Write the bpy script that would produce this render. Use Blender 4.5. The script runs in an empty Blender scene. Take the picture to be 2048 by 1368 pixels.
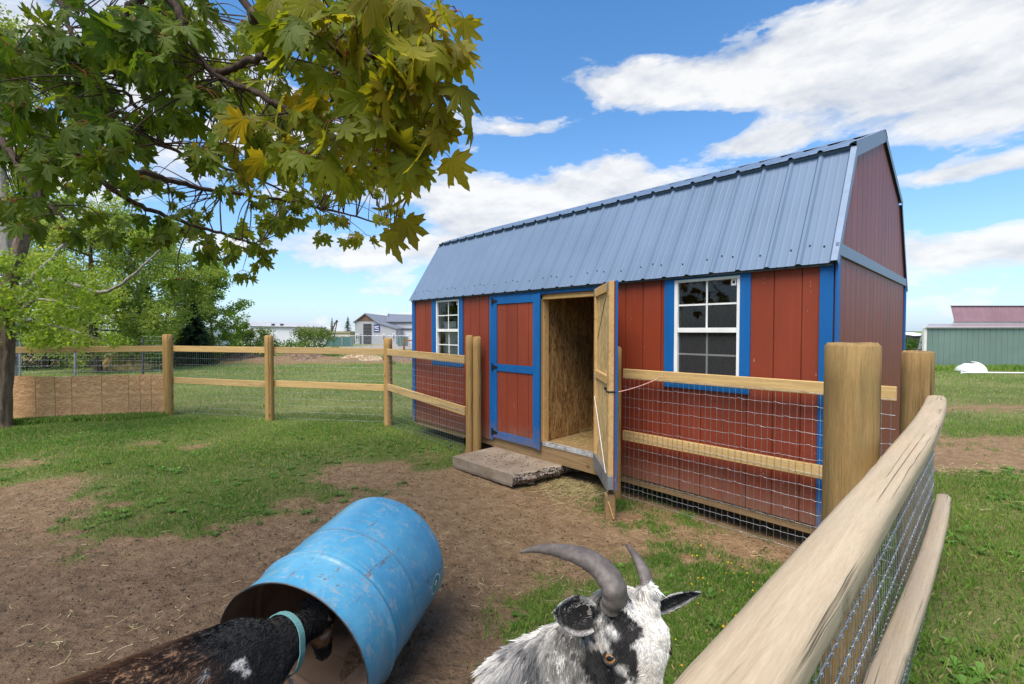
import bpy, bmesh, math, random
import numpy as np
from mathutils import Vector, Matrix

R = math.radians
random.seed(7)
rng = np.random.default_rng(11)
scene = bpy.context.scene
COL = scene.collection

# ------------------------------------------------------------------ camera
F_PX, PITCH, EYE = 917.0, 0.025, 1.78          # focal length in photo pixels, tilt down, eye height
cam_d = bpy.data.cameras.new('camera')
cam_d.sensor_width = 36.0
cam_d.lens = 36.0 * F_PX / 2048.0
cam_d.clip_start = 0.02
cam_d.clip_end = 3000
cam = bpy.data.objects.new('camera', cam_d)
cam.location = (0, 0, EYE)
cam.rotation_euler = (R(90) - PITCH, 0, 0)
COL.objects.link(cam)
scene.camera = cam

# ------------------------------------------------------------------ light
SUN_AZ, SUN_EL = R(-152), R(60)                # azimuth from +Y, clockwise seen from above
sun_dir = Vector((math.sin(SUN_AZ) * math.cos(SUN_EL), math.cos(SUN_AZ) * math.cos(SUN_EL), math.sin(SUN_EL)))
sun_d = bpy.data.lights.new('sun', 'SUN')
sun_d.energy = 3.3
sun_d.angle = R(38)                            # sun behind thin cloud: soft shadows
sun_d.color = (1.0, 0.94, 0.85)
sun = bpy.data.objects.new('sun', sun_d)
sun.rotation_euler = (-sun_dir).to_track_quat('-Z', 'Y').to_euler()
sun.location = (0, 0, 30)
COL.objects.link(sun)

vs = scene.view_settings
vs.view_transform = 'Standard'
vs.look = 'None'
vs.gamma = 1.0
vs.exposure = 0.85
vs.use_curve_mapping = False


def node(nt, typ, ins=None, **attr):
    n = nt.nodes.new(typ)
    for k, v in attr.items():
        setattr(n, k, v)
    if ins:
        for k, v in ins.items():
            if isinstance(v, bpy.types.NodeSocket):
                nt.links.new(v, n.inputs[k])
            else:
                n.inputs[k].default_value = v
    return n


def math_n(nt, op, a, b=None, c=None, clamp=False):
    n = nt.nodes.new('ShaderNodeMath')
    n.operation = op
    n.use_clamp = clamp
    for i, v in enumerate((a, b, c)):
        if v is None:
            continue
        if isinstance(v, bpy.types.NodeSocket):
            nt.links.new(v, n.inputs[i])
        else:
            n.inputs[i].default_value = v
    return n.outputs[0]


def mixc(nt, fac, a, b, blend='MIX'):
    n = nt.nodes.new('ShaderNodeMix')
    n.data_type = 'RGBA'
    n.blend_type = blend
    for k, v in ((0, fac), (6, a), (7, b)):
        if isinstance(v, bpy.types.NodeSocket):
            nt.links.new(v, n.inputs[k])
        else:
            if k and len(v) == 3:
                v = (*v, 1)
            n.inputs[k].default_value = v
    return n.outputs[2]


def ramp(nt, fac, stops, interp='LINEAR'):
    n = nt.nodes.new('ShaderNodeValToRGB')
    n.color_ramp.interpolation = interp
    e = n.color_ramp.elements
    while len(e) < len(stops):
        e.new(0.5)
    for i, (p, c) in enumerate(stops):
        e[i].position = p
        if not hasattr(c, '__len__'):
            c = (c, c, c)
        e[i].color = (*c, 1) if len(c) == 3 else c
    nt.links.new(fac, n.inputs[0])
    return n.outputs[0]


# ------------------------------------------------------------------ sky: blue Nishita air with a layer of broken cumulus
world = bpy.data.worlds.new('World')
scene.world = world
world.use_nodes = True
wt = world.node_tree
wt.nodes.clear()
sky = node(wt, 'ShaderNodeTexSky', sky_type='NISHITA')
sky.sun_disc = False
sky.sun_elevation = SUN_EL
sky.sun_rotation = SUN_AZ
sky.altitude = 1400
sky.air_density = 1.0
sky.dust_density = 0.6
sky.ozone_density = 2.2
hs = node(wt, 'ShaderNodeHueSaturation', {'Hue': 0.497, 'Saturation': 1.24, 'Value': 1.04, 'Color': sky.outputs[0]})
tc = node(wt, 'ShaderNodeTexCoord')
sep = node(wt, 'ShaderNodeSeparateXYZ', {0: tc.outputs['Generated']})
dx, dy, dz = sep.outputs
azim = math_n(wt, 'ARCTAN2', dx, dy)
elev = math_n(wt, 'ARCSINE', dz)


def cloud_noise(zoff):
    # clouds flatten with height like a layer seen from below
    m = node(wt, 'ShaderNodeMapping', {'Vector': tc.outputs['Generated'], 'Location': (3.1, 1.7, 0.4 + zoff), 'Scale': (1.0, 1.0, 2.5)})
    return node(wt, 'ShaderNodeTexNoise', {'Vector': m.outputs[0], 'Scale': 4.6, 'Detail': 9.0, 'Roughness': 0.58, 'Distortion': 0.12}).outputs[0]


n1 = math_n(wt, 'MULTIPLY_ADD', cloud_noise(0.0), 0.85, 0.065)
n2 = math_n(wt, 'MULTIPLY_ADD', cloud_noise(0.06), 0.85, 0.065)
# cloud banks standing in the sky: azimuth, elevation, half widths (radians), strength
BANKS = [(0.76, 0.435, 0.27, 0.125, 0.34), (0.29, 0.478, 0.22, 0.040, 0.27), (0.52, 0.45, 0.13, 0.06, 0.2), (0.486, 0.343, 0.085, 0.018, 0.25), (0.05, 0.408, 0.085, 0.018, 0.23),
         (0.07, 0.270, 0.36, 0.068, 0.36), (0.83, 0.32, 0.13, 0.035, 0.20), (0.777, 0.125, 0.16, 0.040, 0.28), (0.777, 0.240, 0.14, 0.018, 0.26), (-0.387, 0.16, 0.26, 0.045, 0.20), (-0.12, 0.17, 0.16, 0.03, 0.16),
         (-0.62, 0.42, 0.25, 0.10, 0.16), (-0.95, 0.33, 0.3, 0.14, 0.2), (0.32, 0.395, 0.26, 0.030, -0.16), (0.15, 0.60, 0.30, 0.075, -0.18), (0.56, 0.285, 0.12, 0.035, -0.14), (0.76, 0.185, 0.14, 0.014, -0.12),
         (1.7, 0.4, 0.5, 0.12, 0.24), (2.4, 0.3, 0.4, 0.10, 0.24), (3.0, 0.55, 0.4, 0.10, 0.24), (-1.6, 0.35, 0.4, 0.12, 0.24), (-2.2, 0.55, 0.4, 0.12, 0.24), (-2.8, 0.25, 0.4, 0.10, 0.24)]
boost = None
for (a, e, sa, se, w) in BANKS:
    u = math_n(wt, 'DIVIDE', math_n(wt, 'SUBTRACT', azim, a), sa)
    v = math_n(wt, 'DIVIDE', math_n(wt, 'SUBTRACT', elev, e), se)
    q = math_n(wt, 'ADD', math_n(wt, 'MULTIPLY', u, u), math_n(wt, 'MULTIPLY', v, v))
    g_ = math_n(wt, 'MULTIPLY', math_n(wt, 'EXPONENT', math_n(wt, 'MULTIPLY', q, -1.0)), w)
    boost = g_ if boost is None else math_n(wt, 'ADD', boost, g_)
hor = math_n(wt, 'MULTIPLY', math_n(wt, 'EXPONENT', math_n(wt, 'MULTIPLY', elev, -9.0)), 0.035)
dens = math_n(wt, 'ADD', math_n(wt, 'ADD', n1, boost), hor)
dens2 = math_n(wt, 'ADD', n2, boost)
cover = ramp(wt, dens, [(0.555, 0.0), (0.605, 0.6), (0.68, 1.0)], 'EASE')
shade = math_n(wt, 'MULTIPLY_ADD', math_n(wt, 'SUBTRACT', dens, dens2), 3.6, 0.60, clamp=True)
ccol = ramp(wt, shade, [(0.0, (0.30, 0.335, 0.40)), (0.40, (0.43, 0.445, 0.47)), (0.9, (0.56, 0.56, 0.555))])
thin = math_n(wt, 'MULTIPLY', cover, 0.94)
skyb = mixc(wt, 1.0, hs.outputs[0], (0.135, 0.135, 0.135), 'MULTIPLY')
# hazy pale blue low over the land, all the way round
haze_f = math_n(wt, 'MULTIPLY', math_n(wt, 'EXPONENT', math_n(wt, 'MULTIPLY', math_n(wt, 'MAXIMUM', elev, 0.0), -6.0)), 0.9, clamp=True)
skyb = mixc(wt, haze_f, skyb, (0.265, 0.36, 0.475))
fin = mixc(wt, thin, skyb, ccol)
bg = node(wt, 'ShaderNodeBackground', {'Color': fin, 'Strength': 1.0})
wo = node(wt, 'ShaderNodeOutputWorld', {'Surface': bg.outputs[0]})


# ------------------------------------------------------------------ helpers
def wmat(o):
    if o is None:
        return Matrix.Identity(4)
    if o.parent is None:
        return o.matrix_basis.copy()
    return wmat(o.parent) @ o.matrix_parent_inverse @ o.matrix_basis


def link(o, parent=None, keep=True):
    """link o; with keep its transform is given in world space and stays so"""
    COL.objects.link(o)
    if parent is not None:
        o.parent = parent
        if keep:
            o.matrix_parent_inverse = wmat(parent).inverted()
    return o


def tag(o, label=None, cat=None, group=None, kind=None):
    if label:
        o['label'] = label
    if cat:
        o['category'] = cat
    if group:
        o['group'] = group
    if kind:
        o['kind'] = kind
    return o


def empty(name, loc=(0, 0, 0), rz=0.0):
    o = bpy.data.objects.new(name, None)
    o.empty_display_size = 0.2
    o.location = loc
    o.rotation_euler = (0, 0, rz)
    COL.objects.link(o)
    return o


def mesh(name, V, Fc, mat=None, parent=None, keep=True, smooth=False):
    me = bpy.data.meshes.new(name)
    me.from_pydata([tuple(map(float, v)) for v in V], [], [tuple(f) for f in Fc])
    if smooth:
        me.polygons.foreach_set('use_smooth', [True] * len(me.polygons))
    if mat is not None:
        for m in (mat if isinstance(mat, (list, tuple)) else [mat]):
            me.materials.append(m)
    me.update()
    o = bpy.data.objects.new(name, me)
    return link(o, parent, keep)


def np_mesh(name, V, tris, mat=None, parent=None, keep=True, smooth=False, attrs=None, n=3):
    """fast mesh from arrays; every face has n corners"""
    V = np.asarray(V, np.float32)
    tris = np.asarray(tris, np.int32)
    me = bpy.data.meshes.new(name)
    me.vertices.add(len(V))
    me.vertices.foreach_set('co', V.ravel())
    me.loops.add(tris.size)
    me.loops.foreach_set('vertex_index', tris.ravel())
    me.polygons.add(len(tris))
    me.polygons.foreach_set('loop_start', np.arange(0, tris.size, n, dtype=np.int32))
    try:
        me.polygons.foreach_set('loop_total', np.full(len(tris), n, np.int32))
    except Exception:
        pass
    if smooth:
        me.polygons.foreach_set('use_smooth', np.ones(len(tris), bool))
    if attrs:
        for k, a in attrs.items():
            a = np.asarray(a, np.float32)
            if a.ndim == 1:
                at_ = me.attributes.new(k, 'FLOAT', 'POINT')
                at_.data.foreach_set('value', a)
            else:
                if a.shape[1] == 3:
                    a = np.concatenate([a, np.ones((len(a), 1), np.float32)], 1)
                at_ = me.attributes.new(k, 'FLOAT_COLOR', 'POINT')
                at_.data.foreach_set('color', a.ravel())
    if mat is not None:
        me.materials.append(mat)
    me.update(calc_edges=True)
    me.validate()
    o = bpy.data.objects.new(name, me)
    return link(o, parent, keep)


def cbox_data(x0, x1, y0, y1, z0, z1, c=0.002):
    """box with chamfered edges: verts, faces"""
    if x0 > x1: x0, x1 = x1, x0
    if y0 > y1: y0, y1 = y1, y0
    if z0 > z1: z0, z1 = z1, z0
    c = min(c, (x1 - x0) * .3, (y1 - y0) * .3, (z1 - z0) * .3)
    V, idx = [], {}
    for i, x in enumerate((x0, x1)):
        for j, y in enumerate((y0, y1)):
            for k, z in enumerate((z0, z1)):
                sx, sy, sz = (1, -1)[i], (1, -1)[j], (1, -1)[k]
                idx[i, j, k, 0] = len(V); V.append((x, y + sy * c, z + sz * c))
                idx[i, j, k, 1] = len(V); V.append((x + sx * c, y, z + sz * c))
                idx[i, j, k, 2] = len(V); V.append((x + sx * c, y + sy * c, z))
    Fc = []

    def quad(a, b, c_, d, n):
        pa, pb, pc = (Vector(V[t]) for t in (a, b, c_))
        if (pb - pa).cross(pc - pa).dot(Vector(n)) < 0:
            a, b, c_, d = d, c_, b, a
        Fc.append((a, b, c_, d))
    for s in (0, 1):
        sg = (-1, 1)[s]
        quad(idx[s, 0, 0, 0], idx[s, 1, 0, 0], idx[s, 1, 1, 0], idx[s, 0, 1, 0], (sg, 0, 0))
        quad(idx[0, s, 0, 1], idx[1, s, 0, 1], idx[1, s, 1, 1], idx[0, s, 1, 1], (0, sg, 0))
        quad(idx[0, 0, s, 2], idx[1, 0, s, 2], idx[1, 1, s, 2], idx[0, 1, s, 2], (0, 0, sg))
    for i in (0, 1):
        for j in (0, 1):
            n = ((-1, 1)[i], (-1, 1)[j])
            quad(idx[i, j, 0, 0], idx[i, j, 0, 1], idx[i, j, 1, 1], idx[i, j, 1, 0], (n[0], n[1], 0))
            quad(idx[i, 0, j, 0], idx[i, 0, j, 2], idx[i, 1, j, 2], idx[i, 1, j, 0], (n[0], 0, n[1]))
            quad(idx[0, i, j, 1], idx[0, i, j, 2], idx[1, i, j, 2], idx[1, i, j, 1], (0, n[0], n[1]))
    for i in (0, 1):
        for j in (0, 1):
            for k in (0, 1):
                t = (idx[i, j, k, 0], idx[i, j, k, 1], idx[i, j, k, 2])
                a, b, d = (Vector(V[q]) for q in t)
                if (b - a).cross(d - a).dot(Vector(((-1, 1)[i], (-1, 1)[j], (-1, 1)[k]))) < 0:
                    t = (t[0], t[2], t[1])
                Fc.append(t)
    return V, Fc


def cbox(name, x0, x1, y0, y1, z0, z1, mat, parent=None, c=0.002, keep=False):
    V, Fc = cbox_data(x0, x1, y0, y1, z0, z1, c)
    return mesh(name, V, Fc, mat, parent, keep)


def place(o, p0, p1, roll=0.0):
    """turn o so that its local +X runs from p0 towards p1"""
    d = (Vector(p1) - Vector(p0)).normalized()
    up = Vector((0, 0, 1))
    if abs(d.z) > 0.99:
        up = Vector((0, 1, 0))
    y = up.cross(d).normalized()
    z = d.cross(y)
    M = Matrix((d, y, z)).transposed().to_4x4()
    o.matrix_basis = Matrix.Translation(Vector(p0)) @ M @ Matrix.Rotation(roll, 4, 'X')


def member(name, p0, p1, w, h, mat, parent, c=0.004, roll=0.0):
    """sawn timber from p0 to p1 (axis through its centre): w across, h high"""
    L = (Vector(p1) - Vector(p0)).length
    V, Fc = cbox_data(0, L, -w / 2, w / 2, -h / 2, h / 2, c)
    me = bpy.data.meshes.new(name)
    me.from_pydata(V, [], Fc)
    me.materials.append(mat)
    o = bpy.data.objects.new(name, me)
    place(o, p0, p1, roll)
    return link(o, parent, True)


class Tubes:
    """many thin tubes gathered into one mesh"""
    def __init__(s, n=5):
        s.V, s.F, s.n, s.k, s.A = [], [], n, 0, []

    def add(s, P, r, attr=0.0):
        P = np.asarray(P, float)
        m = len(P)
        r = np.broadcast_to(np.asarray(r, float), (m,))
        T = np.gradient(P, axis=0)
        T /= np.linalg.norm(T, axis=1)[:, None] + 1e-12
        ref = np.array([0, 0, 1.0]) if abs(T[0, 2]) < 0.9 else np.array([1.0, 0, 0])
        A = np.cross(T, ref); A /= np.linalg.norm(A, axis=1)[:, None] + 1e-12
        B = np.cross(T, A)
        th = np.arange(s.n) * 2 * np.pi / s.n
        ring = (A[:, None] * np.cos(th)[None, :, None] + B[:, None] * np.sin(th)[None, :, None]) * r[:, None, None] + P[:, None]
        s.V.append(ring.reshape(-1, 3))
        s.A.append(np.full(m * s.n, attr))
        i = np.arange(m - 1)[:, None] * s.n
        j = np.arange(s.n)[None]
        j2 = (j + 1) % s.n
        q = np.stack([i + j, i + j2, i + s.n + j2, i + s.n + j], -1).reshape(-1, 4) + s.k
        s.F.append(q)
        s.k += m * s.n

    def build(s, name, mat, parent=None, smooth=True, keep=True, attr=None):
        return np_mesh(name, np.concatenate(s.V), np.concatenate(s.F), mat, parent, keep, smooth, {attr: np.concatenate(s.A)} if attr else None, n=4)


def at(px, py, Y):
    """a point of the place, given where it shows in the photograph and how far ahead it stands"""
    a, b = (px - 1024) / F_PX, (684 - py) / F_PX
    c, s_ = math.cos(PITCH), math.sin(PITCH)
    d = Vector((a, c + b * s_, -s_ + b * c))
    return Vector((0, 0, EYE)) + d * (Y / d.y)


# value noise
_T = rng.random((256, 256))


def vnoise(x, y):
    x = np.asarray(x, float); y = np.asarray(y, float)
    xi, yi = np.floor(x).astype(int), np.floor(y).astype(int)
    fx, fy = x - xi, y - yi
    fx = fx * fx * (3 - 2 * fx); fy = fy * fy * (3 - 2 * fy)
    a = _T[xi & 255, yi & 255]; b = _T[(xi + 1) & 255, yi & 255]
    c = _T[xi & 255, (yi + 1) & 255]; d = _T[(xi + 1) & 255, (yi + 1) & 255]
    return (a * (1 - fx) + b * fx) * (1 - fy) + (c * (1 - fx) + d * fx) * fy


def fbm(x, y, o=4):
    s, w, t = 0, 1.0, 0
    x = np.asarray(x, float); y = np.asarray(y, float)
    for i in range(o):
        s = s + w * vnoise(x * 2 ** i + 17.3 * i, y * 2 ** i + 5.1 * i); t += w; w *= 0.5
    return s / t


def sstep(a, b, x):
    t = np.clip((x - a) / (b - a), 0, 1)
    return t * t * (3 - 2 * t)


# ------------------------------------------------------------------ materials
def new_mat(name):
    m = bpy.data.materials.new(name)
    m.use_nodes = True
    nt = m.node_tree
    nt.nodes.clear()
    p = nt.nodes.new('ShaderNodeBsdfPrincipled')
    o = nt.nodes.new('ShaderNodeOutputMaterial')
    nt.links.new(p.outputs[0], o.inputs[0])
    return m, nt, p


def setp(nt, p, **kw):
    names = {'base': 'Base Color', 'rough': 'Roughness', 'metal': 'Metallic', 'spec': 'Specular IOR Level', 'normal': 'Normal', 'coat': 'Coat Weight', 'sheen': 'Sheen Weight'}
    for k, v in kw.items():
        s = p.inputs[names[k]]
        if isinstance(v, bpy.types.NodeSocket):
            nt.links.new(v, s)
        else:
            s.default_value = (*v, 1) if k == 'base' and len(v) == 3 else v


def coords(nt, scale=(1, 1, 1), rot=(0, 0, 0), out='Object'):
    t = node(nt, 'ShaderNodeTexCoord')
    return node(nt, 'ShaderNodeMapping', {'Vector': t.outputs[out], 'Scale': scale, 'Rotation': rot}).outputs[0]


def noise_t(nt, vec, scale, detail=4, rough=0.55, dist=0.0):
    return node(nt, 'ShaderNodeTexNoise', {'Vector': vec, 'Scale': scale, 'Detail': detail, 'Roughness': rough, 'Distortion': dist}).outputs[0]


def bump(nt, h, strength=0.3, dist=0.01):
    return node(nt, 'ShaderNodeBump', {'Height': h, 'Strength': strength, 'Distance': dist}).outputs[0]


def rnd(nt):
    return node(nt, 'ShaderNodeObjectInfo').outputs['Random']


def plain(name, base, rough=0.6, metal=0.0, var=0.12, scale=6, bstr=0.0, spec=0.4):
    """one colour with a little wear: patchy value and roughness"""
    m, nt, p = new_mat(name)
    v = coords(nt)
    n = noise_t(nt, v, scale, 5)
    dark = tuple(c * (1 - var * 1.6) for c in base); lite = tuple(min(1, c * (1 + var)) for c in base)
    setp(nt, p, base=ramp(nt, n, [(0.3, dark), (0.7, lite)]), rough=math_n(nt, 'MULTIPLY_ADD', n, 0.3, rough - 0.15, clamp=True), metal=metal, spec=spec)
    if bstr:
        setp(nt, p, normal=bump(nt, noise_t(nt, v, scale * 8, 4), bstr, 0.004))
    return m


def siding_paint(name, base, rough=0.42, dirt=0.0, along='z'):
    """painted wood-grain siding: fine embossed grain"""
    m, nt, p = new_mat(name)
    sc = (9, 9, 1.2)
    g1 = noise_t(nt, coords(nt, (34, 34, 5)), 1.6, 5, 0.6, 1.4)
    wv = node(nt, 'ShaderNodeTexWave', {'Vector': coords(nt, (5, 5, 60)), 'Scale': 1.0, 'Distortion': 9.0, 'Detail': 3.0, 'Detail Scale': 1.4}, bands_direction='Z').outputs[1]
    h = math_n(nt, 'ADD', math_n(nt, 'MULTIPLY', g1, 0.8), math_n(nt, 'MULTIPLY', wv, 0.3))
    big = noise_t(nt, coords(nt, (1.2, 1.2, 0.5)), 2.2, 4)
    c0 = ramp(nt, big, [(0.25, tuple(c * 0.82 for c in base)), (0.75, tuple(c * 1.1 for c in base))])
    r_ = ramp(nt, rnd(nt), [(0, (0.93,) * 3), (1, (1.04,) * 3)])
    c1 = mixc(nt, 1.0, c0, r_, 'MULTIPLY')
    # chips and scuffs low on the wall
    zz = node(nt, 'ShaderNodeSeparateXYZ', {0: coords(nt)}).outputs[2]
    chip = noise_t(nt, coords(nt, (30, 30, 9)), 1.8, 3, 0.6)
    low = ramp(nt, zz, [(0.0, 1.0), (0.9, 0.0)])
    cm = math_n(nt, 'MULTIPLY', math_n(nt, 'GREATER_THAN', math_n(nt, 'ADD', chip, math_n(nt, 'MULTIPLY', low, 0.045)), 0.735), 0.5)
    c2 = mixc(nt, cm, c1, (0.45, 0.40, 0.36))
    # rain-splashed soil along the foot of the wall
    spl = noise_t(nt, coords(nt, (5, 5, 3)), 2.2, 6, 0.7)
    foot = ramp(nt, math_n(nt, 'MULTIPLY_ADD', math_n(nt, 'SUBTRACT', spl, 0.5), 0.55, zz), [(0.0, 0.55), (0.16, 0.28), (0.34, 0.0)])
    c2 = mixc(nt, foot, c2, (0.20, 0.135, 0.095))
    streak = ramp(nt, noise_t(nt, coords(nt, (26, 26, 0.7)), 1.0, 3, 0.6), [(0.58, 0.0), (0.72, 0.22)])
    c2 = mixc(nt, streak, c2, tuple(min(1, a * 1.25 + 0.02) for a in base))
    setp(nt, p, base=c2, rough=math_n(nt, 'MULTIPLY_ADD', g1, 0.2, rough - 0.1), spec=0.32, normal=bump(nt, h, 0.34, 0.004))
    return m


def wood(name, dark, lite, grain=1.0, rough=0.75, knots=True, weather=0.0, green=0.0, cracks=0.6):
    """timber, grain along local X: broad figure, fine fibre, knots, drying checks"""
    m, nt, p = new_mat(name)
    rr = rnd(nt)
    cmb = node(nt, 'ShaderNodeCombineXYZ', {0: math_n(nt, 'MULTIPLY', rr, 37.0), 1: math_n(nt, 'MULTIPLY', rr, 91.0), 2: math_n(nt, 'MULTIPLY', rr, 53.0)}).outputs[0]

    def vec(sc):
        return node(nt, 'ShaderNodeVectorMath', {0: coords(nt, sc), 1: cmb}, operation='ADD').outputs[0]
    g = grain
    n1_ = noise_t(nt, vec((1.3, 26 * g, 26 * g)), 1.0, 5, 0.6, 0.8)
    n2_ = noise_t(nt, vec((5, 130 * g, 130 * g)), 1.0, 4, 0.65, 0.3)
    n3_ = noise_t(nt, vec((30, 420 * g, 420 * g)), 1.0, 2, 0.6)
    f = math_n(nt, 'ADD', math_n(nt, 'ADD', math_n(nt, 'MULTIPLY', n1_, 0.36), math_n(nt, 'MULTIPLY', n2_, 0.38)), math_n(nt, 'MULTIPLY', n3_, 0.26))
    c = ramp(nt, f, [(0.33, dark), (0.48, tuple((a + b) / 2 for a, b in zip(dark, lite))), (0.62, lite)])
    hk = None
    if knots:
        vo = node(nt, 'ShaderNodeTexVoronoi', {'Vector': vec((4.2, 6.5, 6.5)), 'Scale': 1.0, 'Randomness': 1.0})
        pick = math_n(nt, 'GREATER_THAN', node(nt, 'ShaderNodeSeparateColor', {0: vo.outputs['Color']}).outputs[0], 0.62)
        k = math_n(nt, 'MULTIPLY', ramp(nt, vo.outputs[0], [(0.0, 0.75), (0.055, 0.5), (0.075, 1.0), (0.10, 0.55), (0.20, 0.0)]), pick)
        c = mixc(nt, math_n(nt, 'MULTIPLY', k, 0.8), c, tuple(a * 0.40 for a in dark))
        hk = k
    if weather:
        w = noise_t(nt, vec((1.4, 5, 5)), 2.0, 5)
        c = mixc(nt, ramp(nt, w, [(0.35, 0.0), (0.7, weather)]), c, (0.33, 0.29, 0.24))
    if green:
        w = noise_t(nt, vec((1.0, 4, 4)), 2.0, 4)
        c = mixc(nt, ramp(nt, w, [(0.4, 0.0), (0.75, green)]), c, (0.17, 0.15, 0.065))
    c = mixc(nt, 1.0, c, ramp(nt, rr, [(0, (0.88, 0.88, 0.9)), (1, (1.08, 1.06, 1.0))]), 'MULTIPLY')
    # long thin checks: a distorted line pattern that only shows in places
    wv = node(nt, 'ShaderNodeTexNoise', {'Vector': vec((0.28, 24, 24)), 'Scale': 1.0, 'Detail': 2.0, 'Roughness': 0.4, 'Distortion': 0.0}).outputs[0]
    line = ramp(nt, math_n(nt, 'ABSOLUTE', math_n(nt, 'SUBTRACT', wv, 0.5)), [(0.0, 1.0), (0.006, 0.8), (0.016, 0.0)])
    where = ramp(nt, noise_t(nt, vec((1.6, 7, 7)), 1.3, 2), [(0.50, 0.0), (0.58, 1.0)])
    crack = math_n(nt, 'MULTIPLY', line, where)
    c = mixc(nt, math_n(nt, 'MULTIPLY', crack, cracks), c, tuple(a * 0.28 for a in dark))
    h = math_n(nt, 'SUBTRACT', f, math_n(nt, 'MULTIPLY', crack, 0.9))
    setp(nt, p, base=c, rough=rough, spec=0.22, normal=bump(nt, h, 0.6, 0.004))
    return m


def osb(name, stretch=(1, 1, 1), dark=(0.20, 0.085, 0.03), lite=(0.62, 0.40, 0.17), scale=16):
    """pressed strand board: overlapping flakes of several sizes, each with its own tone and fibre"""
    m, nt, p = new_mat(name)
    col, hgt = None, None
    warp = node(nt, 'ShaderNodeTexNoise', {'Vector': coords(nt), 'Scale': 9.0, 'Detail': 3.0}).outputs[1]
    for i, (rz, s) in enumerate(((0.10, 1.0), (-0.22, 1.7), (0.30, 0.7), (-0.12, 2.6))):
        v = coords(nt, tuple(scale * s * k for k in stretch), (rz * .6, rz, rz * .8))
        v = node(nt, 'ShaderNodeVectorMath', {0: v, 1: warp}, operation='ADD').outputs[0]
        vo = node(nt, 'ShaderNodeTexVoronoi', {'Vector': v, 'Scale': 1.0, 'Randomness': 1.0})
        sep_ = node(nt, 'ShaderNodeSeparateColor', {0: vo.outputs['Color']})
        # tone of the flake, shading off towards one end
        tone = math_n(nt, 'MULTIPLY_ADD', vo.outputs[0], -0.35, math_n(nt, 'MULTIPLY_ADD', sep_.outputs[0], 0.9, 0.12))
        c = ramp(nt, tone, [(0.0, dark), (0.35, tuple((a * .55 + b * .45) for a, b in zip(dark, lite))), (0.75, lite), (1.0, tuple(min(1, b * 1.2) for b in lite))])
        if col is None:
            col, hgt = c, vo.outputs[0]
        else:
            sel = math_n(nt, 'GREATER_THAN', sep_.outputs[1], 0.5)
            col = mixc(nt, math_n(nt, 'MULTIPLY', sel, 0.8), col, c)
            hgt = math_n(nt, 'ADD', hgt, vo.outputs[0])
    g = noise_t(nt, coords(nt, tuple(90 * k for k in stretch)), 1.0, 4, 0.65)
    col = mixc(nt, 0.6, col, ramp(nt, g, [(0.3, (0.5,) * 3), (0.7, (1.2,) * 3)]), 'MULTIPLY')
    setp(nt, p, base=col, rough=0.72, spec=0.25, normal=bump(nt, math_n(nt, 'ADD', hgt, g), 0.35, 0.004))
    return m


MAT = {}
MAT['red'] = siding_paint('red_siding', (0.240, 0.042, 0.0170), 0.44)
MAT['blue'] = siding_paint('blue_trim', (0.003, 0.105, 0.33), 0.5)
MAT['slate'] = plain('slate_flashing', (0.20, 0.26, 0.355), 0.5, 0.1, 0.10, 9, spec=0.35)
MAT['roof'] = plain('slate_metal_roof', (0.132, 0.188, 0.275), 0.52, 0.0, 0.05, 1.5, spec=0.28)
MAT['white'] = plain('white_vinyl', (0.78, 0.77, 0.74), 0.4, 0, 0.05, 8)
MAT['black_iron'] = plain('black_iron', (0.02, 0.02, 0.021), 0.5, 0.4, 0.2, 20)
MAT['galv'] = plain('galvanised_wire', (0.52, 0.54, 0.56), 0.38, 0.85, 0.2, 40)
MAT['alu'] = plain('mill_aluminium', (0.62, 0.62, 0.60), 0.4, 0.6, 0.3, 14)
MAT['tin'] = plain('grey_sheet_metal', (0.27, 0.28, 0.29), 0.45, 0.5, 0.2, 10)
MAT['rail'] = wood('treated_rail', (0.34, 0.205, 0.075), (0.60, 0.41, 0.185))
MAT['post'] = wood('treated_post', (0.25, 0.137, 0.044), (0.475, 0.29, 0.108), 0.8, green=0.15)
MAT['bigpost'] = wood('heavy_post', (0.165, 0.092, 0.032), (0.345, 0.215, 0.088), 0.8, green=0.4, cracks=0.75)
MAT['grey_rail'] = wood('weathered_pole', (0.345, 0.26, 0.17), (0.49, 0.39, 0.275), 0.9, weather=0.25, cracks=0.8)
MAT['lumber'] = wood('new_lumber', (0.46, 0.255, 0.09), (0.70, 0.46, 0.20), 0.8)
MAT['sill'] = wood('sill_lumber', (0.16, 0.095, 0.045), (0.36, 0.235, 0.115), 0.8)
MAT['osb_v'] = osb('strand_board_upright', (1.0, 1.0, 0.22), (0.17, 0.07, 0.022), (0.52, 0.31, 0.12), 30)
MAT['osb_h'] = osb('strand_board_flat', (0.28, 0.28, 1.0), (0.42, 0.21, 0.095), (0.70, 0.43, 0.215), 34)
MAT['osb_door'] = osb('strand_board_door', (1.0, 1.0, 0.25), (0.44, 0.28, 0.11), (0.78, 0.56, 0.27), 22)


def glass_mat():
    m, nt, p = new_mat('window_glass')
    nt.nodes.remove(p)
    fr = node(nt, 'ShaderNodeFresnel', {'IOR': 1.5})
    tr = node(nt, 'ShaderNodeBsdfTransparent', {'Color': (0.80, 0.84, 0.82, 1)})
    gl = node(nt, 'ShaderNodeBsdfGlossy', {'Color': (1, 1, 1, 1), 'Roughness': 0.02})
    wob = bump(nt, noise_t(nt, coords(nt), 3.0, 2), 0.06, 0.02)
    nt.links.new(wob, gl.inputs['Normal'])
    mx = node(nt, 'ShaderNodeMixShader', {0: fr.outputs[0], 1: tr.outputs[0], 2: gl.outputs[0]})
    nt.links.new(mx.outputs[0], [n for n in nt.nodes if n.type == 'OUTPUT_MATERIAL'][0].inputs[0])
    return m


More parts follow.
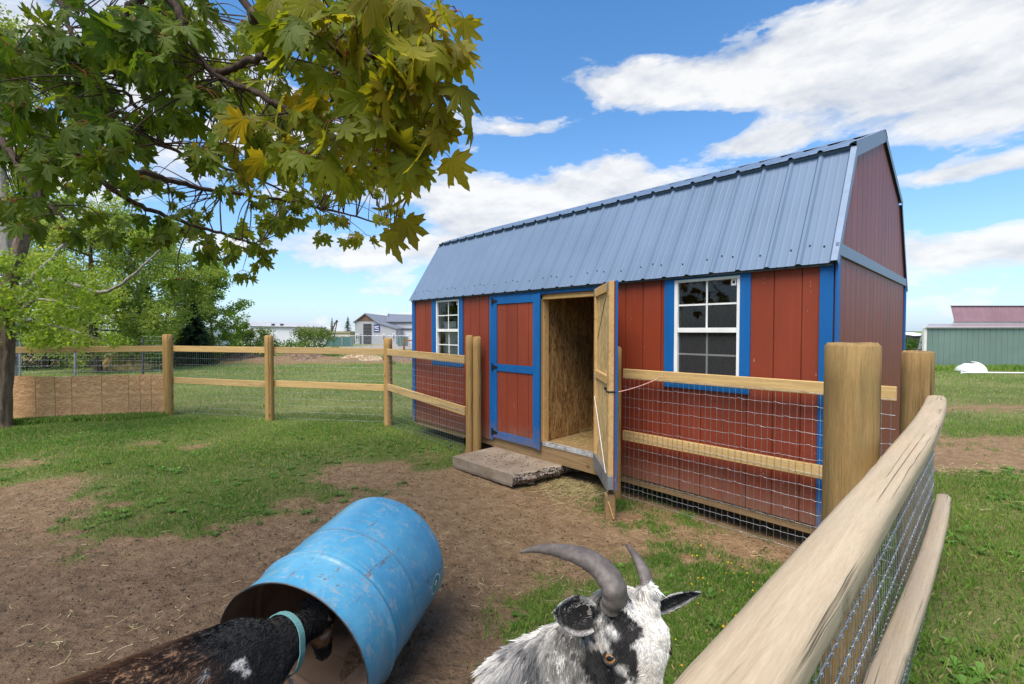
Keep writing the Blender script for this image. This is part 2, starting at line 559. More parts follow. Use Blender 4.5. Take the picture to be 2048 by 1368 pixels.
MAT['glass'] = glass_mat()
# ------------------------------------------------------------------ ground: one sheet to the horizon
DIRT = np.array([(-0.77, 5.92), (-1.63, 6.07), (-2.17, 5.92), (-2.27, 5.51), (-1.56, 5.0), (-1.75, 4.77), (-2.24, 4.38), (-2.47, 4.05), (-3.02, 3.95), (-3.75, 4.03),
                 (-4.29, 4.51), (-4.91, 5.0), (-5.6, 5.1), (-6.6, 4.3), (-6.5, 0.5), (-2.6, -1.2), (-0.6, -0.6), (0.0, 0.6), (-0.05, 2.2), (0.08, 2.68), (0.35, 2.99), (0.77, 3.37), (1.25, 3.66),
                 (1.7, 3.55), (2.3, 3.5), (2.6, 3.85), (2.13, 4.55), (1.49, 4.82), (1.25, 5.2), (0.9, 5.9), (0.3, 6.6), (-0.3, 6.9)])


def poly_sd(x, y, P):
    """signed distance to a polygon, negative inside"""
    d = np.full(x.shape, 1e9)
    ins = np.zeros(x.shape, bool)
    for (ax, ay), (bx, by) in zip(P, np.roll(P, -1, 0)):
        ex, ey = bx - ax, by - ay
        t = np.clip(((x - ax) * ex + (y - ay) * ey) / (ex * ex + ey * ey), 0, 1)
        d = np.minimum(d, np.hypot(x - ax - t * ex, y - ay - t * ey))
        c = (ay > y) != (by > y)
        with np.errstate(divide='ignore', invalid='ignore'):
            xi = ax + (y - ay) * ex / (ey if ey else 1e-9)
        ins ^= c & (x < xi)
    return np.where(ins, -d, d)


def spot(x, y, cx, cy, r):
    return np.exp(-((x - cx) ** 2 + (y - cy) ** 2) / (r * r))


def grass_cover(x, y):
    """0 bare soil .. 1 full turf"""
    sd = poly_sd(x, y, DIRT)
    n = fbm(x * 1.7 + 9, y * 1.7 + 4, 4) - 0.5
    n2 = fbm(x * 6 + 3, y * 6 + 1, 3) - 0.5
    cov = sstep(-0.30, 0.42, sd + n * 1.0 + n2 * 0.75)
    cov = np.maximum(cov, 0.0)
    # worn patches in the turf
    for cx, cy, r, k in ((-5.33, 5.3, .5, .8), (-6.6, 6.2, .5, .7), (-5.76, 7.2, .35, .6), (-4.9, 7.05, .35, .7), (-2.2, 5.95, .35, .9), (-2.3, 4.7, .25, .7), (-3.4, 4.4, .3, .5), (-1.2, 6.5, .35, .6)):
        cov = cov * (1 - k * spot(x, y, cx, cy, r) * sstep(-.25, .1, n2 + .1))
    # tufts coming through the bare ground
    for cx, cy, r, k in ((-3.43, 3.63, .28, .6), (-2.75, 2.3, .2, .7), (1.19, 4.2, .30, .9), (1.0, 4.62, .25, .95), (1.45, 3.44, .36, .85), (0.75, 2.5, .5, .8), (0.42, 3.12, .26, .7), (1.1, 2.9, .42, .62), (-3.5, 4.45, .5, .95), (-2.9, 4.25, .35, .9), (-4.2, 5.0, .35, .9), (-3.0, 4.8, .4, .95),
                         (1.0, 1.9, .6, .75), (0.33, 2.75, .14, .6), (1.75, 4.3, .3, .8), (2.2, 3.65, .35, .55), (0.95, 5.05, .2, .6)):
        cov = np.maximum(cov, k * spot(x, y, cx, cy, r) * sstep(-.12, .12, n2 + n * .5))
    # cart track outside the pen and scuffed ground beyond it
    trk = np.exp(-(((y - 6.7) + (x - 7) * .10) / 1.2) ** 4) * sstep(4.4, 5.4, x) + .62 * np.exp(-(((y - 10.7) + (x - 10) * .12) / .9) ** 2) * sstep(6.5, 8.5, x)
    cov = cov * (1 - np.clip(trk * (1.15 + n2 * 2.0 + n), 0, 1))
    wall = sstep(1.9, 0.6, np.hypot(x - 3.2, y - 3.3))
    cov = cov * (1 - .35 * wall * (n2 > -.05))
    # far scuffed strip across the field
    far = np.exp(-((y - 27 - .05 * x) / 2.6) ** 2) * sstep(9, 5, x)
    cov = cov * (1 - np.clip(far * (1.0 + n * 2), 0, 1))
    far2 = np.exp(-((y - 20) / 1.1) ** 2) * sstep(9, 5, x)
    cov = cov * (1 - .6 * np.clip(far2 * (n * 5 + .2), 0, 1))
    return np.clip(cov, 0, 1)


BAR_C, BAR_AZ, BAR_TILT, BAR_R, BAR_L = (-0.951, 1.927, 0.353), 0.247, 0.103, 0.373, 0.797


def ground_z(x, y, cov=None):
    if cov is None:
        cov = grass_cover(x, y)
    near = sstep(60, 20, np.hypot(x, y))
    z = (fbm(x * .8, y * .8, 3) - .5) * .05 * near + (fbm(x * 4.3, y * 4.3, 4) - .5) * .022 * near
    z = z - (1 - cov) * .018 * near + (fbm(x * 17, y * 17, 2) - .5) * .010 * near * (1 - cov * .5)
    # soil banked up under the far end of the drum
    ux, uy = math.sin(BAR_AZ), math.cos(BAR_AZ)
    a = (x - BAR_C[0]) * ux + (y - BAR_C[1]) * uy
    b = (x - BAR_C[0]) * uy - (y - BAR_C[1]) * ux
    z = z + .075 * sstep(0, .8, a) * sstep(1.7, .85, a) * np.exp(-(b / .42) ** 2)
    # heaps of turned soil in the far strip
    hs_ = np.exp(-((y - 27.5 - .05 * x) / 1.5) ** 2) * sstep(9, 4, x)
    z = z + hs_ * np.clip(fbm(x * .5 + 3, y * .5, 3) - .42, 0, 1) * 1.5
    # the land falls away towards the far yards
    z = z - 1.5 * sstep(34, 100, y)
    return z


def graded(lo, hi, step, far_lo, far_hi, gr=1.16):
    a = list(np.arange(lo, hi + 1e-6, step))
    s, v = step, hi
    while v < far_hi:
        s *= gr; v += s; a.append(v)
    s, v = step, lo
    b = []
    while v > far_lo:
        s *= gr; v -= s; b.append(v)
    return np.array(b[::-1] + a)


gx = graded(-9.5, 9.5, 0.05, -1500, 1500)
gy = graded(-0.5, 10.5, 0.05, -400, 2200, 1.12)
GX, GY = np.meshgrid(gx, gy)
GC = grass_cover(GX, GY)
GZ = ground_z(GX, GY, GC)
ny, nx = GX.shape
ii = np.arange(ny - 1)[:, None] * nx + np.arange(nx - 1)[None]
quads = np.stack([ii, ii + 1, ii + nx + 1, ii + nx], -1).reshape(-1, 4)
damp = np.clip(sstep(4.3, 1.9, GY + GX * .35) * (0.45 + fbm(GX * 1.3, GY * 1.3, 3)) + sstep(.9, .2, np.hypot(GX + .35, GY - 2.35)) * .5, 0, 1)

gravel = sstep(46, 52, GY) * sstep(140, 118, GY) * sstep(12, 2, GX) * sstep(-36, -27, GX)


def ground_mat():
    m, nt, p = new_mat('ground')
    v = coords(nt)
    cov = node(nt, 'ShaderNodeAttribute', attribute_name='cover').outputs['Fac']
    dmp = node(nt, 'ShaderNodeAttribute', attribute_name='damp').outputs['Fac']
    big = noise_t(nt, v, 1.3, 5)
    mid = noise_t(nt, v, 9, 6, 0.65)
    fine = noise_t(nt, v, 70, 5, 0.7)
    soil = ramp(nt, math_n(nt, 'ADD', math_n(nt, 'MULTIPLY', mid, .6), math_n(nt, 'MULTIPLY', fine, .4)), [(0.28, (0.140, 0.084, 0.044)), (0.5, (0.275, 0.174, 0.093)), (0.72, (0.41, 0.285, 0.165))])
    wet = ramp(nt, mid, [(0.3, (0.078, 0.050, 0.034)), (0.7, (0.175, 0.114, 0.076))])
    soil = mixc(nt, math_n(nt, 'MULTIPLY', dmp, 0.72), soil, wet)
    # chaff and small pale crumbs
    vo = node(nt, 'ShaderNodeTexVoronoi', {'Vector': v, 'Scale': 95.0}).outputs[0]
    crumbs = math_n(nt, 'MULTIPLY', math_n(nt, 'LESS_THAN', vo, 0.22), math_n(nt, 'GREATER_THAN', noise_t(nt, v, 5, 3), 0.52))
    soil = mixc(nt, math_n(nt, 'MULTIPLY', crumbs, 0.45), soil, (0.40, 0.32, 0.20))
    dk = node(nt, 'ShaderNodeTexVoronoi', {'Vector': v, 'Scale': 46.0}).outputs[0]
    dark = math_n(nt, 'MULTIPLY', math_n(nt, 'LESS_THAN', dk, 0.19), math_n(nt, 'GREATER_THAN', noise_t(nt, v, 3.1, 3), 0.5))
    soil = mixc(nt, math_n(nt, 'MULTIPLY', dark, 0.7), soil, (0.035, 0.024, 0.018))
    turf = ramp(nt, math_n(nt, 'ADD', math_n(nt, 'MULTIPLY', mid, .5), math_n(nt, 'MULTIPLY', fine, .5)), [(0.3, (0.055, 0.085, 0.016)), (0.52, (0.125, 0.185, 0.040)), (0.72, (0.26, 0.29, 0.085))])
    # close by the blades themselves make the green: between them lies thatch and soil
    thatch = ramp(nt, math_n(nt, 'ADD', math_n(nt, 'MULTIPLY', mid, .4), math_n(nt, 'MULTIPLY', fine, .6)), [(0.3, (0.050, 0.060, 0.016)), (0.5, (0.115, 0.135, 0.036)), (0.7, (0.21, 0.20, 0.075))])
    yy = node(nt, 'ShaderNodeSeparateXYZ', {0: v}).outputs[1]
    turf = mixc(nt, ramp(nt, math_n(nt, 'MULTIPLY', yy, 1 / 40), [(9 / 40, 0.0), (24 / 40, 1.0)]), thatch, turf)
    dry = ramp(nt, noise_t(nt, v, .35, 6, .6), [(0.42, 0.0), (0.66, 0.75)])
    turf = mixc(nt, dry, turf, (0.235, 0.235, 0.085))
    edge = math_n(nt, 'MULTIPLY_ADD', math_n(nt, 'SUBTRACT', mid, .5), .9, cov, clamp=True)
    c = mixc(nt, ramp(nt, edge, [(0.35, 0.0), (0.65, 1.0)]), soil, turf)
    grv = node(nt, 'ShaderNodeAttribute', attribute_name='gravel').outputs['Fac']
    c = mixc(nt, math_n(nt, 'MULTIPLY', grv, ramp(nt, mid, [(0.3, 0.75), (0.6, 1.0)])), c, (0.36, 0.30, 0.27))
    # pits of hooves in the soft soil
    hv = node(nt, 'ShaderNodeTexVoronoi', {'Vector': v, 'Scale': 8.5, 'Smoothness': 0.4}, feature='SMOOTH_F1').outputs[0]
    pits = ramp(nt, hv, [(0.12, 0.0), (0.38, 1.0)])
    clod = ramp(nt, noise_t(nt, v, 26, 3, .6), [(.45, 0.0), (.6, 1.0)])
    h = math_n(nt, 'ADD', math_n(nt, 'ADD', math_n(nt, 'MULTIPLY', mid, .7), math_n(nt, 'MULTIPLY', fine, .5)), math_n(nt, 'ADD', math_n(nt, 'MULTIPLY', pits, .5), math_n(nt, 'MULTIPLY', clod, .3)))
    setp(nt, p, base=c, rough=0.95, spec=0.12, normal=bump(nt, h, 1.0, 0.03))
    return m


ground = np_mesh('ground', np.stack([GX, GY, GZ], -1).reshape(-1, 3), quads, ground_mat(), smooth=True, attrs={'cover': GC.ravel(), 'damp': damp.ravel(), 'gravel': gravel.ravel()}, n=4)
tag(ground, 'trampled brown soil and green turf of the goat pen and field', kind='structure')


def zat(x, y):
    return float(ground_z(np.array([x], float), np.array([y], float))[0])


# ------------------------------------------------------------------ turf: real blades
def blade_mat():
    m, nt, p = new_mat('grass_blade')
    col = node(nt, 'ShaderNodeAttribute', attribute_name='tint').outputs['Color']
    setp(nt, p, base=col, rough=0.6, spec=0.3)
    tr = node(nt, 'ShaderNodeBsdfTranslucent', {'Color': col})
    mx = node(nt, 'ShaderNodeMixShader', {0: 0.3, 1: p.outputs[0], 2: tr.outputs[0]})
    nt.links.new(mx.outputs[0], [n for n in nt.nodes if n.type == 'OUTPUT_MATERIAL'][0].inputs[0])
    return m


MAT['blade'] = blade_mat()
SHED_YAW, SHED_C = 0.755, np.array([2.468, 3.521])
SU = np.array([-math.sin(SHED_YAW), math.cos(SHED_YAW)])
SV = np.array([math.cos(SHED_YAW), math.sin(SHED_YAW)])


def in_shed(x, y, m=0.0):
    dx_, dy_ = x - SHED_C[0], y - SHED_C[1]
    s, t = dx_ * SU[0] + dy_ * SU[1], dx_ * SV[0] + dy_ * SV[1]
    return (s > -m) & (s < 6.096 + m) & (t > -m + .05) & (t < 3.66 + m)


def blades(name, x, y, length, width, tint, label, lean=0.5):
    n = len(x)
    z = ground_z(x, y)
    th = rng.random(n) * 2 * np.pi
    wx, wy = np.cos(th) * width / 2, np.sin(th) * width / 2
    la = rng.random(n) * 2 * np.pi
    lm = length * lean * (0.25 + rng.random(n))
    bx, by = np.cos(la) * lm, np.sin(la) * lm
    V = np.empty((n, 5, 3))
    V[:, 0] = np.stack([x - wx, y - wy, z - .006], -1)
    V[:, 1] = np.stack([x + wx, y + wy, z - .006], -1)
    V[:, 2] = np.stack([x - wx * .75 + bx * .4, y - wy * .75 + by * .4, z + length * .58], -1)
    V[:, 3] = np.stack([x + wx * .75 + bx * .4, y + wy * .75 + by * .4, z + length * .58], -1)
    V[:, 4] = np.stack([x + bx, y + by, z + length * (1 - .25 * rng.random(n))], -1)
    b = np.arange(n)[:, None] * 5
    V = V[:, [0, 1, 3, 4]]
    b = np.arange(n)[:, None] * 4
    T = np.concatenate([b + np.array([0, 1, 2]), b + np.array([0, 2, 3])], 0)
    o = np_mesh(name, V.reshape(-1, 3), T, MAT['blade'], attrs={'tint': np.repeat(tint, 4, 0)})
    tag(o, label, 'grass', kind='stuff')
    return o


def turf_tint(n, x, y, green=1.0):
    a = np.array([0.082, 0.195, 0.022]); b = np.array([0.245, 0.375, 0.058]); c = np.array([0.40, 0.34, 0.15])
    f = np.clip(fbm(x * 1.1 + 40, y * 1.1, 3) * 1.1 - .1 + (rng.random(n) - .5) * .7, 0, 1)[:, None]
    t = a * (1 - f) + b * f
    dry = (rng.random(n) < (.10 + .16 * (1 - green) + .0 * x))[:, None]
    return np.where(dry, c * (.7 + .5 * rng.random((n, 1))), t)


def scatter(n, x0, x1, y0, y1, power=1.0, keep=None):
    x = x0 + (x1 - x0) * rng.random(n); y = y0 + (y1 - y0) * rng.random(n)
    c = grass_cover(x, y)
    k = rng.random(n) < c ** power
    k &= ~in_shed(x, y, 0.02)
    k &= np.abs(x) < 1.25 * np.maximum(y, .3) + 1.2
    if keep is not None:
        k &= keep(x, y)
    return x[k], y[k], c[k]


def inside_pen(x, y):
    # left of the pole fence, in front of the post and rail fence
    return (x - .30) * .70 - (y - .62) * .74 < 0


def lush(x, y):
    return .55 + .9 * fbm(x * .9 + 70, y * .9 + 30, 3)


x, y, c = scatter(430000, -11.5, 3.2, 1.2, 10.4, 1.3, lambda a, b: inside_pen(a, b) & (a < 2.9) & (rng.random(len(b)) < sstep(10.4, 8.4, b)))
L = (.018 + .034 * rng.random(len(x))) * lush(x, y) * (.45 + .7 * c)
blades('pen_grass', x, y, L, .0032 + .0016 * rng.random(len(x)), turf_tint(len(x), x, y), 'short green turf growing inside the goat pen')
x, y, c = scatter(150000, -1.2, 3.0, 1.2, 4.9, 1.2, lambda a, b: inside_pen(a, b))
L = (.018 + .036 * rng.random(len(x))) * lush(x, y) * (.5 + .7 * c)
blades('near_grass', x, y, L, .0026 + .0014 * rng.random(len(x)), turf_tint(len(x), x, y), 'thin patchy grass in the pen corner beside the pole fence')
x, y, c = scatter(330000, 0.6, 12.5, .6, 10.5, 1.0, lambda a, b: (~inside_pen(a, b) | (a > 2.9)) & (rng.random(len(b)) < sstep(10.4, 6.0, b)))
L = (.024 + .045 * rng.random(len(x))) * lush(x, y) * (.5 + .6 * c)
blades('lane_grass', x, y, L, .0034 + .0018 * rng.random(len(x)), turf_tint(len(x), x, y), 'green turf growing outside the pole fence')
x, y, c = scatter(170000, -26, 34, 6.5, 30, 1.0, lambda a, b: (rng.random(len(b)) < sstep(8.4, 10.2, b)) | ((a > 4) & (rng.random(len(b)) < sstep(6.5, 10., b))))
L = (.03 + .05 * rng.random(len(x))) * (.6 + .5 * c) * (1 + np.clip(y - 16, 0, 8) * .05)
t = turf_tint(len(x), x, y, .2) * np.array([1.3, 1.15, 1.45])
blades('field_grass', x, y, L, .007 + .004 * rng.random(len(x)) + y * .00025, t, 'pale yellow-green grass of the open field behind the fence')
# longer fringe along the strand-board panel and round the barn
n = 9000
t_ = rng.random(n)
x = -9.9 + 2.6 * t_ + .12 * rng.standard_normal(n); y = 8.70 + .84 * t_ - .12 + .10 * rng.standard_normal(n)
blades('fringe_grass', x, y, .05 + .09 * rng.random(n), np.full(n, .005), turf_tint(n, x, y), 'longer grass fringe along the foot of the strand-board panels')
n = 16000
x = 17 + 22 * rng.random(n); y = 20.6 + .35 * rng.standard_normal(n)
blades('barn_grass', x, y, .10 + .22 * rng.random(n), np.full(n, .012), turf_tint(n, x, y) * np.array([1.2, 1.15, 1.1]), 'tall uncut grass along the foot of the green barn', .35)

# ------------------------------------------------------------------ litter on the soil
def straws(name, x, y, L, w, tint, label, z0=0.004, tilt=.25):
    n = len(x)
    z = ground_z(x, y) + z0
    th = rng.random(n) * 2 * np.pi
    d = np.stack([np.cos(th), np.sin(th), tilt * (rng.random(n) - .35)], -1)
    s = np.stack([-np.sin(th), np.cos(th), np.zeros(n)], -1)
    P = np.stack([x, y, z], -1)
    bend = s * (L * .25 * (rng.random(n) - .5))[:, None]
    V = np.empty((n, 6, 3))
    for k, (f, b_) in enumerate(((-.5, 0), (0, 1), (.5, 0))):
        c_ = P + d * (L * f)[:, None] + bend * b_
        V[:, 2 * k] = c_ - s * (w / 2)[:, None]
        V[:, 2 * k + 1] = c_ + s * (w / 2)[:, None] + np.array([0, 0, .0015])
    b = np.arange(n)[:, None] * 6
    Q = np.concatenate([b + np.array([0, 1, 3, 2]), b + np.array([2, 3, 5, 4])], 0)
    o = np_mesh(name, V.reshape(-1, 3), Q, MAT['blade'], attrs={'tint': np.repeat(tint, 6, 0)}, n=4)
    tag(o, label, 'straw', kind='stuff')


def straw_tint(n):
    f = rng.random((n, 1))
    return np.array([.30, .22, .10]) * (1 - f) + np.array([.66, .56, .32]) * f


n = 9500
x = -5.2 + 8.2 * rng.random(n); y = 1.3 + 6.0 * rng.random(n)
k = inside_pen(x, y) & ~in_shed(x, y, .05) & (rng.random(n) < .15 + .85 * sstep(.45, .7, fbm(x * 1.5, y * 1.5, 3)))
x, y = x[k], y[k]; n = len(x)
straws('loose_straw', x, y, .02 + .07 * rng.random(n) ** 2, .0022 + .002 * rng.random(n), straw_tint(n), 'loose bits of straw scattered over the pen soil')
n = 1500
x = .75 + .45 * rng.standard_normal(n) * .55; y = 5.25 + .28 * rng.standard_normal(n)
k = ~in_shed(x, y, -.02)
straws('step_straw', x[k], y[k], .05 + .12 * rng.random(k.sum()), np.full(k.sum(), .0028), straw_tint(k.sum()) * np.array([.85, .9, .8]), 'dry hay trodden down beside the concrete step', .012, .7)
n = 700
x = 2.6 + 6.5 * rng.random(n); y = 1.0 + 5 * rng.random(n)
k = ~inside_pen(x, y) & ~in_shed(x, y, .05)
straws('lane_straw', x[k], y[k], .03 + .13 * rng.random(k.sum()) ** 2, np.full(k.sum(), .003), straw_tint(k.sum()), 'stray straw lying in the grass outside the fence', .03)
n = 1400
x = 5 + 5 * rng.random(n); y = 5.75 - (x - 7) * .1 + .12 * rng.standard_normal(n)
straws('track_straw', x, y, .04 + .12 * rng.random(n), np.full(n, .004), straw_tint(n), 'line of dry straw along the near edge of the cart track', .01)

# droppings: small dark pellets, and soil crumbs
def pebbles(name, x, y, r, tint, label, cat, z0=0.0):
    n = len(x)
    base = np.array([(1, 0, 0), (0, 1, 0), (-1, 0, 0), (0, -1, 0), (0, 0, .8), (0, 0, -.6)], float)
    V = base[None] * (r[:, None, None] * (.7 + .6 * rng.random((n, 6, 1))))
    th = rng.random(n) * 6.28
    c_, s_ = np.cos(th)[:, None], np.sin(th)[:, None]
    V = np.stack([V[..., 0] * c_ - V[..., 1] * s_, V[..., 0] * s_ + V[..., 1] * c_, V[..., 2]], -1)
    V = V + np.stack([x, y, (z0 if np.ndim(z0) else ground_z(x, y) + z0) + r * .3], -1)[:, None]
    f = np.array([(0, 1, 4), (1, 2, 4), (2, 3, 4), (3, 0, 4), (1, 0, 5), (2, 1, 5), (3, 2, 5), (0, 3, 5)])
    T = (np.arange(n)[:, None, None] * 6 + f[None]).reshape(-1, 3)
    o = np_mesh(name, V.reshape(-1, 3), T, MAT['blade'], smooth=True, attrs={'tint': np.repeat(tint, 6, 0)})
    tag(o, label, cat, kind='stuff')


n = 5000
x = -5 + 8 * rng.random(n); y = 1.6 + 5.0 * rng.random(n)
k = inside_pen(x, y) & ~in_shed(x, y, .05) & (grass_cover(x, y) < .55) & (rng.random(n) < .1 + .9 * sstep(.48, .68, fbm(x * 1.2 + 8, y * 1.2, 3)))
x, y = x[k], y[k]; n = len(x)
pebbles('goat_droppings', x, y, .004 + .0045 * rng.random(n), np.tile((.035, .024, .017), (n, 1)) * (.6 + rng.random((n, 1))), 'dark goat droppings strewn over the bare soil', 'droppings')
n = 14000
x = -5.5 + 8.5 * rng.random(n); y = 1.2 + 5.4 * rng.random(n)
k = inside_pen(x, y) & (grass_cover(x, y) < .6) & ~in_shed(x, y, .05)
x, y = x[k], y[k]; n = len(x)
pebbles('soil_crumbs', x, y, .003 + .009 * rng.random(n) ** 3, np.array([.12, .08, .052]) * (.6 + .9 * rng.random((n, 1))), 'crumbs of dry soil on the trampled ground', 'soil', -.002)
# dandelions
n = 170
x = np.concatenate([-4.2 + 1.3 * rng.standard_normal(90), 1.6 + .25 * rng.standard_normal(25), 1.0 + .3 * rng.standard_normal(25), -6 + 1.6 * rng.standard_normal(30)])
y = np.concatenate([6.9 + .7 * rng.standard_normal(90), 3.2 + .2 * rng.standard_normal(25), 2.4 + .3 * rng.standard_normal(25), 6.5 + .8 * rng.standard_normal(30)])
pebbles('dandelions', x, y, .007 + .006 * rng.random(n), np.tile((.62, .43, .02), (n, 1)), 'tiny yellow dandelion heads in the pen turf', 'flowers', .035)

# broad-leaved weeds in the turf: flat rosettes
def rosettes(name, x, y, r, label):
    n = len(x)
    V, T, C = [], [], []
    z = ground_z(x, y)
    for i in range(n):
        m = int(rng.integers(5, 9))
        a0 = rng.random() * 6.28
        col = np.array([.10, .20, .032]) * (.7 + .7 * rng.random())
        for k in range(m):
            a = a0 + k * 6.28 / m + rng.normal(0, .2)
            L_ = r[i] * (.7 + .5 * rng.random()); w = L_ * .22
            d = np.array([math.cos(a), math.sin(a)]); s_ = np.array([-d[1], d[0]])
            up = L_ * (.25 + .4 * rng.random())
            b = len(V)
            V += [(x[i], y[i], z[i] + .004), (x[i] + d[0] * L_ * .55 + s_[0] * w, y[i] + d[1] * L_ * .55 + s_[1] * w, z[i] + up), (x[i] + d[0] * L_, y[i] + d[1] * L_, z[i] + up * .75), (x[i] + d[0] * L_ * .55 - s_[0] * w, y[i] + d[1] * L_ * .55 - s_[1] * w, z[i] + up)]
            T.append((b, b + 1, b + 2, b + 3)); C += [col * (.85 + .3 * rng.random())] * 4
    o = np_mesh(name, np.array(V), np.array(T), MAT['blade'], attrs={'tint': np.array(C)}, n=4)
    tag(o, label, 'weeds', kind='stuff')


n = 1800
x = -8 + 11 * rng.random(n); y = 1.5 + 7.5 * rng.random(n)
c = grass_cover(x, y)
k = inside_pen(x, y) & ~in_shed(x, y, .03) & (c > .25) & (rng.random(n) < sstep(.42, .62, fbm(x * 1.3 + 5, y * 1.3 + 2, 3)))
rosettes('pen_weeds', x[k], y[k], .025 + .045 * rng.random(k.sum()), 'broad-leaved weeds among the pen turf')
n = 1500
x = 2.2 + 7 * rng.random(n); y = .8 + 5.5 * rng.random(n)
k = ~inside_pen(x, y) & ~in_shed(x, y, .05) & (rng.random(n) < sstep(.42, .6, fbm(x * 1.3 + 25, y * 1.3 + 2, 3)))
rosettes('lane_weeds', x[k], y[k], .03 + .05 * rng.random(k.sum()), 'broad-leaved weeds in the turf outside the fence')
# ------------------------------------------------------------------ the shed: 12 x 20 ft lofted barn. Local frame: x = -s (s runs left along the front), y into the shed, z up
SL, SW, SE_, BRK_T, BRK_Z, RIDGE = 6.096, 3.66, 2.10, 0.538, 3.068, 3.548
WB = EYE - 1.542                                # underside of the siding above the ground
shed = empty('barn_shed', (SHED_C[0], SHED_C[1], WB), SHED_YAW - math.pi / 2)
tag(shed, 'red lofted barn shed with blue trim and slate metal gambrel roof', 'shed')


def sb(name, s0, s1, t0, t1, z0, z1, mat, parent=shed, c=0.002):
    return cbox(name, -s1, -s0, t0, t1, z0, z1, MAT[mat] if isinstance(mat, str) else mat, parent, c)


def gambrel(t, inset=0.0):
    """roof underside height at depth t"""
    t = min(t, SW - t)
    if t < BRK_T:
        return SE_ + (BRK_Z - SE_) * (t + .05) / (BRK_T + .05) - inset
    return BRK_Z + (RIDGE - BRK_Z) * (t - BRK_T) / (SW / 2 - BRK_T) - inset


# openings in the front wall: s0, s1, z0, z1
WIN_R, WIN_L, DOORS = (0.68, 1.288, 1.08, 2.025), (4.755, 5.372, 1.08, 2.02), (2.20, 3.95, 0.12, 1.985)
TRIM_R, TRIM_L, TRIM_D = (0.593, 1.388, 0.99, 2.085), (4.655, 5.488, 0.99, 2.085), (2.115, 4.035, 0.0, 2.075)
HOLES = [WIN_R, WIN_L, (2.20, 3.95, -0.01, 1.985)]

# sheathing behind the boards, cut round the openings, strand board inside
sheath = shed_wall = None
front = sb('front_wall', 0.0, WIN_R[0], 0.002, 0.014, 0.0, SE_, 'red', c=0.0005)
pieces = [(WIN_R[1], 2.20, 0, SE_), (3.95, WIN_L[0], 0, SE_), (WIN_L[1], SL, 0, SE_), (WIN_R[0], WIN_R[1], 0, WIN_R[2]), (WIN_R[0], WIN_R[1], WIN_R[3], SE_),
          (WIN_L[0], WIN_L[1], 0, WIN_L[2]), (WIN_L[0], WIN_L[1], WIN_L[3], SE_), (2.20, 3.95, 1.985, SE_)]
bmv, bmf = list(front.data.vertices), None
allV, allF = [], []
for (a, b, z0, z1) in [(0, WIN_R[0], 0, SE_)] + pieces:
    V, Fc = cbox_data(-b, -a, 0.002, 0.014, z0, z1, 0.0003)
    k = len(allV); allV += V; allF += [tuple(i + k for i in f) for f in Fc]
me = bpy.data.meshes.new('front_wall'); me.from_pydata(allV, [], allF); me.materials.append(MAT['red'])
front.data = me
# grooved boards 8 inches on centre
edges = [0.0] + [0.008 + 0.2032 * k for k in range(1, 31) if 0.008 + 0.2032 * k < SL - .03] + [SL]
for a, b in zip(edges[:-1], edges[1:]):
    a2, b2 = a + 0.004, b - 0.004
    spans = [(a2, b2, 0.0, SE_ - .01)]
    for (h0, h1, z0, z1) in HOLES:
        out = []
        for (p, q, u, v) in spans:
            if q <= h0 or p >= h1 or v <= z0 or u >= z1:
                out.append((p, q, u, v)); continue
            if p < h0: out.append((p, h0, u, v))
            if q > h1: out.append((h1, q, u, v))
            p2, q2 = max(p, h0), min(q, h1)
            if u < z0: out.append((p2, q2, u, z0))
            if v > z1: out.append((p2, q2, z1, v))
        spans = out
    for (p, q, u, v) in spans:
        if q - p > .012 and v - u > .02:
            sb('siding_board', p, q, -0.011, 0.0015, u, v, 'red', front, .0018)
# lining inside the front wall
lin = []
for (a, b, z0, z1) in [(0.1, WIN_R[0], .13, SE_)] + [(a, min(b, 6.0), max(z0, .13), z1) for a, b, z0, z1 in pieces]:
    V, Fc = cbox_data(-b, -a, 0.09, 0.10, z0, z1, .0005)
    k = len(lin[0]) if lin else 0
    if not lin: lin = [[], []]
    lin[0] += V; lin[1] += [tuple(i + k for i in f) for f in Fc]
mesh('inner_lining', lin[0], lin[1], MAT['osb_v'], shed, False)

# gable end facing the camera side: boards follow the roof line
gable = None
gV, gF = [], []


def gable_strip(t0, t1, x0, x1, z0, top):
    """upright strip with its head cut to the roof line"""
    cuts = sorted({t0, t1} | {k for k in (BRK_T, SW / 2, SW - BRK_T) if t0 < k < t1})
    V, Fc = [], []
    n = len(cuts)
    for x in (x0, x1):
        for t in cuts: V.append((x, t, z0))
        for t in cuts: V.append((x, t, top(t)))
    for i in range(n - 1):
        Fc.append((i + 1, i, n + i, n + i + 1))
        o = 2 * n
        Fc.append((o + i, o + i + 1, o + n + i + 1, o + n + i))
        Fc.append((n + i + 1, n + i, o + n + i, o + n + i + 1))
        Fc.append((i, i + 1, o + i + 1, o + i))
    o = 2 * n
    Fc.append((0, n, o + n, o)[::-1]); Fc.append((n - 1, o + n - 1, o + 2 * n - 1, 2 * n - 1)[::-1])
    return V, Fc


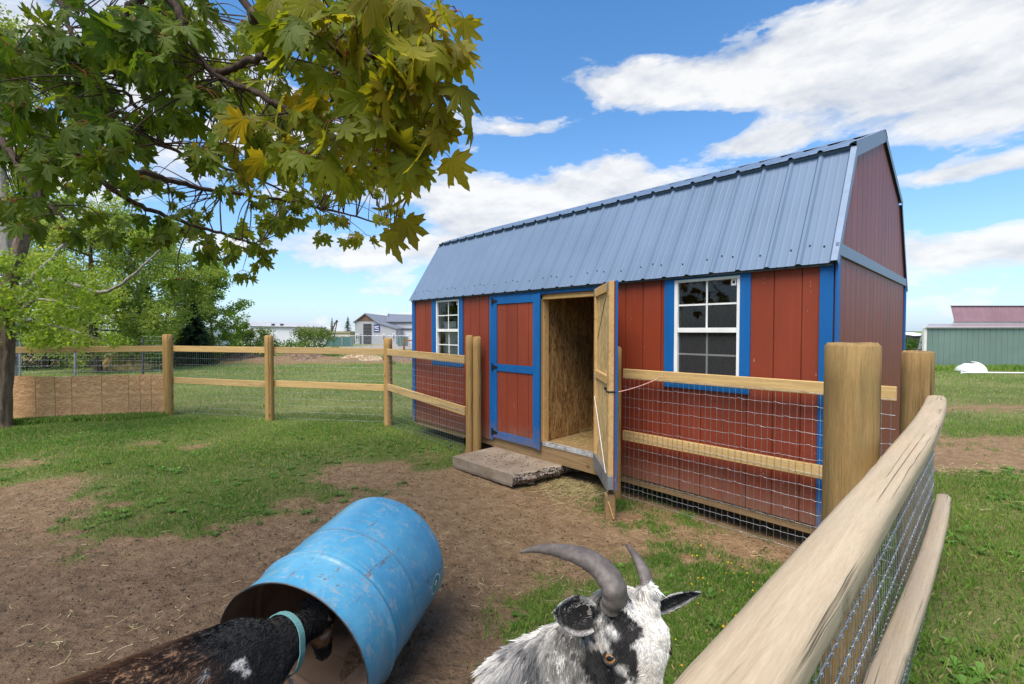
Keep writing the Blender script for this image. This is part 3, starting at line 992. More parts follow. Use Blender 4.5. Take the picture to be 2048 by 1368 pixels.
V, Fc = gable_strip(0.016, SW - .016, -0.012, -0.002, 0.0, lambda t: gambrel(t, .03))
gable = mesh('gable_wall', V, Fc, MAT['red'], shed, False)
ge = [0.0] + [0.10 + 0.2032 * k for k in range(0, 18) if 0.10 + .2032 * k < SW - .05] + [SW]
for a, b in zip(ge[:-1], ge[1:]):
    for (z0, top) in ((0.0, lambda t: min(2.125, gambrel(t, .03))), (2.205, lambda t: gambrel(t, .03))):
        a3, b3 = a + .004, b - .004
        if z0 > 2:
            while gambrel(a3, .03) < z0 + .02 and a3 < b3: a3 += .005
            while gambrel(b3, .03) < z0 + .02 and b3 > a3: b3 -= .005
            if b3 - a3 < .02: continue
        V, Fc = gable_strip(a3, b3, -.0015, .011, z0, top)
        mesh('siding_board', V, Fc, MAT['red'], gable, False)
# far gable, back wall and their inside
V, Fc = gable_strip(0.0, SW, -SL, -SL + .02, 0.0, lambda t: gambrel(t, .03))
mesh('rear_gable_wall', V, Fc, MAT['red'], shed, False)
V, Fc = gable_strip(.1, SW - .1, -.10, -.09, .13, lambda t: gambrel(t, .09))
mesh('inner_lining', V, Fc, MAT['osb_v'], shed, False)
V, Fc = gable_strip(.1, SW - .1, -SL + .09, -SL + .10, .13, lambda t: gambrel(t, .09))
mesh('inner_lining', V, Fc, MAT['osb_v'], shed, False)
sb('back_wall', 0.02, SL - .02, SW - .02, SW, 0.0, SE_, 'red')
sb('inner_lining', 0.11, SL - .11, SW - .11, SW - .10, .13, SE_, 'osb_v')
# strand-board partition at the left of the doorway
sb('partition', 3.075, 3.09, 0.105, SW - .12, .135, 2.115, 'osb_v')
sb('stud', 3.045, 3.075, .03, .12, .135, 1.985, 'lumber')
# floor and what carries it
sb('floor', 0.02, SL - .02, 0.02, SW - .03, 0.10, 0.128, 'sill')
sb('rim_joist', 0.01, SL - .01, 0.015, 0.055, -0.085, 0.098, 'sill')
sb('rim_joist', 0.01, SL - .01, SW - .06, SW - .02, -0.085, 0.098, 'sill')
for s in (.01, SL - .05):
    sb('rim_joist', s, s + .04, 0.06, SW - .07, -0.085, 0.098, 'sill')
for t in (.55, 1.6, SW - .75):
    sb('skid', .05, SL - .05, t, t + .14, -WB - .02, -.086, 'sill')
# threshold strips in the doorway
sb('threshold', 2.21, 3.05, -0.012, 0.03, .100, .136, 'alu')
sb('threshold', 2.21, 3.05, 0.045, 0.075, .129, .141, 'alu')
sb('door_sill', 2.12, 4.03, -.006, .014, -.085, .10, 'sill')
# loft deck
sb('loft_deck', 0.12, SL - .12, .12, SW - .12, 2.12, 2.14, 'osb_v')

# trim boards
for (s0, s1) in ((-.001, .089), (SL - .089, SL + .001)):
    sb('corner_trim', s0, s1, -.030, -.012, 0.0, SE_ - .01, 'blue')
cbox('corner_trim', .012, .030, -.030, .058, 0.0, 2.112, MAT['blue'], shed)
cbox('corner_trim', .012, .030, SW - .06, SW + .02, 0.0, 2.112, MAT['blue'], shed)
cbox('gable_band', .012, .032, -.03, SW + .03, 2.118, 2.212, MAT['slate'], shed)  # blue trim board; the slate tone paints in the sky glare on it
for (a, b, z0, z1, w) in ((TRIM_R + (WIN_R,)), (TRIM_L + (WIN_L,))):
    sb('window_trim', a, w[0], -.029, -.012, z0, z1, 'blue')
    sb('window_trim', w[1], b, -.029, -.012, z0, z1, 'blue')
    sb('window_trim', w[0] + .0015, w[1] - .0015, -.027, -.012, w[3], z1, 'blue')
    sb('window_trim', w[0] + .0015, w[1] - .0015, -.027, -.012, z0, w[2], 'blue')
sb('door_trim', 3.952, 4.035, -.029, -.012, 0.012, 1.99, 'blue')
sb('door_trim', 2.115, 2.198, -.029, -.012, 0.012, 1.99, 'blue')
sb('door_trim', 2.115, 4.035, -.031, -.012, 1.992, 2.078, 'blue')
sb('door_header', 2.20, 3.05, .0, .09, 1.93, 1.986, 'lumber')
for s in (3.05, 2.16):
    sb('door_jamb', s, s + .04, .016, .10, .13, 1.93, 'lumber')


def window(w, papers):
    s0, s1, z0, z1 = w
    zm = 1.545
    f = sb('window', s0, s0 + .028, -.022, .05, z0, z1, 'white')
    sb('window_frame', s1 - .034, s1, -.022, .05, z0, z1, 'white', f)
    sb('window_frame', s0 + .029, s1 - .035, -.021, .05, z1 - .026, z1, 'white', f)
    sb('window_frame', s0 + .029, s1 - .035, -.021, .05, z0, z0 + .03, 'white', f)
    sb('meeting_rail', s0 + .029, s1 - .035, -.024, .04, zm - .022, zm + .022, 'white', f)
    a, b = s0 + .03, s1 - .036
    mid = (a + b) / 2
    for lo, hi, t in ((zm + .023, z1 - .027, .004), (z0 + .031, zm - .023, .014)):
        # four panes a sash with their glazing bars
        zc = (lo + hi) / 2
        sb('glazing_bar', mid - .008, mid + .008, t - .004, t + .006, lo, hi, 'white', f, .001)
        sb('glazing_bar', a, mid - .009, t - .0035, t + .0055, zc - .008, zc + .008, 'white', f, .001)
        sb('glazing_bar', mid + .009, b, t - .0035, t + .0055, zc - .008, zc + .008, 'white', f, .001)
        for (p, q) in ((a, mid - .008), (mid + .008, b)):
            for (u, v) in ((lo, zc - .008), (zc + .008, hi)):
                V = [(-q, t + .002, u), (-p, t + .002, u), (-p, t + .002, v), (-q, t + .002, v)]
                mesh('pane', V, [(0, 1, 2, 3)], MAT['glass'], f, False)
    st = sb('sticker', s0 + .040, s0 + .085, -.0015, .0015, z1 - .085, z1 - .03, 'white', f, .0002)
    sb('sticker_mark', s0 + .052, s0 + .072, -.003, -.0016, z1 - .066, z1 - .042, 'black_iron', f, .0002)
    return f


window(WIN_R, False)
window(WIN_L, True)
# insect screen in the lower sash of the right window
m_, nt_, p_ = new_mat('insect_screen')
setp(nt_, p_, base=(.035, .036, .04), rough=.8)
tr_ = node(nt_, 'ShaderNodeBsdfTransparent')
mx_ = node(nt_, 'ShaderNodeMixShader', {0: .55, 1: tr_.outputs[0], 2: p_.outputs[0]})
nt_.links.new(mx_.outputs[0], [n for n in nt_.nodes if n.type == 'OUTPUT_MATERIAL'][0].inputs[0])
mesh('insect_screen', [(-.712, .004, 1.112), (-1.25, .004, 1.112), (-1.25, .004, 1.52), (-.712, .004, 1.52)], [(0, 1, 2, 3)], m_, shed, False)


# doors
def hinge(parent, x, y, z, sgn=1):
    """black strap hinge: plate on the trim, tapered strap on the door"""
    V, Fc = cbox_data(x - .018 * sgn, x + .010 * sgn, y - .004, y, z - .052, z + .052, .001)
    k = len(V)
    V += [(x + .012 * sgn, y - .004, z - .034), (x + .012 * sgn, y - .004, z + .034), (x + .11 * sgn, y - .004, z + .009), (x + .11 * sgn, y - .004, z - .009),
          (x + .012 * sgn, y, z - .034), (x + .012 * sgn, y, z + .034), (x + .11 * sgn, y, z + .009), (x + .11 * sgn, y, z - .009)]
    Fc += [tuple(i + k for i in f) for f in ((0, 1, 2, 3), (1, 0, 4, 5), (2, 1, 5, 6), (3, 2, 6, 7), (0, 3, 7, 4))]
    V2 = Tubes(8)
    V2.add([(x + .006 * sgn, y - .006, z - .05), (x + .006 * sgn, y - .006, z + .05)], .007)
    k = len(V)
    V += [tuple(v) for v in V2.V[0]]
    Fc += [tuple(int(i) + k for i in f) for f in V2.F[0]]
    return mesh('hinge', V, Fc, MAT['black_iron'], parent, False)


# closed left leaf, standing a little proud of the wall
dz0, dz1 = .055, 2.0
door = sb('door', 3.085, 3.945, -.024, -.006, dz0, dz1, 'red')
db = [3.165, 3.262, 3.465, 3.668, 3.865]
for a, b in zip(db[:-1], db[1:]):
    for u, v in ((dz0 + .10, .985), (1.085, dz1 - .10)):
        sb('door_board', a + .003, b - .003, -.031, -.0245, u, v, 'red', door, .0015)
sb('door_stile', 3.078, 3.166, -.050, -.0245, dz0 - .005, dz1, 'blue', door)
sb('door_stile', 3.864, 3.945, -.044, -.0245, dz0, dz1, 'blue', door)
for u, v in ((dz0, dz0 + .098), (.987, 1.083), (dz1 - .098, dz1)):
    sb('door_rail', 3.168, 3.862, -.044, -.0245, u, v, 'blue', door)
sb('astragal', 3.040, 3.076, -.058, -.030, dz0 - .012, dz1 + .004, 'blue', door)
sb('door_edge', 3.05, 3.082, -.028, .012, .14, 1.93, 'lumber', door)
for z in (1.945, 1.035, .13):
    hinge(door, -3.955, -.0445, z, 1)

# right leaf swung open towards the camera: local +x runs out along the leaf, +y is its outer face
h0 = shed.matrix_basis @ Vector((-2.196, -.03, 0))
free = Vector((0.927, 4.275, 0))
ang = math.atan2(free.y - h0.y, free.x - h0.x)
leaf_m = Matrix.Translation(Vector((h0.x, h0.y, WB))) @ Matrix.Rotation(ang, 4, 'Z')
LW = .86


def lf(name, x0, x1, y0, y1, z0, z1, mat, parent=None, c=.002):
    V, Fc = cbox_data(x0, x1, y0, y1, z0, z1, c)
    o = mesh(name, V, Fc, MAT[mat] if isinstance(mat, str) else mat)
    COL.objects.unlink(o)
    if parent is None:
        o.matrix_basis = leaf_m
        link(o, shed, True)
    else:
        link(o, parent, False)
    return o


leaf = lf('door', 0.0, LW, .018, .030, dz0, dz1, 'red')
tag(leaf, 'door leaf swung open, bare lumber frame and strand board inside')
lf('door_lining', .075, LW - .09, -.004, .017, dz0 + .09, dz1 - .09, 'osb_door', leaf)
lf('door_stile', 0.0, .074, -.030, .017, dz0, dz1, 'lumber', leaf)
lf('door_stile', LW - .089, LW, -.030, .017, dz0 + .13, dz1, 'lumber', leaf)
lf('door_rail', .076, LW - .091, -.028, .017, dz1 - .089, dz1, 'lumber', leaf)
lf('door_rail', .076, LW - .091, -.026, .017, 1.03, 1.11, 'lumber', leaf)
lf('kick_strip', 0.0, LW + .002, -.033, .0175, dz0, dz0 + .128, 'tin', leaf)
lf('kick_strip', .0, LW + .002, -.034, -.0305, dz0 - .03, dz0 + .05, 'tin', leaf)
for (u, v, w) in ((LW - .085, LW + .006, .052), (.0, .085, .050)):
    lf('door_trim', u, v, .0305, w, dz0 - .01, dz1 + .005, 'blue', leaf)
for u, v in ((dz0, dz0 + .098), (.987, 1.083), (dz1 - .098, dz1)):
    lf('door_trim', .087, LW - .087, .0305, .050, u, v, 'blue', leaf)
for x_, z_ in ((.004, dz1 - .075), (LW - .10, dz1 - .075), (.004, .99)):
    lf('mending_plate', x_, x_ + .05, -.0345, -.0305, z_, z_ + .07, 'tin', leaf, .0006)
# diagonal brace wires of the leaf
tb = Tubes(6)
tb.add([(.085, -.034, .82), (LW - .12, -.033, dz0 + .12)], .0035)
tb.build('brace_wire', MAT['white'], leaf, keep=False)
tb = Tubes(6)
tb.add([(.10, -.0065, 1.45), (.55, -.0065, 1.86)], .004)
tb.build('chalk_line', MAT['sill'], leaf, keep=False)
# slide bolt
lf('latch', LW - .30, LW - .095, -.020, -.006, .955, .985, 'black_iron', leaf, .004)
lf('latch', LW - .02, LW + .006, -.05, .056, .965, .980, 'black_iron', leaf, .003)

# roof sheets, one per three foot of roof, ribs nine inches apart
def sheet_profile(w):
    """(along, height) across one sheet: four high ribs with low beads between"""
    out = []
    k = 0.0
    pitch = .2286
    while k < w - 1e-6:
        for dx_, h in ((0, 0), (.016, .019), (.036, .019), (.052, 0), (.100, 0), (.106, .0016), (.118, .0016), (.124, 0), (.165, 0), (.171, .0016), (.183, .0016), (.189, 0)):
            if k + dx_ <= w + 1e-6: out.append((k + dx_, h))
        k += pitch
    if out[-1][0] < w - 1e-4: out.append((w, 0))
    return out


def roof_sheet(name, s0, w, t0, z0, t1, z1, flip, mat='roof'):
    prof = sheet_profile(w)
    d = Vector((0, t1 - t0, z1 - z0)).normalized()
    nrm = Vector((0, -d.z, d.y)) if not flip else Vector((0, d.z, -d.y)) * -1
    nrm = Vector((0, -(z1 - z0), t1 - t0)).normalized()
    if nrm.z < 0: nrm = -nrm
    V, Fc = [], []
    n = len(prof)
    for off in (0.0, -.0012):
        for (t, z) in ((t0, z0), (t1, z1)):
            for (a, h) in prof:
                q = Vector((-(s0 + a), t, z)) + nrm * (h + off)
                V.append(tuple(q))
    for i in range(n - 1):
        Fc.append((i, i + 1, n + i + 1, n + i)); Fc.append((2 * n + i + 1, 2 * n + i, 3 * n + i, 3 * n + i + 1))
        Fc.append((i + 1, i, 2 * n + i, 2 * n + i + 1)); Fc.append((n + i, n + i + 1, 3 * n + i + 1, 3 * n + i))
    return mesh(name, V, Fc, MAT[mat], shed, False)


eave_t, eave_z = -.075, 2.055
k = (BRK_Z - eave_z) / (BRK_T - eave_t)
s = -.03
while s < SL + .03:
    w = min(.9144, SL + .03 - s)
    if w > .05:
        roof_sheet('roof_sheet', s, w, eave_t, eave_z, BRK_T + .01, BRK_Z, 0)
        roof_sheet('roof_sheet', s, w, BRK_T - .035, BRK_Z + .022, SW / 2, RIDGE + .03, 0)
        roof_sheet('roof_sheet', s, w, SW / 2, RIDGE + .03, SW - BRK_T + .035, BRK_Z + .022, 0)
        roof_sheet('roof_sheet', s, w, SW - BRK_T - .01, BRK_Z, SW - eave_t, eave_z, 0)
    s += .9144
# flat flashing tucked under the upper sheets, and the ridge
V = []
mesh('roof_deck', [(-SL, eave_t + .02, eave_z - .018), (0, eave_t + .02, eave_z - .018), (0, BRK_T, BRK_Z - .03), (-SL, BRK_T, BRK_Z - .03), (-SL, SW / 2, RIDGE - .015), (0, SW / 2, RIDGE - .015),
                   (0, SW - BRK_T, BRK_Z - .03), (-SL, SW - BRK_T, BRK_Z - .03), (0, SW - eave_t - .02, eave_z - .018), (-SL, SW - eave_t - .02, eave_z - .018)],
     [(0, 1, 2, 3), (3, 2, 5, 4), (4, 5, 6, 7), (7, 6, 8, 9)], MAT['tin'], shed, False)
sb('eave_trim', .03, SL - .03, -.034, -.012, 2.082, 2.112, 'blue')
# rake flashing on the gable: bent strips that wrap over the sheet ends
def rake(p, q, wid, name='rake_flashing'):
    (t0, z0), (t1, z1) = p, q
    d = Vector((0, t1 - t0, z1 - z0)).normalized()
    nn = Vector((0, -d.z, d.y))
    if nn.z < 0: nn = -nn
    V, Fc = [], []
    prof = [(-.006, .026), (.036, .026), (.036, -wid), (.0335, -wid), (.0335, .0235), (-.006, .0235)]
    for (t, z) in ((t0, z0), (t1, z1)):
        for (x, h) in prof:
            v = Vector((x, t, z)) + nn * h
            V.append(tuple(v))
    for i in range(6):
        j = (i + 1) % 6
        Fc.append((i, j, 6 + j, 6 + i))
    Fc.append(tuple(range(5, -1, -1))); Fc.append(tuple(range(6, 12)))
    return mesh(name, V, Fc, MAT['slate'], shed, False)


rake((eave_t, eave_z), (BRK_T, BRK_Z), .035)
rake((BRK_T - .035, BRK_Z + .022), (SW / 2, RIDGE + .03), .10)
rake((SW / 2, RIDGE + .03), (SW - BRK_T + .035, BRK_Z + .022), .045)
rake((SW - BRK_T, BRK_Z), (SW - eave_t, eave_z), .03)
rsl = (RIDGE + .03 - BRK_Z - .022) / (SW / 2 - BRK_T + .035)
pr_ = [(-.13, RIDGE + .050 - .13 * rsl), (0, RIDGE + .054), (.13, RIDGE + .050 - .13 * rsl), (.13, RIDGE + .047 - .13 * rsl), (0, RIDGE + .051), (-.13, RIDGE + .047 - .13 * rsl)]
V = [(x_, SW / 2 + a_, z_) for x_ in (.04, -SL - .03) for a_, z_ in pr_]
mesh('ridge_cap', V, [(i, (i + 1) % 6, 6 + (i + 1) % 6, 6 + i) for i in range(6)] + [(5, 4, 3, 2, 1, 0), (6, 7, 8, 9, 10, 11)], MAT['slate'], shed, False)
# folded closure under the lip of the upper sheets
for tt, sg in ((BRK_T, 1), (SW - BRK_T, -1)):
    V = [(x_, tt + a_ * sg, z_) for x_ in (.0, -SL) for a_, z_ in ((-.004, BRK_Z + .006), (-.004, BRK_Z + .034), (.06, BRK_Z + .05), (.06, BRK_Z - .03))]
    mesh('roof_closure', V, [(0, 1, 5, 4), (1, 2, 6, 5), (2, 3, 7, 6), (3, 0, 4, 7)], MAT['roof'], shed, False)
# roofing screws
sv, sf = cbox_data(-.006, .006, -.006, .006, 0, .006, .0025)
scm = bpy.data.meshes.new('roof_screw'); scm.from_pydata(sv, [], sf); scm.materials.append(MAT['black_iron'])
sl_ang = math.atan2(BRK_Z - eave_z, BRK_T - eave_t)
s = .07
kk = 0
while s < SL:
    for fr in ((.13,) if kk % 3 else (.13, .15)):
        o = bpy.data.objects.new('roof_screw', scm)
        f = fr + .012 * math.sin(s * 9)
        o.location = (-(s + (.0 if fr < .14 else .10)), eave_t + (BRK_T - eave_t) * f - .003, eave_z + (BRK_Z - eave_z) * f + .002)
        o.rotation_euler = (sl_ang, 0, 0)
        link(o, shed, False)
    s += .2286
    kk += 1

# hay on the shed floor
n = 2600
fs = 1.3 + 1.75 * rng.random(n); ft = .15 + 2.2 * rng.random(n) ** .8
P = np.array([[-a, b, 0] for a, b in zip(fs, ft)])
th = rng.random(n) * 6.28
Lh = .05 + .12 * rng.random(n)
hz = .13 + .10 * rng.random(n) * sstep(.3, 1.1, ft)
V = np.empty((n, 4, 3))
dxy = np.stack([np.cos(th), np.sin(th), .5 * (rng.random(n) - .4)], -1) * Lh[:, None] / 2
sd_ = np.stack([-np.sin(th), np.cos(th), np.full(n, .3)], -1) * .0022
C_ = np.stack([-fs, ft, hz], -1)
V[:, 0] = C_ - dxy - sd_; V[:, 1] = C_ - dxy + sd_; V[:, 2] = C_ + dxy + sd_; V[:, 3] = C_ + dxy - sd_
V[..., 2] = np.maximum(V[..., 2], .130)
hay = np_mesh('floor_hay', V.reshape(-1, 3), np.arange(n * 4).reshape(-1, 4), MAT['blade'], attrs={'tint': np.repeat(straw_tint(n) * np.array([.75, .85, .6]), 4, 0)}, n=4)
hay.matrix_basis = shed.matrix_basis
tag(hay, 'loose hay strewn over the shed floor inside the doorway', 'hay', kind='stuff')

# white cartons stacked inside the left window
carton = plain('white_carton', (.74, .73, .70), .7, 0, .06, 5)
print_m = plain('carton_print', (.10, .05, .07), .7, 0, .2, 9)
wall_shelf = None
CART = [('white printed carton, upper one seen behind the left window', 5.01, 5.43, .115, .36, 1.585, 1.69, 0), ('white carton with a dark bottle print behind the left window', 5.22, 5.46, .12, .37, 1.315, 1.583, 1),
        ('plain white carton beside the printed one behind the left window', 4.96, 5.215, .12, .37, 1.315, 1.583, 2), ('cream carton below the bottle-print carton behind the left window', 5.21, 5.47, .12, .39, 1.09, 1.313, 3),
        ('cream carton with small grey print, lowest right behind the left window', 4.95, 5.205, .12, .39, 1.09, 1.313, 4)]
for (lab, s0, s1, t0, t1, z0, z1, kd) in CART:
    r_ = empty('carton', shed.matrix_basis @ Vector((-(s0 + s1) / 2, (t0 + t1) / 2, z0)), SHED_YAW - math.pi / 2)
    w, d, h = (s1 - s0), (t1 - t0), (z1 - z0)
    cbox('box_body', -w / 2, w / 2, -d / 2, d / 2, 0, h, carton, r_, .003)
    if kd == 0:
        cbox('box_print', -w / 2 + .03, -w / 2 + .10, -d / 2 - .001, -d / 2, .01, .05, print_m, r_, .0002)
        cbox('lid_tape', -.01, .01, -d / 2 - .001, -d / 2 + .001, h * .5, h - .002, MAT['sill'], r_, .0002)
    if kd == 1:
        # bottle shape printed on the side
        sil = [(-.040, .03), (.040, .03), (.042, .15), (.014, .185), (.014, .215), (-.014, .215), (-.014, .185), (-.042, .15)]
        mesh('bottle_print', [(a - .01, -d / 2 - .001, b) for a, b in sil], [tuple(range(8))], print_m, r_, False)
        cbox('box_print', -w / 2 + .015, -w / 2 + .022, -d / 2 - .001, -d / 2, .05, .2, print_m, r_, .0002)
    if kd in (2, 4):
        cbox('box_print', w / 2 - .07, w / 2 - .045, -d / 2 - .001, -d / 2, .03, .07, MAT['tin'], r_, .0002)
    if kd == 3:
        cbox('box_print', -.05, .05, -d / 2 - .001, -d / 2, .10, .105, MAT['tin'], r_, .0002)
    tag(r_, lab, 'carton', 'cartons stacked behind the left window')
# the table the cartons stand on
tb_ = empty('work_table', shed.matrix_basis @ Vector((-5.22, .32, .128)), SHED_YAW - math.pi / 2)
cbox('table_top', -.42, .42, -.20, .26, .92, .958, MAT['lumber'], tb_)
for a in (-.38, .34):
    for b in (-.17, .2):
        cbox('leg', a, a + .04, b, b + .04, 0, .919, MAT['lumber'], tb_)
tag(tb_, 'lumber work table under the cartons inside the left window', 'table')

# ------------------------------------------------------------------ broken concrete slab used as a step
def slab():
    top = [(-0.77, 5.896), (0.028, 5.118), (0.866, 5.713), (-0.022, 6.609)]
    tz, th_ = .155, .145
    m, nt, p = new_mat('old_concrete')
    v = coords(nt)
    n_ = noise_t(nt, v, 4, 6, .6); f_ = noise_t(nt, v, 60, 4, .7)
    nz = node(nt, 'ShaderNodeSeparateXYZ', {0: node(nt, 'ShaderNodeNewGeometry').outputs['Normal']}).outputs[2]
    c = ramp(nt, math_n(nt, 'ADD', math_n(nt, 'MULTIPLY', n_, .65), math_n(nt, 'MULTIPLY', f_, .35)), [(.3, (.15, .108, .072)), (.5, (.27, .205, .145)), (.72, (.41, .34, .265))])
    vo = node(nt, 'ShaderNodeTexVoronoi', {'Vector': v, 'Scale': 45.0}).outputs[0]
    agg = ramp(nt, vo, [(0.0, (.50, .44, .39)), (.35, (.34, .28, .24)), (.7, (.07, .055, .045))])
    rough_side = math_n(nt, 'MULTIPLY', ramp(nt, nz, [(.35, 1.0), (.7, 0.0)]), node(nt, 'ShaderNodeAttribute', attribute_name='broken').outputs['Fac'])
    c = mixc(nt, rough_side, c, agg)
    sp = math_n(nt, 'LESS_THAN', node(nt, 'ShaderNodeTexVoronoi', {'Vector': v, 'Scale': 15.0}).outputs[0], .11)
    c = mixc(nt, math_n(nt, 'MULTIPLY', sp, .8), c, (.06, .04, .03))
    h = math_n(nt, 'ADD', math_n(nt, 'MULTIPLY', f_, .4), math_n(nt, 'MULTIPLY', math_n(nt, 'MULTIPLY', vo, rough_side), 2.0))
    setp(nt, p, base=c, rough=.92, spec=.2, normal=bump(nt, h, .8, .012))
    # outline with a ragged broken edge on the camera-right side
    out, br = [], []
    for k in range(4):
        a, b = Vector(top[k]), Vector(top[(k + 1) % 4])
        nseg = 30
        e = (b - a).normalized(); nn = Vector((e.y, -e.x))
        for i in range(nseg):
            f = i / nseg
            q = a + (b - a) * f
            broken = 1.0 if k == 1 else 0.0
            jag = (fbm(np.array([f * 11 + k * 7]), np.array([k * 3.1]), 4)[0] - .5)
            q = q + nn * (jag * (.10 if broken else .012))
            if k == 1 and f > .9: q = q - nn * (f - .9) * .3
            out.append(q); br.append(broken)
    N = len(out)
    cx = sum((q for q in out), Vector((0, 0))) / N
    V, Fc, A = [], [], []
    rings = [(1.0, 0.0, -.006), (1.0, .22, 0), (1.0, .5, 0), (1.0, .78, 0), (.985, 1.0, 0)]
    V.append((cx.x, cx.y, tz)); A.append(0)
    for rr in (.35, .7, .94, .985):
        for i, q in enumerate(out):
            w = cx + (q - cx) * rr
            V.append((w.x, w.y, tz + (fbm(np.array([w.x * 5]), np.array([w.y * 5]), 3)[0] - .5) * .006 * (rr < .9))); A.append(br[i] * (rr > .97))
    for j, (f, dpt, o_) in enumerate(rings):
        for i, q in enumerate(out):
            b_ = br[i]
            jag = (fbm(np.array([i * .45 + 3]), np.array([j * 1.7]), 3)[0] - .5)
            w = cx + (q - cx) * (f + b_ * (jag * .09 + .05 * math.sin(dpt * 3.1) - .09 * dpt * dpt))
            V.append((w.x, w.y, tz - .004 - th_ * dpt + b_ * jag * .02 * (dpt > .1))); A.append(b_)
    M_ = 9
    for i in range(N):
        Fc.append((0, 1 + i, 1 + (i + 1) % N))
    for j in range(M_ - 1):
        for i in range(N):
            a, b = 1 + j * N + i, 1 + j * N + (i + 1) % N
            Fc.append((a, a + N, b + N, b))
    Fc.append(tuple(1 + (M_ - 1) * N + i for i in range(N))[::-1])
    root = empty('concrete_step', (cx.x, cx.y, 0))
    o = mesh('slab', V, Fc, m, root)
    o.data.attributes.new('broken', 'FLOAT', 'POINT').data.foreach_set('value', np.array(A, np.float32))
    bm = bmesh.new(); bm.from_mesh(o.data); bmesh.ops.recalc_face_normals(bm, faces=bm.faces); bm.to_mesh(o.data); bm.free()
    # stones it is bedded on
    for (x_, y_, r_) in ((-.5, 5.85, .07), (.05, 5.35, .08), (.55, 5.65, .075), (0, 6.35, .08), (.22, 5.32, .05), (-.12, 5.38, .045)):
        bm = bmesh.new(); bmesh.ops.create_icosphere(bm, subdivisions=2, radius=r_)
        for v_ in bm.verts:
            v_.co *= .8 + .4 * random.random(); v_.co.z *= .55
            v_.co += Vector((x_, y_, .005))
        me = bpy.data.meshes.new('bedding_stone'); bm.to_mesh(me); bm.free(); me.materials.append(m)
        link(bpy.data.objects.new('bedding_stone', me), root, True)
    tag(root, 'broken slab of old concrete lying as a step at the shed door', 'step')


slab()
# pellets and crumbs on the step
n = 190
x = .06 + .42 * rng.standard_normal(n); y = 5.85 + .42 * rng.standard_normal(n)
sd = poly_sd(x, y, np.array([(-0.77, 5.896), (0.028, 5.118), (0.866, 5.713), (-0.022, 6.609)]))
k = sd < -.05
pebbles('step_droppings', x[k], y[k], .004 + .005 * rng.random(k.sum()), np.tile((.045, .03, .02), (k.sum(), 1)), 'dark droppings scattered on top of the concrete step', 'droppings', np.full(k.sum(), .156))
# block propping the open door
pb = empty('door_prop', (0.93, 4.33, 0))
V, Fc = cbox_data(-.045, .05, -.05, .05, -.02, .235, .012)
mesh('block', [(a + .93, b + 4.33, c_) for a, b, c_ in V], Fc, MAT['sill'], pb)
member('splinter', (.905, 4.27, .17), (.955, 4.262, .01), .012, .012, MAT['lumber'], pb)
tag(pb, 'wooden block stood on end under the open door leaf', 'block')
# ------------------------------------------------------------------ fences
def round_post(name, base, height, r, mat, parent, crack=None, top=.02, seed=0, notch=None):
    """peeled round post: uneven, cracked, with a chamfered head; local X runs up the post"""
    rs = np.random.default_rng(seed + 100)
    n, hs_ = 40, np.concatenate([np.linspace(-.05, height - top, 14), [height]])
    th = np.arange(n) * 2 * np.pi / n
    wob = sum(rs.normal(0, .012) * np.cos(k * th + rs.random() * 6.28) for k in (2, 3, 5))
    V, Fc = [], []
    cr = np.ones(n)
    depth = np.zeros(n)
    if crack is not None:
        ci = int(crack[0] / (2 * np.pi) * n) % n
        depth[ci] = crack[1]
    for j, h in enumerate(hs_):
        rr = r * (1 + wob + .008 * rs.standard_normal(n) * .4) - depth * (0.35 + .65 * min(1, h / height * 1.2))
        if j == len(hs_) - 1:
            rr = rr - top * .8
        V += [(h + (rs.normal(0, .0025) if j == len(hs_) - 1 else 0), a * math.cos(t), a * math.sin(t)) for a, t in zip(rr, th)]
    for j in range(len(hs_) - 1):
        for i in range(n):
            a, b = j * n + i, j * n + (i + 1) % n
            Fc.append((a, b, b + n, a + n))
    k = len(V)
    V.append((height + .002, 0, 0))
    for i in range(n):
        Fc.append(((len(hs_) - 1) * n + i, (len(hs_) - 1) * n + (i + 1) % n, k))
    o = mesh(name, V, Fc, mat, None)
    COL.objects.unlink(o)
    o.data.polygons.foreach_set('use_smooth', [len(f) == 4 for f in Fc])
    o.matrix_basis = Matrix.Translation(Vector(base)) @ Matrix(((0, 1, 0, 0), (0, 0, 1, 0), (1, 0, 0, 0), (0, 0, 0, 1)))
    return link(o, parent, True)


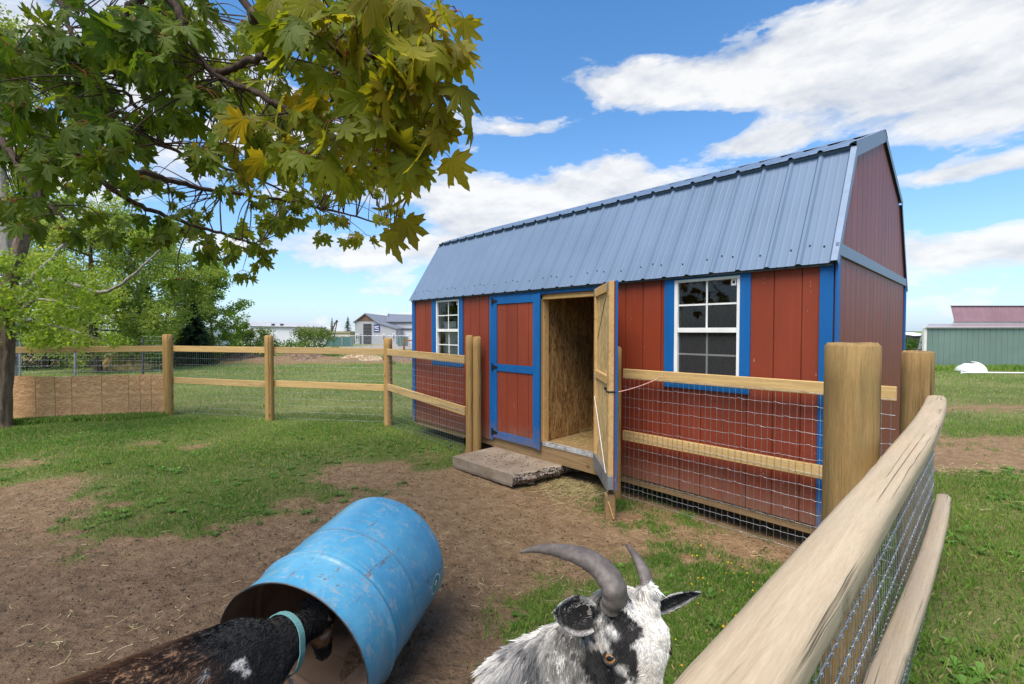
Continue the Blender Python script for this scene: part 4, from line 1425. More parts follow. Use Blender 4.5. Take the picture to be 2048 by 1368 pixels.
def wire_net(name, p0, p1, z0, z1, dv, dh, r, parent, kink=.006, knots=False, seed=0, sag=0.004, zslope=0.0):
    """woven stock wire between two plan points: upright stays and kinked line wires"""
    rs = np.random.default_rng(seed)
    a, b = Vector((*p0, 0)), Vector((*p1, 0))
    L_ = (b - a).length
    d = (b - a) / L_
    t = Tubes(4)
    nv = int(L_ / dv)
    xs = [(i + .5) * L_ / nv for i in range(nv)]
    for s in xs:
        q = a + d * s
        lean = rs.normal(0, .004)
        t.add([(q.x, q.y, z0 + zslope * s), (q.x + d.x * lean, q.y + d.y * lean, (z0 + z1) / 2), (q.x, q.y, z1)], r)
    nh = int(round((z1 - z0) / dh))
    for j in range(nh + 1):
        z = z0 + (z1 - z0) * j / nh
        pts = []
        ph = rs.random() * 6
        for i, s in enumerate(np.linspace(0, L_, nv * 2 + 1)):
            q = a + d * s
            k = (kink * (.8 + .6 * rs.random()) if (i + j * 3) % 11 == 0 else kink * .22 * rs.normal()) + sag * math.sin(s * 1.3 + ph)
            pts.append((q.x, q.y, z + k + zslope * s * (1 - j / nh)))
        t.add(pts, r * 1.25)
        if knots and 0 < j < nh + 1:
            for s in xs:
                q = a + d * s
                m_ = 7
                pts = [(q.x + d.x * (.0085 * math.cos(u)) - d.y * .0065 * math.sin(u * 2), q.y + d.y * (.0085 * math.cos(u)) + d.x * .0065 * math.sin(u * 2), z + .0085 * math.sin(u)) for u in np.linspace(0, 6.28, m_)]
                t.add(pts, r * .95)
    o = t.build(name, MAT['galv'], parent)
    return o


# post-and-rail fence round the pen: bases measured on the ground
FP = [(-7.231, 9.624), (-4.763, 8.983), (-2.316, 8.555), (-0.6025, 6.50)]
fence = empty('rail_fence', (FP[1][0], FP[1][1], 0))
tag(fence, 'timber post and rail fence with wire mesh along the far side of the pen', 'fence')
for i, (p, h, cr) in enumerate(((FP[0], 1.705, 4.8), (FP[1], 1.675, 5.3), (FP[2], 1.64, 4.3), (FP[3], 1.715, 4.0))):
    r = (.088, .080, .078, .055)[i]
    round_post('post', (p[0], p[1], zat(*p)), h, r, MAT['post'], fence, (cr, .022), seed=i)
round_post('post', (-.492, 6.45, zat(-.492, 6.45)), 1.70, .058, MAT['post'], fence, None, seed=9)
LEFT_END = (-9.86, 8.80)
spans = [(LEFT_END, FP[0]), (FP[0], FP[1]), (FP[1], FP[2]), (FP[2], FP[3])]
for i, (p, q) in enumerate(spans):
    P, Q = Vector((*p, 0)), Vector((*q, 0))
    d = (Q - P).normalized()
    nrm = Vector((d.y, -d.x, 0))
    if nrm.y > 0: nrm = -nrm
    off = nrm * (-.06 if i < 3 else .035)   # rails are fixed to the far face of the posts, to the near face by the shed
    a, b = P + d * .06 + off, Q - d * .06 + off
    za = 1.40, 1.40, 1.395, 1.385
    zb = 1.40, 1.395, 1.385, 1.365
    member('rail', (a.x, a.y, za[i]), (b.x, b.y, zb[i]), .038, .12, MAT['rail'], fence)
    if i:
        member('rail', (a.x, a.y, .735), (b.x, b.y, (.73, .715, .70, .63)[i]), .038, .125, MAT['rail'], fence)
    n2_ = nrm * (-.03 if i < 3 else .026)
    wire_net('wire_mesh', (a.x + n2_.x, a.y + n2_.y), (b.x + n2_.x, b.y + n2_.y), .05, 1.33, .0508, .127 if i < 3 else .1016, (.0012, .0012, .0012, .0015)[i], fence, .004, seed=i)
    # the near face of the last span also carries wire
    if False:
        n3 = nrm * .03
        wire_net('wire_mesh', (a.x + n3.x, a.y + n3.y), (b.x + n3.x, b.y + n3.y), .05, 1.33, .0508, .1016, .0014, fence, .006, seed=20)
    # end posts of the line off to the left
round_post('post', (LEFT_END[0] - .03, LEFT_END[1] + .02, 0), 1.62, .08, MAT['post'], fence, None, seed=30)

# strand-board panels closing the bay by the tree
pan = empty('strand_board_barrier', (-8.54, 9.24, 0))
tag(pan, 'low barrier of strand-board panels between the old trunk and the first fence post', 'barrier')
a, b = Vector((-9.84, 8.81, 0)), Vector((-7.33, 9.63, 0))
d = (b - a).normalized(); nn = Vector((d.y, -d.x, 0))
cuts = [0, .20, .315, .415, .60, .77, .845, .918, 1.0]
L_ = (b - a).length
for i in range(8):
    p, q = a + d * (cuts[i] * L_ + .004), a + d * (cuts[i + 1] * L_ - .004)
    w_ = (q - p).length
    V, Fc = cbox_data(0, w_, -.006, .006, .0, .865 + .008 * math.sin(i * 2.3) + .03 * (i < 1), .001)
    o = mesh('panel', V, Fc, MAT['osb_h'])
    COL.objects.unlink(o)
    pp = p + nn * .02
    o.matrix_basis = Matrix.Translation(pp + Vector((0, 0, .005 - .0 * i))) @ Matrix.Rotation(math.atan2(d.y, d.x), 4, 'Z')
    link(o, pan, True)
for i in range(1, 8):
    p = a + d * (cuts[i] * L_)
    cbx = Tubes(4)
    cbx.add([(p.x + nn.x * .021, p.y + nn.y * .021, .02), (p.x + nn.x * .021, p.y + nn.y * .021, .855)], .005)
    cbx.build('joint', MAT['sill'], pan)
p, q = a + d * .05 - nn * .02, b - d * .02 - nn * .02
member('stringer', (p.x, p.y, .78), (q.x, q.y, .78), .04, .09, MAT['rail'], pan)
member('stringer', (p.x, p.y, .12), (q.x, q.y, .12), .04, .09, MAT['rail'], pan)

# mesh fence standing close in front of the shed wall, from the open door to the corner post
def sw(s, off, z=0.0):
    q = SHED_C + SU * s - SV * off
    return Vector((q[0], q[1], z))


wf = empty('mesh_fence', sw(.7, .15))
tag(wf, 'two-rail fence with woven wire close in front of the shed wall', 'fence')
round_post('post', sw(1.852, .135, zat(*sw(1.852, .135)[:2])), 1.62, .042, MAT['post'], wf, None, seed=41)
for z in (1.338, .704):
    member('rail', sw(1.765, .15, z), sw(-.40, .15, z + .008), .038, .1, MAT['rail'], wf)
A_, B_ = sw(1.75, .178), sw(-.40, .178)
wire_net('wire_mesh', (A_.x, A_.y), (B_.x, B_.y), .08, 1.305, .0508, .1016, .0015, wf, .007, seed=5)
# bungee holding the door back
bg_ = empty('bungee_cord', sw(1.6, .21, 1.22))
t = Tubes(6)
h_end = leaf_m @ Vector((LW + .004, .056, .972))
P = [h_end.lerp(sw(1.355, .205, 1.318), f) + Vector((0, 0, -.012 * math.sin(f * math.pi))) for f in np.linspace(0, 1, 9)]
t.add([tuple(v) for v in P], .0045)
pink = plain('pink_cord', (.62, .30, .26), .7, 0, .25, 60)
t.build('cord', pink, bg_)
t = Tubes(6)
e = sw(1.355, .205, 1.318)
ux = SU
t.add([tuple(e + Vector((SU[0] * k, SU[1] * k, z))) for k, z in ((0, 0), (-.03, .006), (-.055, .02), (-.06, .045), (-.045, .05))], .003)
t.build('hook', MAT['galv'], bg_)
tag(bg_, 'pink bungee cord hooked from the open door to the mesh fence', 'bungee cord')

# pole fence beside the camera: two heavy posts inside, two weathered poles and woven wire outside
pf = empty('pole_fence', (1.35, 1.8, 0))
tag(pf, 'weathered pole fence with two heavy round posts and galvanised mesh in the foreground', 'fence')
P1, P2 = (1.338, 1.80), (2.80, 3.16)
round_post('heavy_post', (P1[0], P1[1], zat(*P1)), 1.735, .092, MAT['bigpost'], pf, (5.55, .008), .012, seed=51)
round_post('heavy_post', (P2[0], P2[1], zat(*P2)), 1.63, .090, MAT['bigpost'], pf, (4.25, .045), .012, seed=52)


def pole(name, p0, p1, r, parent, flat=.0, seed=0, bend=None):
    """half-dressed pole, local X along it"""
    rs = np.random.default_rng(seed)
    L_ = (Vector(p1) - Vector(p0)).length
    n, m_ = 32, 60
    th = np.arange(n) * 2 * np.pi / n
    V, Fc = [], []
    wob = .03 * np.cos(2 * th + 1) + .015 * np.cos(3 * th)
    nz_ = rs.normal(0, 1, (m_ + 1, n))
    for j in range(m_ + 1):
        f = j / m_
        e_ = min(1, min(f, 1 - f) * m_ / 1.0 + .62) if j in (0, m_) else 1
        rr = r * (1 + wob + .03 * math.sin(f * 9 + seed) + .02 * math.sin(f * 23)) * e_ + nz_[j] * .0006
        by = bend(f) if bend else (0, 0)
        for a_, t_ in zip(rr, th):
            sq = (abs(math.cos(t_)) ** 3.2 + abs(math.sin(t_)) ** 3.2) ** (-1 / 3.2)
            y_, z_ = a_ * math.cos(t_) * sq * .96, a_ * math.sin(t_) * sq * .80
            if y_ > flat * r: y_ = flat * r          # dressed flat against the posts
            V.append((f * L_, y_ + by[0], z_ + by[1]))
    for j in range(m_):
        for i in range(n):
            a_, b_ = j * n + i, j * n + (i + 1) % n
            Fc.append((a_, a_ + n, b_ + n, b_))
    Fc.append(tuple(range(n))); Fc.append(tuple(m_ * n + i for i in range(n))[::-1])
    o = mesh(name, V, Fc, MAT['grey_rail'], None, smooth=True)
    COL.objects.unlink(o)
    place(o, p0, p1)
    return link(o, parent, True)


bendf = lambda f: (.045 * max(0, (f - .62) / .38) ** 2 - .012 * math.sin(f * 3.1), .018 * math.sin(f * 3.14))
pole('pole', (-.62, -.27, 1.30), (2.86, 3.02, 1.312), .056, pf, .75, 1, bendf)
pole('pole', (-.62, -.27, .66), (2.86, 3.02, .67), .042, pf, .75, 2, lambda f: (.02 * math.sin(f * 6), .01))
ddx, ddy = (2.86 + .62), (3.02 + .27)
dl = math.hypot(ddx, ddy); ddx /= dl; ddy /= dl
nx_, ny_ = ddy, -ddx
wire_net('wire_mesh', (-.62 - nx_ * .045, -.27 - ny_ * .045), (2.86 - nx_ * .045, 3.02 - ny_ * .045), .03, 1.27, .0508, .1016, .0018, pf, .004, True, seed=8)
# ------------------------------------------------------------------ blue drum lying on its side
def drum_mat(inner=False):
    m, nt, p = new_mat('drum_inside' if inner else 'drum_paint')
    v = coords(nt)
    n_ = noise_t(nt, v, 3.0, 6, .65)
    scr = noise_t(nt, coords(nt, (6, 6, 15)), 1.6, 6, .75, .6)
    fine = noise_t(nt, v, 46, 5, .75)
    if inner:
        c = ramp(nt, n_, [(.3, (.13, .088, .064)), (.7, (.27, .185, .135))])
        setp(nt, p, base=c, rough=.8, spec=.2)
        return m
    paint = ramp(nt, n_, [(.3, (.045, .225, .40)), (.55, (.080, .31, .49)), (.75, (.17, .40, .53))])
    scuff = ramp(nt, math_n(nt, 'ADD', math_n(nt, 'MULTIPLY', scr, .6), math_n(nt, 'MULTIPLY', fine, .4)), [(.52, 0.0), (.60, 1.0)])
    c = mixc(nt, math_n(nt, 'MULTIPLY', scuff, .55), paint, (.36, .38, .37))
    rust = ramp(nt, math_n(nt, 'ADD', math_n(nt, 'MULTIPLY', fine, .55), math_n(nt, 'MULTIPLY', n_, .45)), [(.60, 0.0), (.65, 1.0)])
    rust2 = math_n(nt, 'MULTIPLY', ramp(nt, noise_t(nt, coords(nt, (5, 5, 1.4)), 2.6, 6, .75), [(.60, 0.0), (.66, 1.0)]), ramp(nt, fine, [(.42, 0.0), (.55, 1.0)]))
    rr = math_n(nt, 'MAXIMUM', rust, rust2)
    wear = node(nt, 'ShaderNodeAttribute', attribute_name='wear').outputs['Fac']
    rr = math_n(nt, 'MAXIMUM', rr, math_n(nt, 'MULTIPLY', wear, ramp(nt, fine, [(.40, 0.0), (.56, 1.0)])))
    c = mixc(nt, math_n(nt, 'MULTIPLY', rr, .85), c, (.115, .060, .035))
    low = node(nt, 'ShaderNodeAttribute', attribute_name='splash').outputs['Fac']
    c = mixc(nt, math_n(nt, 'MULTIPLY', low, math_n(nt, 'MULTIPLY_ADD', n_, .8, .1)), c, (.16, .11, .075))
    setp(nt, p, base=c, rough=math_n(nt, 'MULTIPLY_ADD', rr, .4, .30), spec=.5, normal=bump(nt, math_n(nt, 'ADD', n_, math_n(nt, 'MULTIPLY', fine, .12)), .25, .01))
    return m


ba = Vector((math.sin(BAR_AZ) * math.cos(BAR_TILT), math.cos(BAR_AZ) * math.cos(BAR_TILT), math.sin(BAR_TILT)))
bb = Vector((math.cos(BAR_AZ), -math.sin(BAR_AZ), 0))
bc = bb.cross(ba)
drum = empty('blue_drum', (BAR_C[0] + .1, BAR_C[1] + .4, 0))
tag(drum, 'battered blue steel drum lying on its side with an open end', 'drum')
# local z along the drum
dm = Matrix((bb, bc, ba)).transposed().to_4x4()
dm.translation = Vector(BAR_C)


def drum_shell(r_off, flip):
    prof = []
    for f in np.linspace(0, 1, 90):
        h = .014 * math.exp(-((f - .273) / .016) ** 2) + .004 * math.exp(-((f - .554) / .006) ** 2)
        prof.append((f * BAR_L, BAR_R + h - .006 * math.exp(-((f - .30) / .010) ** 2)))
    n = 120
    V, Fc, W, S = [], [], [], []
    for (z, r) in prof:
        for i in range(n):
            t_ = i * 2 * math.pi / n
            dent = .010 * math.exp(-((t_ - 1.3) / .5) ** 2 - ((z - .35) / .2) ** 2) + .008 * math.exp(-((t_ - .5) / .35) ** 2 - ((z - .6) / .14) ** 2) + .006 * math.exp(-((t_ - 2.2) / .5) ** 2 - ((z - .12) / .14) ** 2)
            rr = r + r_off - dent + .003 * math.sin(2 * t_ + 1) * (1 - z / BAR_L)
            V.append((rr * math.cos(t_), rr * math.sin(t_), z))
            W.append(max(.55 * math.exp(-(z / .012) ** 2), .75 * math.exp(-((z / BAR_L - .554) / .008) ** 2), .55 * math.exp(-((z / BAR_L - .257) / .008) ** 2), .55 * math.exp(-((z / BAR_L - 1) / .012) ** 2)))
            S.append(max(0, min(1, (-math.sin(t_) - .15) * 1.8)))
    m_ = len(prof)
    for j in range(m_ - 1):
        for i in range(n):
            a, b = j * n + i, j * n + (i + 1) % n
            f = (a, b, b + n, a + n)
            Fc.append(f[::-1] if flip else f)
    return V, Fc, W, S


V, Fc, W, S = drum_shell(0, False)
o = mesh('shell', V, Fc, drum_mat(), None, smooth=True)
o.data.attributes.new('wear', 'FLOAT', 'POINT').data.foreach_set('value', np.array(W, np.float32))
o.data.attributes.new('splash', 'FLOAT', 'POINT').data.foreach_set('value', np.array(S, np.float32))
COL.objects.unlink(o); o.matrix_basis = dm; shell = link(o, drum, True)
V, Fc, W, S = drum_shell(-.003, True)
o = mesh('lining', V, Fc, drum_mat(True), None, smooth=True)
COL.objects.unlink(o); o.matrix_basis = dm; link(o, drum, True)
# rolled lip of the cut end, closed far end
t = Tubes(6)
th = np.linspace(0, 2 * np.pi, 121)
t.add(np.stack([(BAR_R - .0015) * np.cos(th), (BAR_R - .0015) * np.sin(th), np.full(121, .0)], -1), .0028)
o = t.build('cut_edge', plain('raw_steel_edge', (.10, .085, .075), .5, .5, .3, 30)); COL.objects.unlink(o); o.matrix_basis = dm; link(o, drum, True)
Vd = [(0, 0, BAR_L - .02)] + [((BAR_R - .002) * math.cos(a), (BAR_R - .002) * math.sin(a), BAR_L - .006) for a in np.linspace(0, 2 * math.pi, 64, endpoint=False)]
o = mesh('end_plate', Vd, [(0, 1 + i, 1 + (i + 1) % 64) for i in range(64)], drum_mat(True)); COL.objects.unlink(o); o.matrix_basis = dm; link(o, drum, True)
# old round label on the side
def decal(name, r0, r1, t0, z0, mat, off):
    V, Fc = [], []
    n = 28
    for rr in (r0, r1):
        for i in range(n):
            a = i * 2 * math.pi / n
            t_, z = t0 + rr * math.cos(a) / BAR_R, z0 + rr * math.sin(a)
            V.append(((BAR_R + off) * math.cos(t_), (BAR_R + off) * math.sin(t_), z))
    for i in range(n):
        j = (i + 1) % n
        Fc.append((i, j, n + j, n + i))
    o = mesh(name, V, Fc, mat); COL.objects.unlink(o)
    link(o, shell, False)


teal = plain('label_teal', (.03, .27, .30), .5, 0, .3, 30)
decal('label', .0005, .048, -.12, BAR_L * .86, teal, .0022)
decal('label_ring', .047, .053, -.12, BAR_L * .86, MAT['white'], .0028)
decal('label_mark', .006, .015, -.10, BAR_L * .86, MAT['white'], .0032)
decal('label_mark', .001, .008, -.05, BAR_L * .775, MAT['white'], .0022)

# ------------------------------------------------------------------ animals: bodies grown as one skin round a skeleton
def rcone(p, a, b, r0, r1):
    a, b = np.array(a, float), np.array(b, float)
    ab = b - a
    t = np.clip(((p - a) @ ab) / max(ab @ ab, 1e-9), 0, 1)
    return np.linalg.norm(p - a - t[..., None] * ab, axis=-1) - (r0 + (r1 - r0) * t)


def elli(p, c, r, M):
    q = (p - np.array(c, float)) @ np.array(M, float).T / np.array(r, float)
    k0 = np.linalg.norm(q, axis=-1)
    return (k0 - 1) * min(r)


def skin(prims, res, k=.03):
    """surface nets round a smooth union of cones and ellipsoids"""
    lo = np.min([np.minimum(np.array(q[1]) - .25, np.array(q[2]) - .25) if q[0] == 'c' else np.array(q[1]) - max(q[2]) - .05 for q in prims], 0)
    hi = np.max([np.maximum(np.array(q[1]) + .25, np.array(q[2]) + .25) if q[0] == 'c' else np.array(q[1]) + max(q[2]) + .05 for q in prims], 0)
    n = np.ceil((hi - lo) / res).astype(int) + 1
    ax = [lo[i] + np.arange(n[i]) * res for i in range(3)]
    G = np.stack(np.meshgrid(*ax, indexing='ij'), -1).astype(np.float32)
    D = None
    for q in prims:
        kk = k
        if q[0] == 'c':
            d = rcone(G, *q[1:5]); kk = q[5] if len(q) > 5 else k
        else:
            d = elli(G, *q[1:4]); kk = q[4] if len(q) > 4 else k
        if D is None:
            D = d
        else:
            h = np.clip(.5 + .5 * (D - d) / kk, 0, 1)
            D = D * (1 - h) + d * h - kk * h * (1 - h)
    s = D < 0
    cells = [D[i:n[0] - 1 + i, j:n[1] - 1 + j, l:n[2] - 1 + l] for i in (0, 1) for j in (0, 1) for l in (0, 1)]
    offs = [(i, j, l) for i in (0, 1) for j in (0, 1) for l in (0, 1)]
    ins = sum((c < 0).astype(int) for c in cells)
    act = (ins > 0) & (ins < 8)
    idx = -np.ones(act.shape, int)
    idx[act] = np.arange(act.sum())
    ci = np.argwhere(act)
    vals = np.stack([c[act] for c in cells], -1)
    acc = np.zeros((len(ci), 3)); cnt = np.zeros(len(ci))
    for a in range(8):
        for b in range(a + 1, 8):
            df = [abs(offs[a][i] - offs[b][i]) for i in range(3)]
            if sum(df) != 1: continue
            va, vb = vals[:, a], vals[:, b]
            m = (va < 0) != (vb < 0)
            t = np.where(m, va / np.where(m, va - vb, 1), 0)
            P = np.array(offs[a]) + t[:, None] * (np.array(offs[b]) - np.array(offs[a]))
            acc += P * m[:, None]; cnt += m
    V = lo + (ci + acc / cnt[:, None]) * res
    Q = []
    for axis in range(3):
        o1, o2 = [i for i in range(3) if i != axis]
        sl0 = [slice(1, n[i] - 1) for i in range(3)]; sl0[axis] = slice(0, n[axis] - 1)
        sl1 = list(sl0); sl1[axis] = slice(1, n[axis])
        a, b = s[tuple(sl0)], s[tuple(sl1)]
        e = np.argwhere(a != b)
        flip = a[a != b]
        base = e.copy(); base[:, o1] += 1; base[:, o2] += 1
        def cid(d1, d2):
            c = base.copy(); c[:, o1] -= d1; c[:, o2] -= d2
            return idx[c[:, 0], c[:, 1], c[:, 2]]
        q = np.stack([cid(0, 0), cid(1, 0), cid(1, 1), cid(0, 1)], -1)
        if axis == 1: flip = ~flip
        q[~flip] = q[~flip][:, ::-1]
        Q.append(q)
    Q = np.concatenate(Q)
    Q = Q[(Q >= 0).all(1)]
    return V, Q


def vnormals(V, Q):
    N = np.zeros_like(V)
    fn = np.cross(V[Q[:, 2]] - V[Q[:, 0]], V[Q[:, 3]] - V[Q[:, 1]])
    for k in range(4): np.add.at(N, Q[:, k], fn)
    return N / (np.linalg.norm(N, axis=1)[:, None] + 1e-12)


def coat_mat(name, rough=.75):
    m, nt, p = new_mat(name)
    c = node(nt, 'ShaderNodeAttribute', attribute_name='coat').outputs['Color']
    setp(nt, p, base=c, rough=rough, spec=.25, sheen=.15)
    return m


MAT['coat'] = coat_mat('goat_coat')
MAT['fur'] = coat_mat('goat_fur', .6)


def fur(name, V, Q, N, count, length, lay, color, width, parent, seed, keepf=None):
    """short curved hairs laid over the skin; lay(P,N) gives the direction they are combed"""
    rs = np.random.default_rng(seed)
    ar = np.linalg.norm(np.cross(V[Q[:, 2]] - V[Q[:, 0]], V[Q[:, 3]] - V[Q[:, 1]]), axis=1)
    if keepf is not None:
        ar = ar * keepf(V[Q].mean(1))
    f = rs.choice(len(Q), count, p=ar / ar.sum())
    a, b = rs.random((2, count, 1))
    P = V[Q[f, 0]] * (1 - a) * (1 - b) + V[Q[f, 1]] * a * (1 - b) + V[Q[f, 2]] * a * b + V[Q[f, 3]] * (1 - a) * b
    Nn = N[Q[f, 0]] * (1 - a) * (1 - b) + N[Q[f, 1]] * a * (1 - b) + N[Q[f, 2]] * a * b + N[Q[f, 3]] * (1 - a) * b
    Nn /= np.linalg.norm(Nn, axis=1)[:, None]
    D = lay(P, Nn)
    D = D - Nn * (D * Nn).sum(1)[:, None]
    D /= np.linalg.norm(D, axis=1)[:, None] + 1e-9
    jt = rs.normal(0, .16, D.shape)
    D = D + jt - Nn * ((jt * Nn).sum(1)[:, None]) * .7
    # hairs hang together in locks
    cell = np.floor(P / .016).astype(int)
    hsh = ((cell[:, 0] * 73856093) ^ (cell[:, 1] * 19349663) ^ (cell[:, 2] * 83492791)) & 4095
    lock = np.random.default_rng(77).normal(0, 1, (4096, 4))
    lk_ = lock[hsh, :3]
    lk_ = lk_ - Nn * (lk_ * Nn).sum(1)[:, None]
    D = D + lk_ * .30
    L_ = length(P) * (.55 + .75 * rs.random(count))
    side = np.cross(Nn, D); side /= np.linalg.norm(side, axis=1)[:, None] + 1e-9
    w = (width * (.6 + .8 * rs.random(count)))[:, None]
    p0 = P - Nn * .002
    p1 = P + Nn * (L_ * .24)[:, None] + D * (L_ * .45)[:, None]
    p2 = P + Nn * (L_ * .26)[:, None] + D * (L_ * 1.05)[:, None]
    VV = np.stack([p0 - side * w, p0 + side * w, p1 + side * w * .8, p2], 1)
    base = np.arange(count)[:, None] * 4
    T = np.concatenate([base + np.array([0, 1, 2]), base + np.array([0, 2, 3])], 0)
    C = color(P) * (.74 + .40 * rs.random((count, 1))) * (1 + .13 * np.clip(lock[hsh, 3:4], -2, 1.5))
    return np_mesh(name, VV.reshape(-1, 3), T, MAT['fur'], parent, True, True, {'coat': np.repeat(np.clip(C, 0, 1), 4, 0)})


def n3(P, s, seed=0):
    return fbm(P[:, 0] * s + P[:, 2] * s * .7 + seed, P[:, 1] * s + P[:, 2] * s * .61 + seed * 1.7, 3)


def sweep(name, pts, rad, mat, parent, n=16, flat=1.0, rings=0.0, seed=0):
    """smooth tapering horn through control points"""
    pts = [Vector(p) for p in pts]
    m_ = 60
    P, Rr = [], []
    k = len(pts) - 1
    for i in range(m_ + 1):
        u = i / m_ * k
        j = min(int(u), k - 1); f = u - j
        p0, p1, p2, p3 = pts[max(j - 1, 0)], pts[j], pts[j + 1], pts[min(j + 2, k)]
        P.append(.5 * ((2 * p1) + (p2 - p0) * f + (2 * p0 - 5 * p1 + 4 * p2 - p3) * f * f + (3 * p1 - p0 - 3 * p2 + p3) * f ** 3))
        Rr.append((rad[j] * (1 - f) + rad[j + 1] * f) * (1 + rings * math.sin(i * 1.25) * (1 - i / m_)))
    V, Fc = [], []
    prev = None
    for i in range(m_ + 1):
        T = (P[min(i + 1, m_)] - P[max(i - 1, 0)]).normalized()
        A = prev - T * prev.dot(T) if prev else T.orthogonal()
        A.normalize(); prev = A
        B = T.cross(A)
        for a in range(n):
            t_ = a * 2 * math.pi / n
            rr = Rr[i]
            V.append(tuple(P[i] + A * math.cos(t_) * rr + B * math.sin(t_) * rr * flat))
    for i in range(m_):
        for a in range(n):
            q, w = i * n + a, i * n + (a + 1) % n
            Fc.append((q, w, w + n, q + n))
    Fc.append(tuple(range(n))[::-1]); Fc.append(tuple(m_ * n + a for a in range(n)))
    return mesh(name, V, Fc, mat, parent, True, True)


def horn_mat():
    m, nt, p = new_mat('horn')
    g = noise_t(nt, coords(nt, (60, 60, 60)), 1.0, 5, .7)
    big = noise_t(nt, coords(nt), 14, 4)
    c = ramp(nt, math_n(nt, 'ADD', math_n(nt, 'MULTIPLY', g, .4), math_n(nt, 'MULTIPLY', big, .6)), [(.3, (.040, .033, .030)), (.5, (.115, .095, .084)), (.72, (.24, .205, .18))])
    setp(nt, p, base=c, rough=.55, spec=.4, normal=bump(nt, g, .35, .003))
    return m


MAT['horn'] = horn_mat()


def ear(name, base, tip, wid, facing, parent, c_out, c_in, cup=.5, curl=0.0):
    """leaf-shaped ear: a cupped shell with thickness, dark inside"""
    base, tip, facing = Vector(base), Vector(tip), Vector(facing).normalized()
    ax = (tip - base)
    L_ = ax.length; ax.normalize()
    fc = (facing - ax * facing.dot(ax)).normalized()
    sd = ax.cross(fc)
    V, Fc, C = [], [], []
    nu, nv = 14, 11
    for lay_, off in ((0, 0.0), (1, .004)):
        for i in range(nu):
            u = i / (nu - 1)
            w = wid * (math.sin(math.pi * min(1, (u * .86 + .14))) ** .75) * (1 - .25 * u) + .002
            for j in range(nv):
                v = j / (nv - 1) * 2 - 1
                ang_ = v * (1.35 - .5 * u)
                p = base + ax * (u * L_) + sd * (w * math.sin(ang_)) - fc * (w * cup * math.cos(ang_)) + fc * (curl * u * u)
                p = p - fc * off * (1 if lay_ else 0) * (1 - abs(v) * .6)
                V.append(tuple(p))
                edge = abs(v) > .72
                C.append(c_in if (lay_ == 0 and not edge) else c_out)
    m_ = nu * nv
    for lay_ in (0, 1):
        for i in range(nu - 1):
            for j in range(nv - 1):
                a = lay_ * m_ + i * nv + j
                f = (a, a + 1, a + nv + 1, a + nv)
                Fc.append(f if lay_ == 0 else f[::-1])
    for i in range(nu - 1):
        for j in (0, nv - 1):
            a = i * nv + j
            Fc.append((a, a + nv, a + nv + m_, a + m_))
    o = mesh(name, V, Fc, MAT['coat'], parent, True, True)
    C = np.array(C) * (.8 + .4 * rng.random((len(C), 1)))
    o.data.attributes.new('coat', 'FLOAT_COLOR', 'POINT').data.foreach_set('color', np.concatenate([C, np.ones((len(C), 1))], 1).astype(np.float32).ravel())
    Va, Qa = np.array(V), np.array([f for f in Fc if len(f) == 4])
    Na = vnormals(Va, Qa)
    axv = np.array(ax)
    inner_n = np.array(fc)
    def ear_col(P):
        d_ = ((P[:, None, ::1] - Va[None, ::7]) ** 2).sum(-1).argmin(1)
        return C[::7][d_]
    fur('ear_fur', Va, Qa, Na, 3500, lambda P: np.full(len(P), .0045), lambda P, n_: np.tile(axv, (len(P), 1)), ear_col, .0006, o, 9)
    return o


def eye(parent, c, look, up, r=.017):
    """amber goat eye with its slot pupil"""
    m, nt, p = new_mat('amber_eye')
    lk = Vector(look).normalized()
    c = Vector(c)
    sd = lk.cross(Vector(up)).normalized(); u2 = sd.cross(lk)
    V, Fc, mats = [], [], []
    n, k = 20, 10
    for i in range(k + 1):
        a = i / k * math.pi * .5
        for j in range(n):
            t_ = j * 2 * math.pi / n
            V.append(tuple(c + lk * (r * math.cos(a)) + (sd * math.cos(t_) + u2 * math.sin(t_)) * r * math.sin(a)))
    for i in range(k):
        for j in range(n):
            a, b = i * n + j, i * n + (j + 1) % n
            Fc.append((a, b, b + n, a + n))
    v = coords(nt)
    rel = node(nt, 'ShaderNodeVectorMath', {0: v, 1: tuple(c)}, operation='SUBTRACT').outputs[0]
    xx = node(nt, 'ShaderNodeVectorMath', {0: rel, 1: tuple(sd)}, operation='DOT_PRODUCT').outputs['Value']
    yy = node(nt, 'ShaderNodeVectorMath', {0: rel, 1: tuple(u2)}, operation='DOT_PRODUCT').outputs['Value']
    ex = math_n(nt, 'POWER', math_n(nt, 'DIVIDE', xx, r * .56), 2); ey = math_n(nt, 'POWER', math_n(nt, 'DIVIDE', yy, r * .30), 2)
    pup = math_n(nt, 'LESS_THAN', math_n(nt, 'ADD', ex, ey), 1.0)
    rad = math_n(nt, 'ADD', math_n(nt, 'POWER', math_n(nt, 'DIVIDE', xx, r * .92), 2), math_n(nt, 'POWER', math_n(nt, 'DIVIDE', yy, r * .80), 2))
    iris = ramp(nt, rad, [(0, (.22, .10, .03)), (.5, (.36, .17, .05)), (.75, (.16, .065, .022)), (.9, (.02, .015, .012))])
    setp(nt, p, base=mixc(nt, pup, iris, (.006, .005, .005)), rough=.22, spec=.4)
    # geometry is given in world space, so use its own coordinates
    return mesh('eye', V, Fc, m, parent, True, True)


# --- white and black horned goat at the fence ------------------------------------------------
hf = Vector((.14, -.58, -.80)).normalized()
hr = hf.cross(Vector((0, 0, 1))).normalized()
hu = hr.cross(hf)
roll = Matrix.Rotation(R(-4), 3, hf)
hr, hu = roll @ hr, roll @ hu
HP = at(1264, 1190, 1.11)
HS = 1.30


def H(a, b, c):
    """head frame: a towards the nose, b to its right, c out of the forehead (metres of a small goat)"""
    return HP + (hf * a + hr * b + hu * c) * HS


